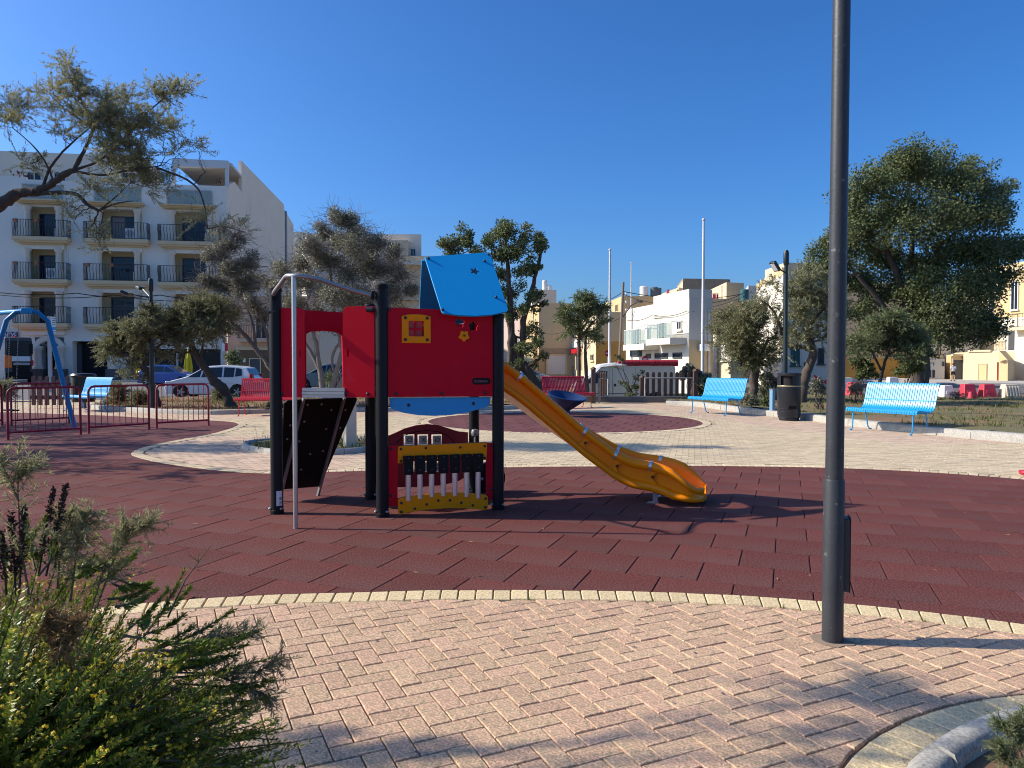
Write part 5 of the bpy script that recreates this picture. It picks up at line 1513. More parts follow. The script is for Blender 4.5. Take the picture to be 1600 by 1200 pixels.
# ================================================================ BENCHES
BS = 1.17
def make_bench(name, paint, label, W=1.72, n=30):
    root = thing(name, label, 'bench')
    prof = [(-.325, .375), (-.328, .41), (-.305, .44), (-.25, .448), (-.05, .425), (.08, .418), (.16, .435), (.205, .48), (.235, .56), (.30, .80), (.325, .885), (.35, .925), (.385, .93), (.405, .905)]
    prof = [(y * BS, z * BS) for y, z in prof]
    me = None
    for i in range(n):
        x = -W / 2 + W * (i + .5) / n
        if me is None:
            mb = MB(); hw, t = W / n * .38, .007
            rings = []
            for k, (y, z) in enumerate(prof):
                a, b = prof[max(k - 1, 0)], prof[min(k + 1, len(prof) - 1)]
                d = Vector((b[0] - a[0], b[1] - a[1])).normalized(); ny, nz = -d.y * t, d.x * t
                rings.append([(-hw, y + ny, z + nz), (hw, y + ny, z + nz), (hw, y - ny, z - nz), (-hw, y - ny, z - nz)])
            mb.loft(rings); o = mb.build('slat', paint, root); me = o.data
        else:
            o = bpy.data.objects.new('slat', me); col.objects.link(o); o.parent = root
        o.location = (x, 0, 0)
    for (y, z) in ((-.30, .425), (.12, .405), (.245, .62), (.345, .90)):
        MB().tube([(-W / 2 + .01, y * BS, z * BS - .012), (W / 2 - .01, y * BS, z * BS - .012)], .014, 6).build('cross_bar', paint, root)
    for sx in (-1, 1):
        x = sx * (W / 2 - .14)
        MB().tube([(x, -.36 * BS, 0.012), (x, -.31 * BS, .012), (x, -.275 * BS, .06), (x, -.268 * BS, .2 * BS), (x, -.27 * BS, .41 * BS)], .016, 6).build('leg', paint, root)
        MB().tube([(x, .30 * BS, .012), (x, .25 * BS, .012), (x, .20 * BS, .06), (x, .13 * BS, .28 * BS), (x, .12 * BS, .39 * BS)], .016, 6).build('leg', paint, root)
        MB().tube([(x, -.27 * BS, .405 * BS), (x, .12 * BS, .385 * BS), (x, .19 * BS, .43 * BS), (x, .34 * BS, .88 * BS)], .014, 6).build('side_rail', paint, root)
    return root
def place_bench(root, fl, ang, W=1.72):
    """fl: pixel of the front leg nearest given corner midpoint; ang: heading of the bench's long axis"""
    root.location = (fl[0], fl[1], 0); root.rotation_euler = (0, 0, ang)
bb = make_bench('blue_bench', M['bench_blue'], 'blue slatted steel bench nearest on the right, in front of the grass bed')
def bench_from(px0, px1, root):
    a, b = G(*px0), G(*px1); d = (b - a); d.z = 0
    ang = math.atan2(d.y, d.x); c = (a + b) / 2
    n = Vector((-math.sin(ang), math.cos(ang), 0))
    c = c + n * .30 * BS
    place_bench(root, c, ang)
bench_from((1324, 671.5), (1432, 681), bb)
b2 = copy_tree(bb); b2['label'] = 'blue slatted bench between the picket fence and the black litter bin'
a = G(1107, 648); place_bench(b2, a + Vector((.3, .2, 0)), R(-62))
b3 = copy_tree(bb); b3['label'] = 'blue slatted bench behind the red barriers at the left, by the dark bin'
a = G(111, 643); place_bench(b3, a + Vector((.35, .3, 0)), R(-35))
for b in (bb, b2, b3): b['group'] = 'blue slatted benches round the square'
rb = make_bench('red_bench', M['bench_red'], 'red slatted bench left of the play tower under the leaning trees')
place_bench(rb, G(412, 650) + Vector((0, .3, 0)), R(2))
rb2 = copy_tree(rb); rb2['label'] = 'red slatted bench right of the tower, behind the amber slide and blue bowl'
place_bench(rb2, G(896, 638) + Vector((-.15, .3, 0)), R(24))
for b in (rb, rb2): b['group'] = 'red slatted benches round the square'

# ================================================================ RED BARRIERS
def make_barrier(W=1.32, Hh=1.03):
    root = thing('crowd_barrier', 'x', 'barrier')
    r = .025; c = .12
    x = W / 2
    pts = [(-x, 0, 0), (-x, 0, Hh - c)] + [(-x + c - c * math.cos(R(a)), 0, Hh - c + c * math.sin(R(a))) for a in (30, 60, 90)] + [(x - c + c * math.sin(R(a)), 0, Hh - c + c * math.cos(R(a))) for a in (0, 30, 60, 90)] + [(x, 0, 0)]
    MB().tube(pts, r, 10).build('frame', M['barrier_red'], root)
    MB().tube([(-x, 0, .14), (x, 0, .14)], r * .9, 8).build('bottom_rail', M['barrier_red'], root)
    me = None
    for i in range(9):
        xx = -x + W * (i + 1) / 10
        if me is None:
            o = MB().tube([(0, 0, .14), (0, 0, Hh)], .0085, 6).build('bar', M['barrier_red'], root); me = o.data
        else:
            o = bpy.data.objects.new('bar', me); col.objects.link(o); o.parent = root
        o.location = (xx, 0, 0)
    return root
bar0 = make_barrier()
blist = [((12.6, 687), (126, 679.4), 'dark red tubular barrier in front of the blue swing legs'),
         ((139, 677.6), (233, 671), 'dark red tubular barrier in front of the left blue bench, middle of the row'),
         ((245, 670), (326, 665), 'dark red tubular barrier nearest the red bench, in front of the white car'),
         ((18, 666), (108, 661), 'dark red barrier standing behind the swing, in front of the brown pickets'),
         ((-72, 674), (3.5, 665), 'dark red barrier cut by the left edge beside the swing')]
for i, (a, b, lab) in enumerate(blist):
    o = bar0 if i == 0 else copy_tree(bar0)
    p, q = G(*a), G(*b); d = q - p
    o.location = (p + q) / 2; o.rotation_euler = (0, 0, math.atan2(d.y, d.x)); o.scale = (d.length / 1.32, 1, 1)
    o['label'] = lab; o['group'] = 'red barriers round the swing'

# ================================================================ SWING
sw = thing('swing_set', 'blue tubular swing frame with a black seat on chains at the left edge', 'swing', G(60, 670))
fR, fL = G(117, 670), G(-42, 673)
apx = P(42, 486, (fR.y + fL.y) / 2)
off2 = Vector((-3.3, 1.9, 0))
for k, o_ in enumerate((Vector((0, 0, 0)), off2)):
    ap = apx + o_
    for f, s in ((fR + o_, 1), (fL + o_, -1)):
        d = (f - ap); hd = Vector((d.x, d.y, 0)).normalized()
        pts = [ap, ap + hd * .22 + Vector((0, 0, -.03)), ap + hd * .42 + Vector((0, 0, -.22)), f]
        MB().tube(pts, .055, 12).build('leg', M['swing_blue'], sw)
    MB().box(ap + Vector((0, 0, 0)), (.22, .16, .14), .4).build('corner_joint', M['bench_blue'], sw, bevel=.02)
MB().tube([apx, apx + off2], .055, 12).build('crossbar', M['bench_blue'], sw)
seatc = P(17.5, 641, apx.y + .35)
seat = MB().box(seatc, (.42, .17, .035), R(-30)).build('seat', M['black'], sw, bevel=.012)
bd = off2.normalized()
for s in (-1, 1):
    top = apx + off2 * .14 + bd * (.19 * s) ; bot = seatc + Vector((bd.x, bd.y, 0)) * (.19 * s)
    mb = MB(); n = 46
    for i in range(n):
        c = top + (bot - top) * ((i + .5) / n); l = (top - bot).length / n * .62
        mb.box(c, (.006, .018, l) if i % 2 else (.018, .006, l))
    mb.build('chain', M['galv'], sw)

# ================================================================ LAMP POSTS, BIN, POLES
fl = G(1307, 1007)
lp_ = thing('lamp_post', 'tall weathered black lamp post in front on the pink paving', 'lamp post', fl)
lx, ly = fl.x, fl.y + .05
zs_ = z_on(Vector((lx, ly)), 1307, 748)
MB().lathe([(.055, -.03), (.054, zs_ - .012), (.050, zs_)], (lx, ly, 0), 28).build('sleeve', M['lamp'], lp_)
def lean(z): return lx + .012 * (z / 4)
MB().tube([(lx, ly, zs_ - .02), (lean(2.5), ly, 2.5), (lean(4.9), ly, 4.9)], [.0465, .045, .043], 28).build('pole', M['lamp'], lp_)
MB().lathe([(.043, 4.9), (.06, 4.92), (.06, 5.3), (.04, 5.36), (0, 5.37)], (lean(4.9), ly, 0), 16).build('sensor_head', M['green_pole'], lp_)
MB().tube([(lean(4.8), ly, 4.8), (lean(4.8) - .3, ly, 4.95)], .02, 8).build('arm', M['lamp'], lp_)
MB().box((lean(4.8) - .5, ly, 5.0), (.45, .28, .06), 0, rot=Matrix.Rotation(R(-20), 3, 'Y')).build('lamp_head', M['lamp'], lp_, bevel=.015)
(dz0, dz1) = z_on(Vector((lx, ly + .06)), 1328, 918), z_on(Vector((lx, ly + .06)), 1328, 806)
dr = MB().box((lx + .074, ly + .03, (dz0 + dz1) / 2), (.040, .11, dz1 - dz0), R(-18)).build('access_door', M['lamp'], lp_, bevel=.004)
MB().box((lx + .096, ly + .026, (dz0 + dz1) / 2), (.005, .112, dz1 - dz0 + .01), R(-18)).build('door_edge', M['black'], dr)
mb = MB()
rr_ = random.Random(3)
pts = [(lx + .135 * rr_.uniform(.45, 1.0) * math.cos(a), ly + .11 * rr_.uniform(.75, 1.1) * math.sin(a)) for a in [R(i * 24) for i in range(15)]]
mb.sheet(pts, [], lambda x, y, t: Vector((x, y, t)), .002, .0055); mb.build('mortar_patch', M['joint'], lp_)

def lamp_with_camera(px, py, ytop, label, arms, r=.075, hs_=1.0):
    g = G(px, py); zt_ = H + ray(px, ytop).z / ray(px, ytop).y * g.y
    t = thing('street_lamp', label, 'street lamp', g)
    MB().tube([(g.x, g.y, 0), (g.x, g.y, zt_ * .25), (g.x, g.y, zt_ - .4)], [r, r * .95, r * .72], 14).build('pole', M['green_pole'], t)
    MB().lathe([(r * .75, zt_ - .42), (r * 1.05, zt_ - .38), (r * 1.05, zt_ - .08), (r * .7, zt_), (0, zt_ + .01)], (g.x, g.y, 0), 14).build('sensor_head', M['green_pole'], t)
    for (dx, dy, dz, tilt) in arms:
        b = Vector((g.x, g.y, zt_ - .62)); e = b + Vector((dx * .55, dy * .55, dz))
        MB().tube([b, e], .02, 6).build('arm', M['green_pole'], t)
        hd = MB().box(e + Vector((dx * .25, dy * .25, .06)), (.5 * hs_, .34 * hs_, .09), math.atan2(dy, dx), rot=Matrix.Rotation(math.atan2(dy, dx), 3, 'Z') @ Matrix.Rotation(R(tilt), 3, 'Y')).build('floodlight', M['green_pole'], t, bevel=.02)
        MB().box(e + Vector((dx * .25, dy * .25, .06)) + (Matrix.Rotation(math.atan2(dy, dx), 3, 'Z') @ Matrix.Rotation(R(tilt), 3, 'Y')) @ Vector((0, 0, -.047)), (.36 * hs_, .24 * hs_, .01), rot=Matrix.Rotation(math.atan2(dy, dx), 3, 'Z') @ Matrix.Rotation(R(tilt), 3, 'Y')).build('lens', M['head_lamp'], hd)
    return t
lamp_with_camera(1226, 655, 391, 'black lamp post with a floodlight behind the litter bin on the right', [(-.45, -.2, .10, -50)], .07, .62)
lamp_with_camera(238, 643, 435, 'thin black lamp post behind the red barriers at the left', [(-1, -.1, .1, -25), (-.7, .5, .3, -15)], .075, .5)

bg_ = G(1239, 658)
bn = thing('litter_bin', 'black cylindrical litter bin standing before the lamp post and grass bed', 'litter bin', bg_)
bx, by = bg_.x, bg_.y + .29
hb = z_on(Vector((bx, by)), 1239, 583)
mb = MB().lathe([(.25, 0), (.265, .03), (.26, .06), (.29, .09), (.285, .12), (.30, .16), (.295, .42), (.305, .46), (.305, hb * .72)], (bx, by, 0), 28)
mb.build('body', M['bin'], bn)
MB().lathe([(.306, hb * .715), (.31, hb * .72), (.31, hb * .735), (.306, hb * .74)], (bx, by, 0), 28).build('gold_band', M['brass'], bn)
hoodp = []
mb = MB()
segs = 28
rg0, rg1 = [], []
# hood with an open mouth on the camera's left
for i in range(segs + 1):
    a = R(-95 + 300 * i / segs)
    rg0.append((bx + .30 * math.cos(a), by + .30 * math.sin(a), hb * .74)); rg1.append((bx + .30 * math.cos(a), by + .30 * math.sin(a), hb - .06))
mb.loft([rg0, rg1], closed=False, caps=False)
mb.lathe([(.30, hb - .075), (.315, hb - .055), (.32, hb - .03), (.30, hb - .005), (.2, hb + .012), (0, hb + .015)], (bx, by, 0), 28)
mb.build('hood', M['bin'], bn)
MB().lathe([(.24, hb * .7), (.24, hb - .08)], (bx, by, 0), 20).build('liner', M['void'], bn)
MB().box((bx - .02, by - .292, .36), (.22, .02, .10), 0).build('lower_slot', M['black'], bn, bevel=.01)
for z in (.17, .24, .31): MB().lathe([(.298, z), (.304, z + .008), (.298, z + .016)], (bx, by, 0), 28).build('ridge', M['bin'], bn)
bbx = G(1216, 652)
t = thing('blue_box', 'small faded blue box standing just left of the litter bin', 'box', (bbx.x, bbx.y + .5, .1))
MB().box((bbx.x, bbx.y + .5, .46), (.09, .16, .62), .2).build('cabinet', M['blue_box'], t, bevel=.01)
MB().box((bbx.x, bbx.y + .5, .785), (.10, .18, .03), .2).build('cap', M['steel_dull'], t)

def flagpole(px, ytop, Y, r, label):
    x = ray(px, 560).x / ray(px, 560).y * Y; zt_ = H + ray(px, ytop).z / ray(px, ytop).y * Y
    t = thing('flagpole', label, 'flagpole', (x, Y, ground_z(x, Y)), 'white flagpoles')
    MB().tube([(x, Y, -.6), (x, Y, zt_ * .5), (x, Y, zt_)], [r, r * .85, r * .55], 10).build('pole', M['pole_white'], t)
    MB().lathe([(0, -r), (r * .9, -r * .3), (r * .9, r * .5), (0, r)], (x, Y, zt_ + r * .6), 10).build('finial', M['pole_white'], t)
flagpole(1098, 345, 34.5, .085, 'tallest white flagpole, rising in front of the white house')
flagpole(952.5, 392, 38, .08, 'white flagpole rising behind the van cab')
flagpole(986, 412, 62, .085, 'thin white flagpole far off beside the wooden pole')

def road_sign(px, py, d_px, Y, label):
    c = P(px, py, Y); r = d_px / 2 / F * Y
    t = thing('no_entry_sign', label, 'road sign', (c.x, c.y, 0), 'no entry signs')
    MB().tube([(c.x, c.y + .05, -.6), (c.x, c.y + .05, c.z + r)], .035, 8).build('pole', M['galv'], t)
    MB().lathe([(r, -.012), (r, .012)], c, 24, axis=Vector((0, -1, 0))).build('disc', M['sign_red'], t)
    MB().box(c + Vector((0, -.018, 0)), (r * 1.35, .008, r * .36)).build('white_bar', M['white'], t)
road_sign(950, 552, 10.5, 44, 'red no entry sign above the van cab')
road_sign(811.5, 551, 10, 46, 'red no entry sign beside the tower roof post among tree trunks')
road_sign(1008, 561, 10, 44, 'red no entry sign half hidden behind the van roof')

# bus stop flag at the left
g = P(78, 560, 40)
t = thing('bus_stop_sign', 'grey post with white and blue bus stop plate behind the swing', 'bus stop', (g.x, 40, 0))
zt_ = P(78, 494, 40).z
MB().box((g.x, 40, zt_ / 2), (.17, .12, zt_)).build('post', M['galv'], t)
p0, p1 = P(80, 495, 39.95), P(87.5, 521, 39.95)
pl_ = MB().box(((p0.x + p1.x) / 2, 39.92, (p0.z + p1.z) / 2), (p1.x - p0.x, .03, p0.z - p1.z)).build('plate', M['white'], t)
p0, p1 = P(80.3, 511, 39.9), P(87.2, 515.5, 39.9)
MB().box(((p0.x + p1.x) / 2, 39.902, (p0.z + p1.z) / 2), (p1.x - p0.x, .006, p0.z - p1.z)).build('blue_band', M['bench_blue'], pl_)
mb = MB()
for yy in (497.5, 500.5, 503.5, 507, 518):
    p0, p1 = P(81.3, yy, 39.9), P(86.3, yy + 1, 39.9); mb.box(((p0.x + p1.x) / 2, 39.902, (p0.z + p1.z) / 2), (p1.x - p0.x, .005, p0.z - p1.z))
mb.build('printed_lines', M['dark_door'], pl_)

# wooden utility pole and cables
up_x = P(969, 560, 56); zt_ = P(974, 441, 56).z
t = thing('utility_pole', 'leaning grey wooden utility pole beside the white house', 'utility pole', (up_x.x, 56, -.3))
top = P(974, 441, 56)
MB().tube([(up_x.x - .15, 56, -.6), tuple(top)], [.13, .09], 10).build('pole', M['pole_wood'], t)
for z in (-1.0, -1.6, -2.2): MB().lathe([(.05, 0), (.09, .1), (.05, .2)], top + Vector((.2, -.1, z)), 8).build('insulator', M['frame_white'], t)
MB().tube([top + Vector((0, 0, -2.6)), top + Vector((.5, -.6, -1.8)), top + Vector((.9, -.9, -1.6))], .04, 6).build('lamp_arm', M['iron'], t)
MB().box(top + Vector((1.0, -1.0, -1.55)), (.5, .3, .18), -.8).build('lamp_head', M['iron'], t)
def cable(name, pts, label, r=.022, sag=.6):
    t_ = MB()
    for a, b in zip(pts, pts[1:]):
        a, b = Vector(a), Vector(b)
        t_.tube([a + (b - a) * (i / 14) - Vector((0, 0, sag * 4 * (i / 14) * (1 - i / 14))) for i in range(15)], r, 4)
    return tag(t_.build(name, M['wire'], None), label, 'cable', 'overhead cables')
cable('overhead_cable', [P(1162, 459, 66), top + Vector((0, 0, -.7)), P(918, 466, 70)], 'uppermost black cable from the wooden pole over the roofs', .03, .5)
cable('overhead_cable', [P(1170, 452, 64), P(1090, 472, 49), top + Vector((0, 0, -.9))], 'black cable sagging across the tan wall to the wooden pole', .03, .4)
cable('overhead_cable', [P(1165, 462, 64), P(1073, 486, 47), P(1020, 492, 52), P(979, 500, 55)], 'cable along the front of the white balcony house', .022, .2)
cable('overhead_cable', [P(1168, 474, 64), P(1084, 487, 47), P(1021, 497, 52)], 'cable fanning from the bracket on the white house corner', .022, .2)
cable('overhead_cable', [P(842, 518, 79.7), P(875, 520, 76), P(931, 505, 71.5), P(976, 494, 57)], 'pale drooping cable across the blank tan gable', .025, .2)
cable('overhead_cable', [P(-40, 452, 66), P(120, 458, 68), P(250, 461, 69), P(352, 462, 69)], 'black cable strung along the front of the grey apartment block', .04, .3)
cable('overhead_cable', [P(-40, 456, 66), P(180, 461, 68), P(352, 466, 69)], 'lower black cable along the front of the grey apartment block', .035, .4)

# ================================================================ FENCES, WALL, SPINNER, BOLLARD
lw0, lw1 = G(850, 629), G(1072, 630)
lw = thing('low_wall', 'low grey wall under the picket panels behind the spinner', 'wall', lw0)
d = (lw1 - lw0); ang = math.atan2(d.y, d.x)
MB().box((lw0 + lw1) / 2 + Vector((0, .25, .14)), (d.length, .2, .24), ang).build('wall_body', M['dark_stone'], lw, bevel=.015)
def picket_panel(x0, x1, Y, top, bot, label, n, slant=0.0, frame=True, m='wood_dark'):
    a, b = P(x0, 600, Y), P(x1, 600, Y + slant)
    z1, z0 = P(x0, top, Y).z, P(x0, bot, Y).z
    t = thing('picket_panel', label, 'fence', (a.x, a.y, 0))
    pl = Plane((a.x, a.y), (b.x - a.x, b.y - a.y)); w = math.hypot(b.x - a.x, b.y - a.y)
    me = None
    pw = w / n * .55
    for i in range(n):
        u = w * (i + .5) / n
        MB().panel(pl, [(u - pw / 2, z0), (u + pw / 2, z0), (u + pw / 2, z1 + .06)] + [(u + pw / 2 * math.cos(R(k)), z1 + .06 + pw / 2 * math.sin(R(k))) for k in (45, 90, 135)] + [(u - pw / 2, z1 + .06)], [], -.02, .02).build('picket', M[m], t, smooth=False)
    if frame:
        pts = [pl.pt(0, 0.02, .05), pl.pt(0, z1 - .12, .05), pl.pt(w, z1 - .12, .05), pl.pt(w, .1, .05)]
        mb = MB().tube(pts, .03, 4); mb.tube([pl.pt(0, z0 + .12, .05), pl.pt(w, z0 + .12, .05)], .025, 4)
        mb.build('steel_frame', M['galv'], t)
    else:
        MB().panel(pl, [(0, z1 - .25), (w, z1 - .25), (w, z1 - .12), (0, z1 - .12)], [], -.05, -.02).build('rail', M[m], t, smooth=False)
        MB().panel(pl, [(0, z0 + .2), (w, z0 + .2), (w, z0 + .33), (0, z0 + .33)], [], -.05, -.02).build('rail', M[m], t, smooth=False)
    return t
picket_panel(1007, 1081, 29.4, 586, 627, 'brown picket panel in a grey steel frame beside the blue bench', 8)
picket_panel(934, 948, 28.6, 587, 625, 'narrow brown picket gate in a grey frame behind the red bench', 4, 1.2)
picket_panel(47, 110, 25.2, 593, 633, 'dark brown pickets behind the back barrier at the left', 6, 0, False)
def fence_post(px, Y, top, label):
    a = P(px, 600, Y); z1 = P(px, top, Y).z
    t = thing('fence_post', label, 'post', (a.x, a.y, 0), 'brown fence posts')
    MB().box((a.x, a.y, z1 / 2), (.17, .17, z1)).build('shaft', M['wood_dark'], t, bevel=.01)
    MB().lathe([(.12, 0), (.12, .03), (.02, .1), (0, .1)], (a.x, a.y, z1), 4).build('cap', M['wood_dark'], t)
fence_post(927, 28.6, 577, 'brown fence post left of the narrow picket gate')
fence_post(1086.5, 29.2, 580, 'brown fence post right of the framed picket panel')
fence_post(1003, 29.6, 590, 'short brown fence post left of the framed picket panel')

sp_ = G(886, 651)
t = thing('spinner_bowl', 'dark blue plastic spinning bowl on the round rubber pad behind the slide', 'spinner', sp_)
zr2 = P(886, 619, sp_.y).z; rb_ = 30 / F * sp_.y
ax = Vector((.16, -.18, 1)).normalized()
MB().lathe([(.10, -.42), (.2, -.36), (rb_ * .7, -.18), (rb_, -.02), (rb_ + .02, .02), (rb_ - .01, .03), (rb_ * .68, -.12), (.2, -.22), (0, -.24)], (sp_.x, sp_.y, zr2), 32, axis=ax).build('bowl', M['navy'], t)
MB().tube([(sp_.x, sp_.y, -.01), (sp_.x, sp_.y, zr2 - .36)], .09, 12).build('pedestal', M['navy'], t)

g = G(546, 702)
t = thing('stone_pillar', 'short white rectangular pillar in the island planter behind the ramp', 'pillar', g)
MB().box((g.x, g.y + .05, .39), (.19, .19, .8), .5).build('shaft', M['conc_pale'], t, bevel=.008)
MB().box((g.x, g.y + .05, .83), (.25, .25, .07), .5).build('cap', M['conc_pale'], t, bevel=.01)
# red disc of a springer at the right edge
g = G(1607, 745)
t = thing('spring_seat', 'red round seat edge peeping in at the right border of the rubber', 'play seat', g)
MB().lathe([(.04, 0), (.10, .01), (.115, .04), (.11, .06), (.05, .068), (0, .07)], (g.x, g.y, .02), 20).build('seat', M['bench_red'], t)
MB().lathe([(.05, 0), (.05, .03)], (g.x, g.y, -.005), 12).build('base', M['black'], t)
# left dark bin
g = G(98, 640)
t = thing('litter_bin', 'dark green litter bin behind the left blue bench', 'litter bin', (g.x, g.y + 1.2, 0))
zt_ = P(98, 584, g.y + 1.2).z; yy = g.y + 1.2
MB().lathe([(.36, .2), (.38, .3), (.38, zt_ - .12)], (g.x, yy, 0), 20).build('body', M['green_pole'], t)
MB().lathe([(.40, zt_ - .12), (.42, zt_ - .06), (.38, zt_), (0, zt_ + .03)], (g.x, yy, 0), 20).build('lid', M['bin'], t)
MB().tube([(g.x, yy, 0), (g.x, yy, .3)], .1, 8).build('foot', M['galv'], t)

# ================================================================ ROAD BARRIERS AT THE RIGHT
def road_block(x0, x1, top, bot, Y, m, label, name='road_barrier', cat='road barrier', ribs=False):
    p0, p1 = P(x0, top, Y), P(x1, bot, Y)
    cx, w, h = (p0.x + p1.x) / 2, p1.x - p0.x, p0.z - p1.z
    t = thing(name, label, cat, (cx, Y, p1.z))
    mb = MB(); hw = w / 2
    prof = [(-hw, 0), (-hw, h * .16), (-hw * .82, h * .22), (-hw * .62, h), (hw * .62, h), (hw * .82, h * .22), (hw, h * .16), (hw, 0)]
    mb.sheet(prof, [], lambda x, z, tt: Vector((cx + x, Y + tt * (1 - .45 * z / h), p1.z + z)), -.28, .28)
    mb.build('body', M[m], t, bevel=.02)
    if ribs:
        for k in range(5):
            x = -hw * .6 + hw * 1.2 * k / 4
            MB().box((cx + x * .9, Y - .225, p1.z + h * .58), (w * .07, .05, h * .62), rot=Matrix.Rotation(R(-12), 3, 'X')).build('rib', M[m], t, bevel=.008)
    else:
        MB().box((cx, Y - .235, p1.z + h * .5), (w * .45, .02, h * .2), rot=Matrix.Rotation(R(-10), 3, 'X')).build('recess', M[m], t, bevel=.005)
    return t
road_block(1499, 1524, 600, 624, 31.2, 'plastic_red', 'red plastic road barrier, left of the two red ones by the street')
road_block(1529, 1555, 600, 624, 31.2, 'plastic_red', 'red plastic road barrier next to the pale concrete block')
road_block(1561, 1594, 600.5, 626, 31.0, 'conc_pale', 'pale ribbed concrete block on the pavement at the right edge', 'concrete_block', 'block', True)
road_block(1468, 1489, 602, 624, 31.5, 'plastic_white', 'white plastic road barrier behind the end of the right blue bench')
road_block(1310, 1334, 590, 612, 36, 'plastic_white', 'white plastic road barrier just right of the front lamp post')
road_block(1322, 1345, 597, 620, 33, 'plastic_red', 'red plastic road barrier just right of the front lamp post')
road_block(1384, 1404, 589, 610, 36.5, 'plastic_white', 'white plastic road barrier behind the left of the right blue bench')
g = P(1517, 625, 30.4)
t = thing('traffic_cone', 'stubby faded pink cone in front of the red road barriers', 'cone', g)
MB().lathe([(.16, 0), (.16, .04), (.13, .05), (.085, .34), (.0, .35)], g, 14).build('body', M['plastic_red'], t)
MB().box(g + Vector((.24, .05, .08)), (.16, .14, .16), .4).build('orange_foot', M['orange'], t, bevel=.02)
t = thing('red_tube_frame', 'red tubular railing between shrubs left of the front lamp post', 'railing', P(1287, 612, 27.5))
mb = MB()
for (a, b) in (((1273, 588), (1298, 603)), ((1273, 607), (1297, 590)), ((1295, 578), (1295, 618)), ((1273, 586), (1273, 612))):
    mb.tube([P(a[0], a[1], 27.5), P(b[0], b[1], 27.5)], .035, 6)
mb.build('tubes', M['bench_red'], t)

# folded umbrellas
for (px, y0, y1, Y, lab) in ((216, 502, 588, 57, 'yellow folded parasol with maroon one beside it, left by the shopfront'), (294, 545, 582, 57, 'short yellow folded parasol above the blue car')):
    b, tp = P(px, y1, Y), P(px, y0, Y)
    t = thing('folded_umbrella', lab, 'umbrella', (b.x, Y, 0))
    h = tp.z - b.z
    MB().tube([(b.x, Y, 0), (b.x, Y, tp.z + .1)], .03, 6).build('pole', M['frame_white'], t)
    n = 14
    rings = []
    for (k, r_) in ((0, .30), (.25, .33), (.6, .24), (.85, .12), (1.0, .03)):
        rings.append([Vector((b.x + (r_ * (1.0 if j % 2 else .72)) * math.cos(2 * math.pi * j / n), Y + (r_ * (1.0 if j % 2 else .72)) * math.sin(2 * math.pi * j / n), b.z + h * k)) for j in range(n)])
    MB().loft(rings).build('canopy', M['umbrella'], t)
    if px < 250:
        b2_, t2_ = P(209, 560, Y + .4), P(209, 540, Y + .4)
        MB().lathe([(.22, b2_.z), (.26, b2_.z + .4), (.05, t2_.z)], (b2_.x, Y + .4, 0), 10).build('maroon_canopy', M['maroon'], t)

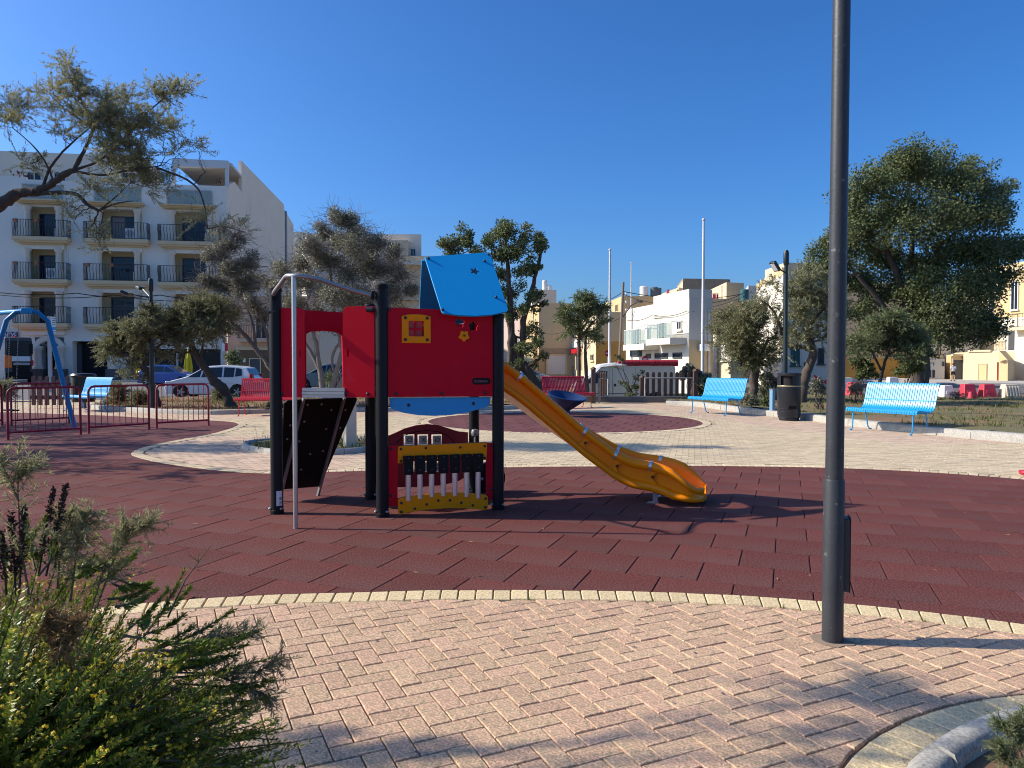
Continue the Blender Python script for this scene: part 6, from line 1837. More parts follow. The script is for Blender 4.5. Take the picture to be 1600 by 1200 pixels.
# ================================================================ VEHICLES
def car(name, label, loc, rz, paint, out, belt, side_windows, wheels, W=1.7, wr=.31, taper=.34, lights=(), screens=(), cat='car', s=1.0):
    root = thing(name, label, cat, loc, rz=0)
    def fn(x, z, t): return Vector((x * s, t * (W / 2 - max(0, z - belt) * taper - max(0, .35 - z) * .15) * s, z * s))
    # side outline with wheel arches
    pts = list(out)
    bottom = []
    for wx in sorted(wheels):
        r = wr + .05
        bottom += [(wx - r, .2)] + [(wx - r * math.cos(R(a)), wr + r * math.sin(R(a))) for a in range(0, 181, 30)] + [(wx + r, .2)]
    poly = [(pts[0][0], .22)] + bottom + [(pts[-1][0], .22)] + list(reversed(pts))
    body = MB().sheet(poly, [], fn, -1, 1).build('body', paint, root, bevel=.035, angle=50)
    for q in side_windows:
        for t in (-1, 1):
            mb = MB(); mb.sheet(q, [], lambda x, z, tt: fn(x, z, t) + Vector((0, t * tt, 0)), -.02, .010); mb.build('side_window', M['glass'], body, smooth=False)
    for (xa, za, xb, zb) in screens:
        d = Vector((xb - xa, 0, zb - za)); n = Vector((-d.z, 0, d.x)).normalized()
        if n.z < 0: n = -n
        va, vb = fn(xa, za, 1), fn(xb, zb, 1)
        mb = MB()
        ins = .10
        q = [Vector((va.x, -va.y + ins, va.z)), Vector((va.x, va.y - ins, va.z)), Vector((vb.x, vb.y - ins, vb.z)), Vector((vb.x, -vb.y + ins, vb.z))]
        mb.add([p + n * .012 * s for p in q] + [p - n * .03 * s for p in q], [(0, 1, 2, 3), (7, 6, 5, 4), (0, 4, 5, 1), (1, 5, 6, 2), (2, 6, 7, 3), (3, 7, 4, 0)])
        mb.build('windscreen', M['glass'], body, smooth=False)
    for (x, z, w, h, m) in lights:
        for t in (-1, 1):
            c = fn(x, z, t); MB().box(c - Vector((0, t * .10 * s, 0)), (w * s, .24 * s, h * s)).build('lamp', M[m], body, bevel=.02)
    for wx in wheels:
        for t in (-1, 1):
            c = Vector((wx * s, t * (W / 2 - .09) * s, wr * s))
            wl_ = MB().lathe([(wr * .6 * s, -.09 * s), (wr * .95 * s, -.09 * s), (wr * s, -.06 * s), (wr * s, .06 * s), (wr * .95 * s, .09 * s), (wr * .6 * s, .09 * s)], c, 20, axis=Vector((0, t, 0))).build('wheel', M['tyre'], root)
            mb = MB().lathe([(wr * .62 * s, .05 * s), (wr * .62 * s, .085 * s), (wr * .5 * s, .07 * s), (0, .06 * s)], c, 16, axis=Vector((0, t, 0)))
            for k in range(5):
                a = 2 * math.pi * k / 5; mb.box(c + Vector((math.cos(a) * wr * .33 * s, t * .08 * s, math.sin(a) * wr * .33 * s)), (wr * .5 * s, .03 * s, .05 * s), rot=Matrix.Rotation(-a, 3, 'Y'))
            mb.build('rim', M['rim'], wl_)
    MB().box((0, 0, .32 * s), ((max(wheels) - min(wheels) + .5) * s, (W - .35) * s, .3 * s)).build('underside', M['void'], root)
    # everything was built round the origin: move into place
    for c in kids(root):
        c.location = (-Vector(loc)) * 0
    root.rotation_euler = (0, 0, rz)
    return root
# the builder works in local coordinates, so things are first made at the origin
def put_car(name, label, loc, rz, *a, **k):
    r = car(name, label, (0, 0, 0), 0, *a, **k); r.location = loc; r.rotation_euler = (0, 0, rz); return r
HATCH = [(-1.98, .34), (-2.0, .52), (-1.93, .68), (-1.70, .82), (-1.20, .95), (-.95, 1.03), (-.30, 1.42), (.0, 1.49), (.6, 1.52), (1.25, 1.48), (1.62, 1.40), (1.82, 1.08), (1.93, .92), (1.97, .60), (1.95, .34)]
HW_ = [[(-.98, .98), (-.42, .98), (-.36, 1.36)], [(-.36, .98), (.55, .98), (.55, 1.43), (-.22, 1.40)], [(.63, .98), (1.08, .98), (1.10, 1.41), (.63, 1.43)], [(1.14, 1.0), (1.45, 1.05), (1.40, 1.36), (1.16, 1.40)]]
w0 = P(329, 600, 33.6)
wc_ = put_car('parked_car', 'silvery white hatchback parked behind the red barriers and leaning tree', (w0.x, 34.2, -.04), R(3), M['car_white'], HATCH, .95, HW_, (-1.28, 1.24), lights=((1.86, .95, .14, .34, 'tail_red'), (-1.80, .72, .30, .14, 'head_lamp')), screens=((-.93, 1.05, -.32, 1.42), (1.66, 1.36, 1.83, 1.06)))
HATCH2 = [(-1.95, .34), (-1.98, .55), (-1.88, .74), (-1.5, .86), (-.95, .95), (-.25, 1.38), (.1, 1.46), (.7, 1.47), (1.3, 1.36), (1.75, 1.05), (1.9, .95), (1.95, .7), (1.93, .34)]
HW2 = [[(-.85, .97), (-.05, .97), (.0, 1.36), (-.2, 1.34)], [(.03, .97), (.85, .99), (.85, 1.36), (.08, 1.37)], [(.92, 1.0), (1.45, 1.08), (1.2, 1.31), (.92, 1.35)]]
p = P(256, 590, 53)
put_car('parked_car', 'bright blue hatchback parked by the shopfront under the tamarisk', (p.x, 54, -.04), R(176), M['car_blue'], HATCH2, .95, HW2, (-1.22, 1.24), lights=((1.86, .86, .16, .18, 'tail_red'), (-1.8, .74, .3, .14, 'head_lamp')), screens=((-.9, .98, -.28, 1.37), (1.34, 1.33, 1.74, 1.07)), s=1.05)
p = P(889, 580, 99)
put_car('parked_car', 'steel blue car far down the street beyond the red bench', (p.x, 99, -.05), R(-62), M['car_grey'], HATCH, .95, HW_, (-1.28, 1.24), lights=((1.86, .95, .14, .3, 'tail_red'), (-1.80, .72, .30, .14, 'head_lamp')), screens=((-.93, 1.05, -.32, 1.42), (1.66, 1.36, 1.83, 1.06)))
p = P(512, 585, 46)
put_car('parked_car', 'grey teal car seen through the tower doorway', (p.x, 46, -.04), R(8), M['car_teal'], HATCH2, .95, HW2, (-1.22, 1.24), lights=((1.86, .86, .16, .18, 'tail_red'), (-1.8, .74, .3, .14, 'head_lamp')), screens=((-.9, .98, -.28, 1.37), (1.34, 1.33, 1.74, 1.07)), s=1.1)
p = P(822, 590, 48)
put_car('parked_car', 'dull teal car half hidden between the tree trunks and the red bench', (p.x, 48, -.10), R(170), M['car_teal'], HATCH, .95, HW_, (-1.28, 1.24), lights=((1.86, .95, .14, .3, 'tail_red'), (-1.80, .72, .30, .14, 'head_lamp')), screens=((-.93, 1.05, -.32, 1.42), (1.66, 1.36, 1.83, 1.06)))
# van with tarpaulin roof and rolled awning
VAN = [(-2.65, .36), (-2.68, .62), (-2.55, .92), (-2.20, 1.10), (-1.45, 1.75), (-1.2, 1.98), (-.9, 2.06), (2.50, 2.06), (2.58, 1.95), (2.62, .9), (2.60, .36)]
VW = [[(-2.02, 1.14), (-1.62, 1.14), (-1.62, 1.52)], [(-1.56, 1.14), (-.92, 1.14), (-.88, 1.76), (-1.28, 1.76), (-1.56, 1.55)]]
p = P(974, 600, 37.6)
van = put_car('parked_van', 'cream van with silver sheet over its cab and rolled crimson awning on its roof', (p.x, 38.2, ground_z(p.x, 38.2) + .02), R(1), M['van_cream'], VAN, 1.1, VW, (-1.75, 1.55), W=1.95, wr=.33, taper=.10, lights=((-2.45, .85, .2, .28, 'head_lamp'),), screens=((-2.18, 1.12, -1.46, 1.74),), cat='van')
vl = Vector(van.location)
def vloc(x, y, z): return Matrix.Rotation(van.rotation_euler.z, 3, 'Z') @ Vector((x, y, z))
rings = []
for (x, z) in ((-2.5, 1.0), (-2.05, 1.30), (-1.5, 1.80), (-1.2, 2.06), (-.6, 2.14), (.1, 2.15)):
    rings.append([Vector((x, -.97 - .02 * math.sin(x * 7), z - .12 + .03 * math.sin(x * 9))), Vector((x, -.90, z + .02)), Vector((x, 0, z + .05 + .03 * math.sin(x * 5))), Vector((x, .90, z + .02)), Vector((x, .97, z - .12)), Vector((x, 0, z - .03))])
mb = MB().loft(rings); off_ = Vector(van.location)
van.location = (0, 0, 0); rz_ = van.rotation_euler.z; van.rotation_euler = (0, 0, 0)
mb.build('roof_sheet', M['tarp'], van)
mb = MB()
for i in range(17):
    x = -.12 + 2.68 * i / 16
    mb.tube([(x, -.80, 2.17), (x + 2.68 / 16 * .93, -.80, 2.17)], .17 + rnd.uniform(-.008, .008), 10)
mb.build('rolled_awning', M['awning'], van)
MB().lathe([(.10, 0), (.13, .05), (.10, .13), (0, .15)], (-.28, -.8, 2.12), 12).build('roof_vent', M['awning'], van)
mb = MB()
for x in (-.80, -.62, .55): mb.box((x, -.985, 1.2), (.012, .012, 1.5))
mb.box((.0, -.985, .62), (5.0, .012, .03)); mb.build('door_seams', M['dark_door'], van)
for x in (-.86, -.5): MB().box((x, -.995, 1.05), (.09, .03, .12)).build('door_handle', M['black'], van, bevel=.01)
van.location = off_; van.rotation_euler = (0, 0, rz_)
# orange and white truck at the left edge
tb = P(27, 590, 62); tk = thing('truck', 'orange and white truck cab parked in front of the shop sign at left', 'truck', (0, 0, 0))
def tz(y): return P(27, y, 62).z
def tx(x): return P(x, 560, 62).x - tb.x
x0, x1 = tx(7), tx(43)
cxm, wd = (x0 + x1) / 2, x1 - x0
MB().box((cxm, 1.1, (tz(529) + .6) / 2 + .1), (wd, 2.2, tz(529) - .5)).build('cab', M['dark_door'], tk, bevel=.12)
MB().box((tx(29), -.07, (tz(556) + tz(564)) / 2), (tx(41) - tx(17), .1, tz(556) - tz(564))).build('white_panel', M['car_white'], tk, bevel=.02)
MB().box((cxm + .1, -.03, (tz(532) + tz(555)) / 2), (wd * .94, .1, tz(532) - tz(555))).build('windscreen', M['glass'], tk, bevel=.05)
MB().box((tx(12), -.05, (tz(555) + tz(574)) / 2), (tx(17) - tx(7), .14, tz(555) - tz(574))).build('orange_panel', M['orange'], tk, bevel=.03)
MB().box((tx(29), -.06, (tz(565) + tz(584)) / 2), (tx(41) - tx(18), .1, tz(565) - tz(584))).build('grille', M['black'], tk, bevel=.03)
MB().box((tx(29.5), -.12, (tz(566) + tz(570)) / 2), (tx(40) - tx(18), .04, tz(566) - tz(570))).build('grille_bar', M['steel_dull'], tk, bevel=.01)
MB().box((tx(26), -.05, (tz(581) + tz(592)) / 2), (wd, .2, tz(581) - tz(592))).build('bumper', M['black'], tk, bevel=.04)
MB().box((tx(43.5), -.08, (tz(562) + tz(571)) / 2), (tx(45) - tx(42), .1, tz(562) - tz(571))).build('marker_board', M['tail_red'], tk)
MB().box((tx(42), -.05, (tz(536) + tz(552)) / 2), (.28, .2, tz(536) - tz(552))).build('mirror', M['black'], tk, bevel=.04)
MB().lathe([(.14, 0), (.14, .25), (.06, .33), (0, .34)], (tx(21.5), .6, tz(530)), 12).build('beacon', M['tail_red'], tk)
MB().box((cxm, .5, tz(530.5)), (wd * 1.05, .1, .1)).build('roof_bar', M['frame_white'], tk)
MB().box((cxm - .1, 4.6, tz(545) / 2 + .5), (wd * .95, 4.6, tz(545) - .6)).build('load_box', M['orange'], tk, bevel=.05)
for x in (cxm - wd * .4, cxm + wd * .4):
    for y in (.9, 5.0): MB().lathe([(.3, -.15), (.5, -.15), (.5, .15), (.3, .15)], (x, y, .5), 18, axis=Vector((1, 0, 0))).build('wheel', M['tyre'], tk)
tk.location = (tb.x, 62.3, -.03); tk.rotation_euler = (0, 0, R(33))

# ================================================================ MAN
def man(px, py, hpx):
    g = G(px, py); hh = hpx / F * g.y
    t = thing('person', 'man in white tee and black shorts walking away before the grey door', 'person', (0, 0, 0))
    k = hh / 1.75
    def skin(name, verts, edges, radii, mt, sub=2):
        me = bpy.data.meshes.new(name); me.from_pydata([Vector(v) * k for v in verts], edges, [])
        o = bpy.data.objects.new(name, me); col.objects.link(o); o.parent = t
        m = o.modifiers.new('skin', 'SKIN')
        for i, r in enumerate(radii): me.skin_vertices[0].data[i].radius = (r[0] * k, r[1] * k) if isinstance(r, tuple) else (r * k, r * k)
        me.skin_vertices[0].data[0].use_root = True
        s_ = o.modifiers.new('sub', 'SUBSURF'); s_.levels = sub; s_.render_levels = sub
        me.materials.append(mt); return o
    V = [(0, 0, .95), (0, 0, 1.15), (0, -.01, 1.38), (0, 0, 1.50), (0, -.03, 1.60), (0, -.03, 1.70),
         (.10, 0, .88), (.11, -.06, .50), (.11, -.0, .10), (.12, -.12, .04), (-.10, 0, .88), (-.10, .08, .50), (-.10, .16, .12), (-.11, .06, .06),
         (.20, 0, 1.40), (.27, .04, 1.14), (.25, -.10, .95), (.25, -.14, .86), (-.20, 0, 1.40), (-.27, 0, 1.14), (-.24, -.16, .97), (-.24, -.21, .89)]
    E = [(0, 1), (1, 2), (2, 3), (3, 4), (4, 5), (0, 6), (6, 7), (7, 8), (8, 9), (0, 10), (10, 11), (11, 12), (12, 13), (2, 14), (14, 15), (15, 16), (16, 17), (2, 18), (18, 19), (19, 20), (20, 21)]
    Rr = [(.15, .10), (.14, .10), (.15, .10), .055, .085, .085, .085, .055, .038, .04, .085, .055, .038, .04, .05, .04, .03, .035, .05, .04, .03, .035]
    b = skin('body', V, E, Rr, M['skin'])
    skin('shirt', [(0, 0, .92), (0, 0, 1.15), (0, -.01, 1.40), (.19, 0, 1.41), (.26, .03, 1.22), (-.19, 0, 1.41), (-.26, .0, 1.22)], [(0, 1), (1, 2), (2, 3), (3, 4), (2, 5), (5, 6)], [(.185, .13), (.175, .125), (.17, .12), .075, .075, .075, .075], M['tee'])
    skin('shorts', [(0, 0, .95), (.10, 0, .86), (.115, -.05, .58), (-.10, 0, .86), (-.10, .06, .58)], [(0, 1), (1, 2), (0, 3), (3, 4)], [(.16, .12), .11, .095, .11, .095], M['shorts'])
    MB().lathe([(.088 * k, -.03 * k), (.096 * k, .04 * k), (.07 * k, .10 * k), (0, .115 * k)], Vector((0, -.02, 1.66)) * k, 14).build('hair', M['hair'], t)
    for x, y in ((.12, -.10), (-.105, .10)): MB().box(Vector((x, y, .04)) * k, (.09 * k, .25 * k, .08 * k)).build('shoe', M['shorts'], t, bevel=.02)
    t.location = (g.x, g.y, .06); t.rotation_euler = (0, 0, R(170))
man(1489, 596.5, 27.5)

# ================================================================ VEGETATION
def quads_mesh(name, V, m, parent, smooth=False):
    """V: (n, k, 3) array, k = 3 or 4 corners per leaf"""
    n, k, _ = V.shape
    off = root_loc(parent)
    if off is not None: V = V - np.array(off)[None, None, :]
    me = bpy.data.meshes.new(name)
    me.vertices.add(n * k); me.vertices.foreach_set('co', V.astype(np.float32).ravel())
    me.loops.add(n * k); me.loops.foreach_set('vertex_index', np.arange(n * k, dtype=np.int32))
    me.polygons.add(n); me.polygons.foreach_set('loop_start', np.arange(0, n * k, k, dtype=np.int32)); me.polygons.foreach_set('loop_total', np.full(n, k, dtype=np.int32))
    me.update(calc_edges=True); me.materials.append(m)
    o = bpy.data.objects.new(name, me); col.objects.link(o)
    if parent is not None: o.parent = parent
    return o
def unit(a): return a / np.maximum(np.linalg.norm(a, axis=-1, keepdims=True), 1e-9)
def leaf_quads(pos, d, nrm, length, width, fold=.0):
    """diamond leaves: pos base, d direction, nrm normal"""
    s = unit(np.cross(d, nrm))
    L = length[:, None]; W_ = width[:, None]
    a = pos; b = pos + d * L * .45 + s * W_ * .5 - nrm * W_ * fold; c = pos + d * L; e = pos + d * L * .45 - s * W_ * .5 - nrm * W_ * fold
    return np.stack([a, b, c, e], axis=1)
def crown_points(clumps, n, rs, sub=9, subr=.38, shell=.55):
    """positions and outward directions of leaves, gathered in small clusters so that gaps stay between them"""
    w = np.array([c[1] ** 2.3 for c in clumps]); w = w / w.sum()
    pos, out = [], []
    for (c, r), wi in zip(clumps, w):
        k = int(n * wi) + 1
        ns = max(4, int(sub * (r / .9) ** 1.2)) if r < 3 else sub * 5
        d = unit(rs.normal(size=(ns, 3))); d[:, 2] = np.where(d[:, 2] < -.45, -d[:, 2] * .5, d[:, 2]); d = unit(d)
        sc = np.array(c) + d * (r * (shell + (1 - shell) * rs.rand(ns, 1)))
        sr = subr * r * rs.uniform(.55, 1.25, ns)
        wt = sr ** 2; wt = wt / wt.sum()
        idx = rs.choice(ns, k, p=wt)
        q = rs.normal(size=(k, 3)); rad = rs.rand(k, 1) ** .45
        q = unit(q) * rad
        q[:, 2] *= .85
        pos.append(sc[idx] + q * sr[idx][:, None]); out.append(unit(q + d[idx] * .6 + np.array([0, 0, .35])))
    return np.concatenate(pos), np.concatenate(out)
def crown_leaf(name, clumps, n, size, m, parent, seed, aspect=.5, droop=.1, sub=9, subr=.38, shell=.55):
    rs = np.random.RandomState(seed)
    pos, out = crown_points(clumps, n, rs, sub, subr, shell)
    k = len(pos)
    d = unit(out * .5 + rs.normal(size=(k, 3)) * .75 + np.array([0, 0, -droop]))
    nr = unit(out + rs.normal(size=(k, 3)) * .55)
    nr = unit(nr - d * (nr * d).sum(1, keepdims=True))
    L = size * rs.uniform(.65, 1.35, k)
    return quads_mesh(name, leaf_quads(pos, d, nr, L, L * aspect, .12), m, parent)
def crown_feather(name, clumps, n, m, parent, seed, length=.5, per=26, needle=.10, width=.014, sub=8, droop=.15, wind=(0, 0, 0)):
    """tamarisk: drooping sprays, each a thin stem set with fine scale-leaf strips"""
    rs = np.random.RandomState(seed)
    pos, out = crown_points(clumps, n, rs, sub, .45, .35)
    k = len(pos)
    d0 = unit(out * .9 + rs.normal(size=(k, 3)) * .55 + np.array(wind)); L = length * rs.uniform(.5, 1.3, k)
    t = rs.rand(k, per) ** .8
    base = pos[:, None, :] + d0[:, None, :] * (t * L[:, None])[..., None]
    base[..., 2] -= droop * (t ** 2) * L[:, None]
    tang = d0[:, None, :] + np.array([0, 0, -2 * droop]) * t[..., None]
    dd = unit(tang * .75 + rs.normal(size=(k, per, 3)) * .55)
    nn = unit(rs.normal(size=(k, per, 3)))
    nn = unit(nn - dd * (nn * dd).sum(-1, keepdims=True))
    ln = needle * rs.uniform(.6, 1.4, (k, per))
    V = leaf_quads(base.reshape(-1, 3), dd.reshape(-1, 3), nn.reshape(-1, 3), ln.ravel(), np.full(k * per, width))
    # spray stems as thin slivers
    e = pos + d0 * L[:, None]; e[:, 2] -= droop * L
    s = unit(np.cross(d0, rs.normal(size=(k, 3)))) * width * .45
    S = np.stack([pos - s, pos + s, e + s * .3, e - s * .3], axis=1)
    return quads_mesh(name, np.concatenate([V, S]), m, parent)
def wob_path(a, b, rs, amp, k=7, sag=0.0):
    a, b = np.array(a), np.array(b); l = np.linalg.norm(b - a)
    t = np.linspace(0, 1, k)[:, None]
    w = np.cumsum(rs.normal(size=(k, 3)), 0); w = w - w[0] - (w[-1] - w[0]) * t
    p = a + (b - a) * t + w * amp * l * .12
    p[:, 2] -= sag * l * 4 * (t * (1 - t))[:, 0]
    return [Vector(q) for q in p]
def tree(name, label, Y, trunks, clumps, leaf, style, n, size, seed, bark='bark', base=None, group=None, twigs=0, twig_len=.6, dj=.55, limb_r=.4, cat='tree', shapes=None, **kw):
    """trunks: [(pixel path with optional dy), r0_px, r1_px]; clumps: (px, py, r_px[, dy])"""
    grow = kw.pop('grow', 1.0)
    rs = np.random.RandomState(seed)
    def W(p): return P(p[0], p[1], Y + (p[2] if len(p) > 2 else 0))
    px = Y / F
    tr = [([W(p) for p in path], r0 * px, r1 * px) for (path, r0, r1) in trunks]
    cl = []
    for c in clumps:
        r = c[2] * px * grow
        dy = c[3] if len(c) > 3 else rs.uniform(-1, 1) * dj * max(r * 1.6, 1.0)
        cl.append((np.array(P(c[0], c[1], Y + dy)), r))
    b = tr[0][0][0]
    root = thing(name, label, cat, (b.x, b.y, 0), group)
    mb = MB()
    nodes = []
    for pts, r0, r1 in tr:
        k = len(pts); dense = []
        for i in range(k - 1):
            for j in range(5):
                q = pts[i].lerp(pts[i + 1], j / 5); dense.append(q)
        dense.append(pts[-1])
        # smooth and roughen
        for _ in range(3): dense = [dense[0]] + [(dense[i - 1] + dense[i] * 2 + dense[i + 1]) / 4 for i in range(1, len(dense) - 1)] + [dense[-1]]
        rad = [(r0 + (r1 - r0) * i / (len(dense) - 1)) * rs.uniform(.88, 1.12) for i in range(len(dense))]
        dense = [q + Vector(rs.normal(size=3)) * rad[i] * .14 for i, q in enumerate(dense)]
        mb.tube(dense, rad, 9)
        nodes += [(q, rr, i / len(dense)) for i, (q, rr) in enumerate(zip(dense, rad)) if i > len(dense) * .35]
    for c, r in cl:
        cv = Vector(c)
        q, rr, _ = min(nodes, key=lambda t: (t[0] - cv).length + max(0, t[0].z - cv.z) * .8)
        ln = (cv - q).length
        if ln < .05: continue
        r0 = min(rr * .75, max(.012, limb_r * rr)); 
        pth = wob_path(q, cv, rs, .8, 8)
        mb.tube(pth, [r0 + (r0 * .25 - r0) * i / 7 for i in range(8)], 6, False)
        for _ in range(4):
            d = unit(rs.normal(size=3)); d[2] = abs(d[2]) * .7
            e = np.array(cv) + d * r * .8
            s = pth[rs.randint(4, 8)]
            mb.tube(wob_path(s, e, rs, .9, 5), [r0 * .4, r0 * .34, r0 * .28, r0 * .2, r0 * .1], 4, False)
    mb.build('trunk', M[bark], root, angle=80)
    if twigs:
        tw = MB()
        for i in range(twigs):
            c, r = cl[rs.randint(len(cl))]
            d = unit(rs.normal(size=3)); d[2] = d[2] * .6 + .2
            s = np.array(c) + unit(rs.normal(size=3)) * r * rs.uniform(.1, .8); e = s + unit(d) * twig_len * rs.uniform(.5, 1.3)
            w_ = .35 * px
            pth = wob_path(s, e, rs, 1.0, 4)
            tw.tube(pth, [w_, w_ * .8, w_ * .6, w_ * .35], 3, False)
        tw.build('twigs', M['bark_pale' if bark == 'bark_pale' else 'bark'], root)
    if style == 'leaf': crown_leaf('crown', cl, n, size, M[leaf], root, seed + 1, **kw)
    else: crown_feather('crown', cl, n, M[leaf], root, seed + 1, length=size, **kw)
    return root

# --- broad dark tree at the right
tree('broad_tree', 'big dark leafed tree with broad round crown behind the right blue bench', 38,
     [([(1432, 612), (1430, 560), (1422, 500), (1405, 440), (1385, 390)], 12, 4), ([(1440, 612), (1444, 550), (1446, 500), (1450, 440), (1470, 380)], 10, 4), ([(1430, 540), (1380, 480), (1340, 430)], 7, 3), ([(1444, 530), (1490, 470), (1530, 420)], 7, 3), ([(1422, 500), (1425, 420), (1425, 330)], 6, 2)],
     [(1418, 252, 30), (1395, 275, 38), (1440, 285, 42), (1360, 300, 34), (1335, 325, 30), (1480, 285, 38), (1520, 285, 34), (1545, 305, 26), (1345, 365, 40), (1390, 350, 42), (1440, 355, 46), (1490, 345, 40), (1535, 345, 36), (1560, 340, 20), (1300, 375, 22), (1288, 400, 22), (1320, 400, 34), (1370, 410, 38), (1425, 430, 40), (1480, 410, 42), (1530, 400, 40), (1572, 395, 30), (1590, 405, 20), (1285, 435, 26), (1325, 445, 34), (1370, 465, 34), (1420, 485, 38), (1470, 470, 42), (1520, 455, 40), (1560, 440, 30), (1450, 525, 30), (1490, 520, 36), (1530, 510, 32), (1555, 525, 18), (1280, 470, 18), (1340, 490, 24), (1505, 535, 20), (1400, 520, 22)],
     'leaf_ficus', 'leaf', 125000, .13, 21, sub=14, subr=.5, shell=.3, aspect=.6, dj=.9, grow=1.16)
# --- tall open tree behind the roof
tree('tall_tree', 'tall open crowned tree with several stems right behind the blue roof', 33,
     [([(797, 618), (797, 560), (800, 500), (796, 450), (792, 400), (790, 370)], 6, 2.2), ([(812, 618), (815, 560), (818, 500), (832, 450), (842, 410), (846, 390)], 6, 2), ([(806, 618), (806, 560), (790, 480), (765, 420), (740, 395)], 5, 2), ([(845, 612), (828, 585), (812, 560), (800, 520)], 9, 4), ([(818, 500), (826, 470), (848, 455)], 3, 1)],
     [(693, 386, 18), (715, 372, 20), (735, 385, 20), (755, 395, 18), (705, 398, 16), (785, 362, 20), (805, 365, 24), (828, 372, 16), (846, 378, 14), (838, 395, 18), (770, 378, 16), (805, 398, 26), (780, 405, 20), (838, 420, 16), (818, 430, 20), (785, 435, 20), (800, 462, 22), (838, 468, 18), (825, 488, 16), (850, 478, 9), (800, 495, 18), (780, 475, 16), (828, 525, 18), (838, 540, 14), (812, 545, 16), (845, 555, 10), (830, 570, 14), (800, 575, 14)],
     'leaf_ficus', 'leaf', 21000, .11, 33, sub=9, subr=.55, shell=.25, grow=1.05, aspect=.55, limb_r=.5)
# --- twin stemmed small tree
tree('twin_stem_tree', 'small twin stemmed tree behind the red bench right of the tower', 31,
     [([(906, 622), (904, 560), (906, 530), (902, 500), (905, 480)], 3.6, 1.6), ([(918, 622), (915, 560), (914, 540), (918, 515)], 3.4, 1.5), ([(906, 530), (925, 505), (935, 495)], 2, .8)],
     [(905, 478, 18), (892, 490, 15), (920, 482, 16), (888, 508, 11), (905, 498, 15), (930, 490, 14), (938, 480, 8), (935, 508, 9), (916, 528, 14), (908, 520, 9), (892, 525, 8), (926, 535, 8)],
     'leaf_pine', 'feather', 620, .5, 41, grow=.85, needle=.14, width=.032, per=18)
# --- tamarisk behind the middle blue bench
tree('tamarisk_tree', 'brownish green tamarisk directly behind the middle blue bench', 28.5,
     [([(1176, 635), (1178, 600), (1180, 570), (1176, 545), (1170, 520)], 8, 4), ([(1180, 580), (1192, 550), (1200, 530)], 4, 2)],
     [(1138, 512, 20), (1155, 500, 22), (1172, 492, 18), (1190, 512, 24), (1165, 525, 26), (1140, 532, 16), (1208, 530, 16), (1185, 540, 22), (1160, 552, 20), (1178, 568, 16), (1195, 560, 14), (1150, 565, 10), (1128, 522, 10), (1168, 580, 9)],
     'leaf_tam', 'feather', 1500, .5, 51, needle=.12, width=.026, per=26, dj=.7)
# --- leaning dark tree right of the lamp
tree('leaning_tree', 'crooked dark trunked tree leaning right behind the litter bin', 26,
     [([(1250, 645), (1254, 605), (1262, 575), (1272, 553), (1266, 530), (1258, 505)], 9, 4), ([(1268, 548), (1252, 541), (1238, 542), (1222, 539)], 4, 2), ([(1262, 520), (1275, 495), (1290, 480)], 3.5, 1.5), ([(1222, 539), (1216, 500), (1205, 480), (1190, 470)], 2.6, 1.2), ([(1216, 500), (1225, 480), (1235, 470)], 2.2, 1)],
     [(1232, 470, 20), (1250, 455, 22), (1268, 440, 20), (1280, 460, 22), (1262, 478, 24), (1240, 495, 22), (1285, 490, 24), (1262, 508, 20), (1238, 520, 18), (1212, 450, 12), (1195, 465, 12), (1205, 480, 12), (1295, 520, 18), (1280, 530, 14), (1245, 530, 14), (1250, 430, 14), (1300, 470, 18), (1225, 545, 8)],
     'leaf_tam', 'feather', 1050, .5, 61, needle=.11, width=.024, per=24, dj=.7)
# --- fresh green feathery tree in front of the big one
tree('young_pine', 'fresh green feathery tree below the big dark crown, left behind the right blue bench', 29,
     [([(1372, 612), (1378, 580), (1386, 555), (1396, 530)], 3, 1.5), ([(1378, 580), (1365, 555), (1358, 540)], 2, 1)],
     [(1385, 508, 17), (1405, 512, 18), (1368, 518, 15), (1352, 532, 12), (1395, 530, 20), (1418, 528, 16), (1432, 540, 14), (1410, 548, 18), (1375, 545, 14), (1345, 552, 10), (1440, 555, 10), (1330, 540, 12), (1425, 560, 12)],
     'leaf_pine', 'feather', 1300, .5, 71, needle=.12, width=.024, per=26)
# --- grey olive behind the tower
tree('olive_tree', 'large grey olive with many pale stems right behind the red doorway panels', 23.5,
     [([(507, 645), (504, 600), (497, 560), (490, 520), (478, 470)], 6, 2), ([(514, 645), (520, 600), (532, 560), (545, 510), (548, 450)], 6, 2), ([(518, 640), (528, 605), (552, 575), (585, 520), (610, 470)], 6, 2), ([(500, 580), (480, 540), (450, 490)], 3.5, 1.5), ([(536, 550), (520, 480), (515, 420), (520, 370)], 4, 1.2), ([(530, 600), (515, 560), (540, 520), (560, 480)], 3, 1.2)],
     [(522, 345, 20), (545, 350, 24), (565, 365, 22), (505, 368, 20), (530, 375, 26), (488, 390, 24), (555, 395, 30), (590, 385, 22), (612, 402, 18), (470, 415, 24), (510, 410, 30), (545, 430, 32), (590, 425, 30), (625, 430, 18), (448, 440, 24), (485, 450, 30), (525, 465, 32), (570, 470, 32), (610, 460, 26), (640, 455, 18), (430, 470, 18), (460, 485, 24), (500, 500, 26), (545, 505, 24), (590, 500, 22), (630, 490, 20), (440, 425, 14), (420, 445, 12)],
     'leaf_olive', 'leaf', 56000, .075, 81, bark='bark_pale', twigs=2600, twig_len=.7, sub=10, subr=.62, shell=.2, aspect=.34, dj=.9)
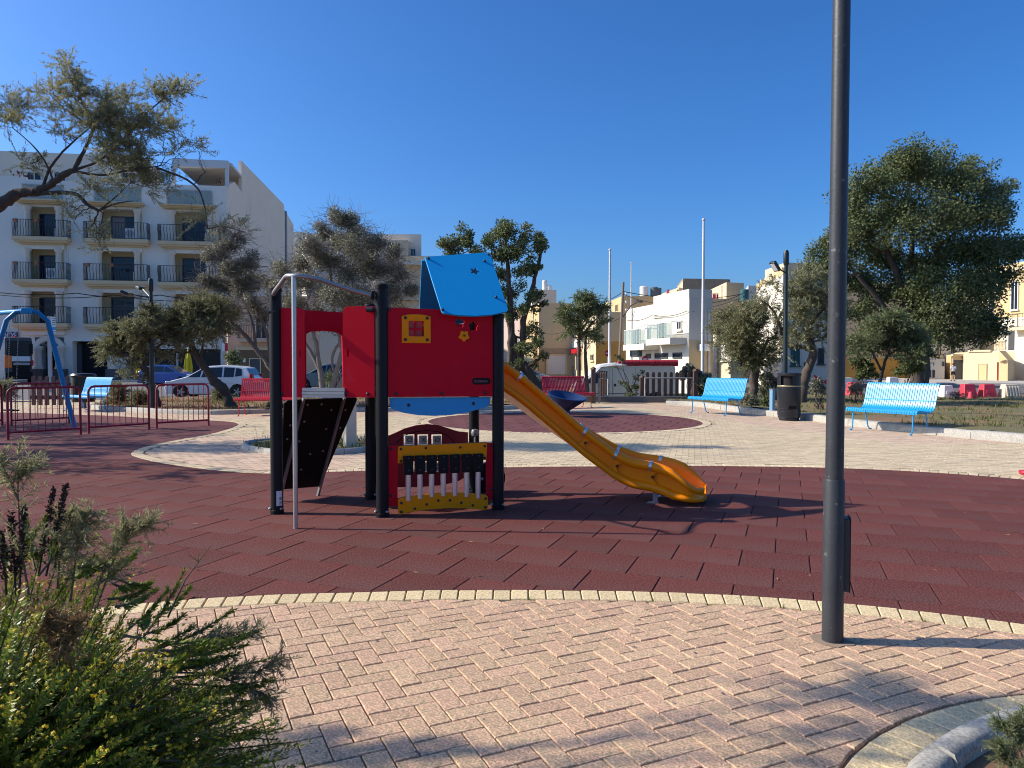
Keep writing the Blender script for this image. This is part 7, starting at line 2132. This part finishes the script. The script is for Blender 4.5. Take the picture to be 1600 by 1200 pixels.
# --- bare pale branched tree left of it
tree('pale_branch_tree', 'sparse grey tree with pale branches leaning left of the tower', 25.5,
     [([(455, 650), (440, 610), (425, 575), (400, 545), (380, 520), (362, 505), (350, 480)], 6, 1.8), ([(425, 575), (418, 520), (400, 480), (385, 440)], 3.5, 1.2), ([(380, 520), (345, 505), (325, 490)], 2.5, 1), ([(400, 545), (395, 500), (375, 460)], 2.5, 1)],
     [(352, 388, 18), (372, 372, 10), (335, 410, 20), (360, 420, 24), (388, 415, 18), (325, 440, 18), (350, 455, 24), (378, 450, 24), (400, 440, 16), (335, 480, 18), (362, 485, 18), (395, 480, 18), (312, 465, 12), (345, 360, 8), (410, 500, 14), (340, 510, 12)],
     'leaf_olive', 'leaf', 26000, .075, 91, bark='bark_pale', twigs=1700, twig_len=.75, sub=9, subr=.62, shell=.2, aspect=.34, dj=.8)
# --- two leaning tamarisks at the left
tree('tamarisk_tree', 'tamarisk arching left beside the thin lamp post, in front of the blue car', 24,
     [([(246, 648), (243, 618), (232, 588), (222, 566), (205, 556), (188, 552)], 7, 3.5), ([(225, 570), (240, 548), (258, 532)], 2.4, 1.2), ([(215, 560), (205, 545), (196, 535)], 3, 1.5)],
     [(180, 540, 14), (195, 528, 16), (212, 520, 16), (232, 512, 14), (175, 556, 10), (198, 548, 14), (220, 540, 14), (245, 525, 14), (258, 508, 12), (240, 495, 12), (165, 548, 7), (228, 555, 8), (205, 590, 7), (208, 575, 7)],
     'leaf_tam', 'feather', 1150, .42, 101, needle=.10, width=.022, per=26, wind=(-.2, 0, 0))
tree('tamarisk_tree', 'tamarisk with thick trunk leaning right to left over the white car', 24.5,
     [([(366, 640), (350, 612), (332, 590), (316, 570), (303, 550), (298, 530)], 8.5, 4), ([(316, 572), (305, 545), (290, 530)], 4, 2), ([(332, 592), (312, 560), (318, 535)], 3, 1.4)],
     [(272, 512, 16), (290, 500, 18), (310, 495, 20), (330, 505, 18), (280, 528, 15), (302, 520, 18), (322, 525, 16), (265, 535, 11), (292, 540, 12), (345, 492, 16), (358, 500, 12), (262, 552, 7), (338, 520, 12), (315, 478, 12)],
     'leaf_tam', 'feather', 1350, .42, 111, needle=.10, width=.022, per=26)
# --- tamarisk reaching into the picture at the upper left, with its trunk outside the frame
tree('overhanging_tamarisk', 'feathery tamarisk branch reaching in at the upper left before the grey block', 14,
     [([(-230, 690), (-215, 560), (-170, 430), (-90, 365), (-30, 338), (8, 316), (30, 299), (58, 300)], 15, 6.5), ([(58, 300), (85, 283), (104, 270), (116, 266)], 5.8, 4.2), ([(56, 303), (100, 300), (122, 303), (138, 322), (155, 329)], 3.6, 2.2), ([(155, 329), (180, 318), (208, 314)], 1.6, .7), ([(155, 329), (178, 310), (205, 285)], 1.4, .6), ([(66, 292), (78, 262), (102, 232), (142, 198)], 2.3, 1.0), ([(84, 282), (70, 250), (50, 225), (20, 200)], 1.6, .6), ([(116, 266), (130, 238), (146, 205), (150, 180)], 3.6, 1.3), ([(116, 268), (160, 275), (200, 266), (245, 260)], 2.2, .9), ([(116, 266), (150, 255), (190, 225), (225, 180), (255, 155)], 2.0, .8), ([(245, 262), (290, 278), (312, 296), (322, 330), (324, 358)], 1.8, .8), ([(324, 358), (350, 352), (385, 364)], 1, .5), ([(146, 205), (125, 150), (112, 105)], 2.2, .6), ([(142, 198), (100, 170), (66, 135)], 1.8, .5), ([(-90, 365), (-120, 250), (-150, 160)], 10, 4), ([(-150, 420), (-240, 330), (-330, 260)], 10, 4)],
     [(110, 108, 12), (118, 130, 14), (126, 152, 15), (84, 146, 12), (60, 150, 9), (70, 168, 10), (30, 172, 14), (10, 160, 12), (22, 196, 12), (-10, 180, 14), (146, 172, 18), (172, 158, 14), (168, 182, 18), (205, 160, 15), (235, 148, 16), (262, 144, 13), (285, 140, 9), (190, 205, 18), (218, 200, 16), (248, 202, 16), (272, 206, 12), (150, 205, 16), (165, 232, 18), (195, 236, 20), (175, 258, 16), (205, 262, 18), (230, 276, 16), (255, 292, 13), (225, 292, 12), (300, 226, 8), (312, 236, 5), (98, 215, 10), (40, 258, 10), (62, 262, 7), (150, 300, 12), (178, 292, 10), (105, 325, 8), (112, 342, 7), (140, 362, 9), (152, 380, 7), (160, 392, 5), (305, 352, 8), (318, 340, 6), (345, 350, 6), (370, 356, 6), (390, 364, 4), (345, 375, 5), (278, 240, 10), (120, 185, 12), (95, 190, 9)],
     'leaf_tam_pale', 'feather', 1750, .36, 121, needle=.065, width=.012, per=30, dj=.45, wind=(.25, 0, 0), limb_r=.28)
hang = [o for o in col.objects if o.name.startswith('overhanging_tamarisk')][0]
crown_feather('crown', [(np.array(P(x, y, 14 + dy)), q * 14 / F) for (x, y, q, dy) in ((-75, 190, 45, 0), (-140, 130, 60, .5), (-60, 110, 26, -.3), (-200, 200, 70, -.5), (-260, 130, 60, 1), (-330, 240, 70, 0), (-160, 290, 50, .6), (-280, 330, 60, -1))], 1500, M['leaf_tam'], hang, 122, length=.45, needle=.075, width=.016, per=26)
# --- trees standing out of frame to the left whose shade falls across the picture
def off_tree(name, label, base, cl, seed, n):
    root = thing(name, label, 'tree', base)
    mb = MB(); rs = np.random.RandomState(seed)
    top = Vector((base[0], base[1], min(c[0][2] for c in cl) + .2))
    mb.tube(wob_path(base, top, rs, .5, 8), [.2, .19, .18, .17, .16, .15, .14, .13], 9)
    for c, r in cl: mb.tube(wob_path(top, c, rs, .7, 7), [.04, .034, .028, .022, .016, .012, .008], 6, False)
    mb.build('trunk', M['bark'], root)
    big = [(np.array(c), r) for c, r in cl if r >= .45]; small = [(np.array(c), r) for c, r in cl if r < .45]
    crown_feather('crown', big, n, M['leaf_tam'], root, seed, length=.5, needle=.10, width=.022, per=24)
    if small: crown_feather('outer_sprays', small, 20 * len(small), M['leaf_tam'], root, seed + 1, length=.3, needle=.10, width=.022, per=24)
off_tree('shade_tree', 'tamarisk just outside the left border shading the front paving', (-8.2, 3.2, 0),
         [((-5.3, 3.55, 4.55), .27), ((-4.95, 3.6, 4.5), .16), ((-5.6, 3.3, 4.5), .14), ((-6.0, 3.05, 3.6), .20), ((-10.2, 3.6, 3.9), .9), ((-10.0, 2.6, 3.4), .8), ((-11.0, 3.2, 4.3), .9)], 131, 260)
off_tree('shade_tree', 'tamarisk outside the left border shading the red surface by the swing', (-15.5, 12.5, 0),
         [((-13.0, 12.4, 3.0), 1.0), ((-12.3, 11.4, 2.4), .7), ((-13.6, 13.4, 3.6), 1.1), ((-14.4, 11.6, 3.4), 1.1), ((-8.4, 10.42, 2.6), .42), ((-8.9, 10.4, 2.6), .3), ((-10.9, 11.15, 3.0), .6), ((-11.9, 11.2, 3.1), .7)], 141, 620)
off_tree('shade_tree', 'larger tamarisk outside the left border behind the swing', (-19.5, 17.5, 0),
         [((-18.2, 17.2, 4.6), 1.3), ((-16.8, 16.2, 3.8), 1.0), ((-19.5, 18.4, 5.0), 1.5), ((-20.0, 16.2, 4.2), 1.3), ((-17.4, 18.6, 3.8), 1.0), ((-16.6, 15.0, 3.0), .8), ((-15.0, 15.4, 4.0), .8), ((-13.0, 15.9, 4.0), .7), ((-14.2, 14.6, 3.8), .5)], 151, 1000)

# --- shrubs in the beds
def shrub(label, px, py, rpx, Y, leaf, n, size, seed, style='leaf', name='shrub', ground=.08, sub=6, aspect=.4, clumps=None, **kw):
    rs = np.random.RandomState(seed)
    s = Y / F
    cl = clumps or [(px + rs.uniform(-.6, .6) * rpx, py + rs.uniform(-.5, .5) * rpx, rpx * rs.uniform(.4, .62)) for _ in range(7)]
    cw = [(np.array(P(c[0], c[1], Y + rs.uniform(-.5, .5) * c[2] * s)), c[2] * s) for c in cl]
    bx = P(px, py, Y)
    root = thing(name, label, 'shrub', (bx.x, Y, ground))
    mb = MB()
    for c, r in cw:
        mb.tube(wob_path((bx.x + rs.uniform(-.1, .1), Y + rs.uniform(-.1, .1), ground - .05), c, rs, .6, 6), [.022, .02, .017, .013, .01, .006], 5, False)
        for _ in range(4):
            d = unit(rs.normal(size=3)); d[2] = abs(d[2]); mb.tube(wob_path(c, c + d * r, rs, .8, 4), [.008, .007, .005, .003], 4, False)
    mb.build('stems', M['bark'], root)
    if style == 'leaf': crown_leaf('foliage', cw, n, size, M[leaf], root, seed, aspect=aspect, sub=sub, **kw)
    else: crown_feather('foliage', cw, n, M[leaf], root, seed, length=size, sub=sub, **kw)
    return root
shrub('tall grey green shrub just right of the van, behind the picket panel', 1082, 585, 24, 31.5, 'leaf_olive', 3200, .13, 201)
shrub('dark dense shrub beside the brown fence post right of the picket panel', 1096, 605, 16, 30.2, 'leaf_ficus', 1800, .11, 202)
shrub('thin shrub with bent bare stem in front of the cream van', 990, 598, 16, 30.5, 'leaf_ficus', 900, .10, 203, clumps=[(988, 612, 10), (1000, 606, 9), (975, 604, 8), (992, 590, 7), (1003, 583, 5), (985, 620, 10), (966, 558, 6), (972, 566, 5), (962, 574, 4)])
shrub('low spiky shrub under the back of the middle blue bench', 1168, 628, 14, 24, 'leaf_olive', 800, .20, 204, aspect=.14)
shrub('leafy low hedge clump between the lamp and the middle bench', 1205, 600, 20, 29, 'leaf_olive', 1800, .11, 205)
shrub('small shrub at the foot of the lamp, left of the bin', 1200, 628, 11, 23.5, 'leaf_ficus', 700, .10, 206)
shrub('dark twiggy shrub just right of the litter bin', 1282, 610, 18, 23, 'leaf_olive', 1300, .10, 207)
shrub('dark shrub under the feathery tree left of the right blue bench', 1350, 575, 24, 30, 'leaf_ficus', 2600, .13, 208)
shrub('dark spreading shrub at the foot of the big tree', 1420, 580, 26, 33, 'leaf_ficus', 2600, .14, 209)
shrub('small ragged plant behind the back of the right blue bench', 1497, 622, 10, 28.5, 'leaf_olive', 380, .12, 210, aspect=.2)
shrub('small dark plant behind the top of the right blue bench', 1336, 606, 12, 26, 'leaf_olive', 500, .13, 211, aspect=.2)
shrub('low green shrub under the leaning tree by the red bench', 428, 640, 16, 23.2, 'leaf_ficus', 900, .09, 212)
shrub('grey shrub at the foot of the arching tamarisk', 190, 618, 16, 27, 'leaf_tam', 260, .3, 213, style='feather', needle=.08, width=.02, per=22)
shrub('green shrub behind the middle red barrier by the lamp foot', 222, 628, 14, 25, 'leaf_tam', 240, .28, 214, style='feather', needle=.08, width=.02, per=22)
shrub('low tuft of shrub under the silvery car', 345, 622, 12, 28, 'leaf_tam', 160, .28, 215, style='feather', needle=.08, width=.02, per=22)
shrub('dark shrub at the left edge behind the swing', 8, 612, 20, 30, 'leaf_tam', 330, .35, 216, style='feather', needle=.09, width=.022, per=22)
shrub('dark bush under the tall open tree behind the slide', 802, 605, 26, 32, 'leaf_ficus', 2200, .13, 217)
shrub('dark bush between the tall tree and the red bench', 835, 600, 16, 34, 'leaf_ficus', 1100, .12, 218)
shrub('palm like green tuft seen through the tower doorway', 520, 595, 12, 27, 'leaf_pine', 260, .45, 219, aspect=.06)
shrub('round dark green plant behind the leaning trunk and white car', 365, 560, 14, 45, 'leaf_ficus', 700, .28, 220, aspect=.15)
def agave(label, px, py, h_px, Y, n, seed):
    rs = np.random.RandomState(seed)
    b = P(px, py, Y); b.z = .1; h = h_px / F * Y
    root = thing('agave', label, 'plant', b, 'agaves in the right bed')
    for i in range(n):
        a = rs.uniform(0, 6.28); tilt = rs.uniform(.15, .95); l = h * rs.uniform(.75, 1.1); w = .085 * rs.uniform(.8, 1.2)
        rings = []
        for k in range(7):
            t = k / 6
            rr = l * t * math.sin(tilt) * (1 + .15 * t); zz = l * t * math.cos(tilt) * (1 - .12 * t * tilt)
            c = b + Vector((math.cos(a) * rr, math.sin(a) * rr, zz)); s = Vector((-math.sin(a), math.cos(a), 0)); up = Vector((-math.cos(a) * math.cos(tilt), -math.sin(a) * math.cos(tilt), math.sin(tilt)))
            ww = w * (1 - t ** 2.2) * (.7 + .6 * t) + .004
            rings.append([c - s * ww + up * ww * .35, c - up * .012, c + s * ww + up * ww * .35, c + up * .012])
        MB().loft(rings).build('blade', M['leaf_agave'], root)
agave('grey green agave between the tall shrub and the middle bench', 1116, 607, 42, 29, 18, 301)
agave('tall pale agave left of the lamp post', 1195, 607, 42, 30, 14, 302)
agave('agave with curling blades beside the lamp pole', 1212, 603, 34, 28, 12, 303)
agave('small agave by the tamarisk trunk', 1152, 606, 30, 30, 12, 304)

# ================================================================ FLOWERING BUSH IN FRONT
bush = thing('flowering_bush', 'dense green bush with small yellow flowers filling the lower left corner', 'bush', (-1.6, 2.1, 0))
rs = np.random.RandomState(5)
NS = 1350
c0 = np.array([-1.62, 2.12, .16])
az = rs.uniform(-2.9, 1.3, NS); el = np.arcsin(rs.uniform(.02, 1, NS))
dirs = np.stack([np.cos(az) * np.cos(el), np.sin(az) * np.cos(el), np.sin(el)], 1)
rad = np.array([.80, .62, .68]) * (1 + .16 * np.sin(az * 3.1 + el * 4)[:, None]) * rs.uniform(.72, 1.12, (NS, 1))
tips = c0 + dirs * rad
roots = c0 + dirs * rad * .25 + rs.normal(size=(NS, 3)) * .05
PER = 120
t = (.30 + .70 * rs.rand(NS, PER) ** .75)
mid = (roots + tips) / 2 + np.array([0, 0, -.06]) * rs.rand(NS, 1)
bz = ((1 - t) ** 2)[..., None] * roots[:, None] + (2 * t * (1 - t))[..., None] * mid[:, None] + (t ** 2)[..., None] * tips[:, None]
tg = unit(2 * (1 - t)[..., None] * (mid - roots)[:, None] + 2 * t[..., None] * (tips - mid)[:, None])
sd = rs.normal(size=(NS, PER, 3)); sd = unit(sd - tg * (sd * tg).sum(-1, keepdims=True))
dd = unit(tg * .62 + sd * .75 + np.array([0, 0, .12]))
nn = unit(tg - dd * (tg * dd).sum(-1, keepdims=True))
ln = .024 * rs.uniform(.6, 1.25, (NS, PER)) * (1.1 - .35 * t)
V = leaf_quads(bz.reshape(-1, 3), dd.reshape(-1, 3), nn.reshape(-1, 3), ln.ravel(), (ln * .24 + .0018).ravel(), .25)
tipm = ((t > .86) & (rs.rand(NS, 1) < .6)).ravel()
quads_mesh('leaves', V[~tipm], M['leaf_bush'], bush)
quads_mesh('sunlit_tip_leaves', V[tipm], M['leaf_tip'], bush)  # stem ends coloured as if sunlit
sm = MB()
for i in range(0, NS, 2):
    pts = [Vector(roots[i] * (1 - u) ** 2 + mid[i] * 2 * u * (1 - u) + tips[i] * u * u) for u in (0, .33, .66, 1)]
    sm.tube(pts, [.005, .004, .003, .0015], 4, False)
sm.build('stems', M['twig'], bush)
# side shoots thrown out to the right over the paving
fl_pos = []
V2 = []
shoots = [((250, 1010), (395, 978), 2.25), ((240, 1030), (372, 1005), 2.15), ((260, 1070), (410, 1062), 2.2), ((250, 1090), (398, 1100), 2.15), ((230, 1010), (330, 950), 2.3), ((220, 980), (300, 925), 2.4), ((240, 1120), (380, 1135), 2.1), ((230, 1150), (400, 1170), 2.15), ((200, 960), (262, 930), 2.3), ((250, 1180), (395, 1205), 2.1), ((180, 930), (235, 905), 2.35), ((245, 1050), (360, 1030), 2.25), ((230, 1000), (345, 985), 2.1), ((120, 900), (150, 850), 2.3), ((60, 890), (90, 840), 2.2), ((20, 880), (30, 820), 2.2), ((150, 900), (205, 870), 2.4)]
sm = MB()
for (a, b, Y) in shoots:
    A_, B_ = np.array(P(a[0], a[1], Y - .1)), np.array(P(b[0], b[1], Y))
    for rep in range(3):
        A2, B2 = A_ + rs.normal(size=3) * .03, B_ + rs.normal(size=3) * .035
        Mx = (A2 + B2) / 2 + np.array([0, 0, -.03])
        k = 170
        u = .15 + .85 * rs.rand(k) ** .8
        q = ((1 - u) ** 2)[:, None] * A2 + (2 * u * (1 - u))[:, None] * Mx + (u ** 2)[:, None] * B2
        g_ = unit((1 - u)[:, None] * (Mx - A2) + u[:, None] * (B2 - Mx))
        s_ = rs.normal(size=(k, 3)); s_ = unit(s_ - g_ * (s_ * g_).sum(1, keepdims=True))
        d_ = unit(g_ * .6 + s_ * .7 + np.array([0, 0, .25])); n_ = unit(g_ - d_ * (g_ * d_).sum(1, keepdims=True))
        l_ = .023 * rs.uniform(.6, 1.2, k) * (1.1 - .35 * u)
        V2.append(leaf_quads(q, d_, n_, l_, l_ * .2 + .0016, .25))
        sm.tube([Vector(A2), Vector((A2 + 2 * Mx + B2) / 4), Vector(B2)], [.004, .003, .0015], 4, False)
quads_mesh('side_shoots', np.concatenate(V2), M['leaf_bush'], bush)
sm.build('shoot_stems', M['twig'], bush)
# yellow flower heads on some of the tips
fm = MB()
cand = []
for i in range(NS):
    q = proj(tips[i])
    if q[0] < 330 and q[1] > 780: cand.append((tips[i], q))
fz = [Vector(tp) for tp, q in cand if (q[1] > 1040 and q[0] < 190 and rs.rand() < .75) or (q[1] > 1000 and rs.rand() < .5) or rs.rand() < .14]
for (x, y, Y) in [(270, 1165, 1.95), (285, 1160, 1.95), (262, 1178, 1.95), (178, 870, 2.2), (190, 862, 2.2), (40, 882, 2.1), (20, 892, 2.1), (300, 1190, 1.95), (238, 905, 2.25), (288, 975, 2.2)]: fz.append(P(x, y, Y))
for c in fz:
    for k in range(rs.randint(3, 8)):
        p = c + Vector(rs.normal(size=3)) * .013
        ax = (Vector(rs.normal(size=3)) * .5 + Vector((0, -.4, 1))).normalized()
        r_ = rs.uniform(.0045, .0075)
        x = ax.orthogonal().normalized(); y = ax.cross(x)
        vs = [p + ax * .002] + [p + (x * math.cos(2 * math.pi * j / 10) + y * math.sin(2 * math.pi * j / 10)) * (r_ if j % 2 else r_ * .6) for j in range(10)]
        fm.add(vs, [(0, 1 + j, 1 + (j + 1) % 10) for j in range(10)])
fm.build('flowers', M['flower'], bush, smooth=False)
# feathery tamarisk seedlings and dry spikes standing in the bush
def sapling(name, label, paths, m, seed, per=34, sprays=9, needle=.022, width=.0026, slen=.10):
    rs = np.random.RandomState(seed)
    b = P(*paths[0][0]); root = thing(name, label, 'plant', (b.x, b.y, .3))
    mb = MB(); V = []
    for path in paths:
        pts = [P(*p) for p in path]
        dense = []
        for a_, b_ in zip(pts, pts[1:]): dense += [a_.lerp(b_, i / 6) for i in range(6)]
        dense.append(pts[-1])
        mb.tube(dense, [.0035 - .0028 * i / len(dense) for i in range(len(dense))], 5, False)
        k = sprays * len(pts)
        for i in range(k):
            t = rs.uniform(.25, 1.0); q = np.array(dense[int(t * (len(dense) - 1))]); g_ = unit(np.array(dense[-1] - dense[0]))
            d = unit(g_ * .7 + rs.normal(size=3) * .6); L = slen * rs.uniform(.5, 1.2) * (1.2 - .6 * t)
            u = rs.rand(per); pos = q + d * (u * L)[:, None]; pos[:, 2] -= .12 * u ** 2 * L
            dd = unit(d * .8 + rs.normal(size=(per, 3)) * .5); nn = rs.normal(size=(per, 3)); nn = unit(nn - dd * (nn * dd).sum(1, keepdims=True))
            ln = needle * rs.uniform(.5, 1.3, per)
            V.append(leaf_quads(pos, dd, nn, ln, np.full(per, width)))
            mb.tube([Vector(q), Vector(q + d * L)], [.0012, .0005], 3, False)
    mb.build('stems', M['twig'], root)
    quads_mesh('foliage', np.concatenate(V), M[m], root)
    return root
sapling('tamarisk_sapling', 'feathery pale tamarisk shoots rising above the flowering bush', [[(140, 960, 2.2), (165, 880, 2.25), (205, 830, 2.3), (240, 815, 2.3)], [(150, 950, 2.2), (180, 870, 2.25), (200, 815, 2.3)], [(110, 940, 2.2), (120, 860, 2.2), (135, 800, 2.2)], [(90, 920, 2.2), (95, 850, 2.2), (115, 790, 2.2)], [(60, 900, 2.1), (100, 850, 2.15), (150, 800, 2.2)]], 'leaf_tam_pale', 401, sprays=13)
sapling('tamarisk_sapling', 'thin feathery tamarisk shoot at the left border above the bush', [[(45, 930, 2.1), (32, 850, 2.1), (28, 770, 2.1), (30, 690, 2.1)], [(28, 780, 2.1), (10, 740, 2.1), (0, 715, 2.1)], [(29, 750, 2.1), (45, 725, 2.1)]], 'leaf_tam_pale', 402, sprays=7)
sapling('tamarisk_sapling', 'grey tamarisk spray reaching out over the pink paving', [[(250, 1050, 2.15), (330, 1052, 2.2), (400, 1050, 2.25), (448, 1030, 2.25)], [(330, 1052, 2.2), (390, 1075, 2.2), (425, 1090, 2.2)], [(260, 1020, 2.15), (330, 1000, 2.25), (405, 985, 2.3)]], 'leaf_tam', 403, sprays=13)
sapling('tamarisk_sapling', 'ochre dry feathery tuft in the middle of the flowering bush', [[(90, 1020, 1.95), (80, 985, 1.95), (65, 960, 1.95)], [(90, 1020, 1.95), (105, 990, 1.95), (120, 970, 1.95)], [(95, 1040, 1.95), (90, 1000, 1.95)]], 'dry', 404, sprays=14, slen=.075)
def spikes(label, lst, seed):
    rs = np.random.RandomState(seed)
    b = P(*lst[0][0]); root = thing('dry_flower_spike', label, 'plant', (b.x, b.y, .3))
    mb = MB(); V = []
    for (a, c) in lst:
        p0, p1 = np.array(P(*a)), np.array(P(*c))
        mb.tube([Vector(p0), Vector(p1)], [.003, .0015], 5, False)
        k = 330; t = rs.uniform(.25, 1, k); q = p0 + (p1 - p0) * t[:, None] + rs.normal(size=(k, 3)) * (.007 * (1.25 - t))[:, None]
        d = unit(rs.normal(size=(k, 3)) + unit(p1 - p0) * .8); n_ = rs.normal(size=(k, 3)); n_ = unit(n_ - d * (n_ * d).sum(1, keepdims=True))
        V.append(leaf_quads(q, d, n_, np.full(k, .012), np.full(k, .006)))
    mb.build('stems', M['dry_dark'], root); quads_mesh('seed_heads', np.concatenate(V), M['dry_dark'], root)
spikes('dark brown dried flower spikes sticking up from the bush', [((60, 900, 2.15), (84, 765, 2.15)), ((72, 900, 2.15), (104, 758, 2.15)), ((25, 930, 2.1), (18, 800, 2.1)), ((30, 930, 2.1), (38, 790, 2.1)), ((10, 930, 2.1), (4, 830, 2.1))], 501)
sapling('bare_stalk', 'thin bare straw stalk leaning over the edge pavers by the bush', [[(262, 965, 2.35), (290, 905, 2.4), (330, 852, 2.45)]], 'dry', 405, sprays=1, per=6)
sapling('bare_stalk', 'tiny dry stalk growing in the island planter', [[(398, 700, 13), (402, 685, 13), (398, 664, 13)], [(404, 702, 13.1), (410, 688, 13.1), (412, 672, 13.1)]], 'dry', 406, sprays=4, per=10, slen=.12)
# green sprig in the planter at the lower right
sapling('tamarisk_sapling', 'green feathery sprig in the kerbed planter at the lower right corner', [[(1600, 1185, 2.62), (1580, 1150, 2.6), (1560, 1128, 2.6)], [(1610, 1190, 2.6), (1598, 1150, 2.6), (1590, 1118, 2.65)], [(1590, 1215, 2.55), (1575, 1185, 2.55), (1560, 1165, 2.55)], [(1640, 1190, 2.6), (1625, 1150, 2.62), (1612, 1115, 2.65)], [(1585, 1230, 2.5), (1600, 1200, 2.5)]], 'leaf_pine', 407, sprays=16, slen=.08)
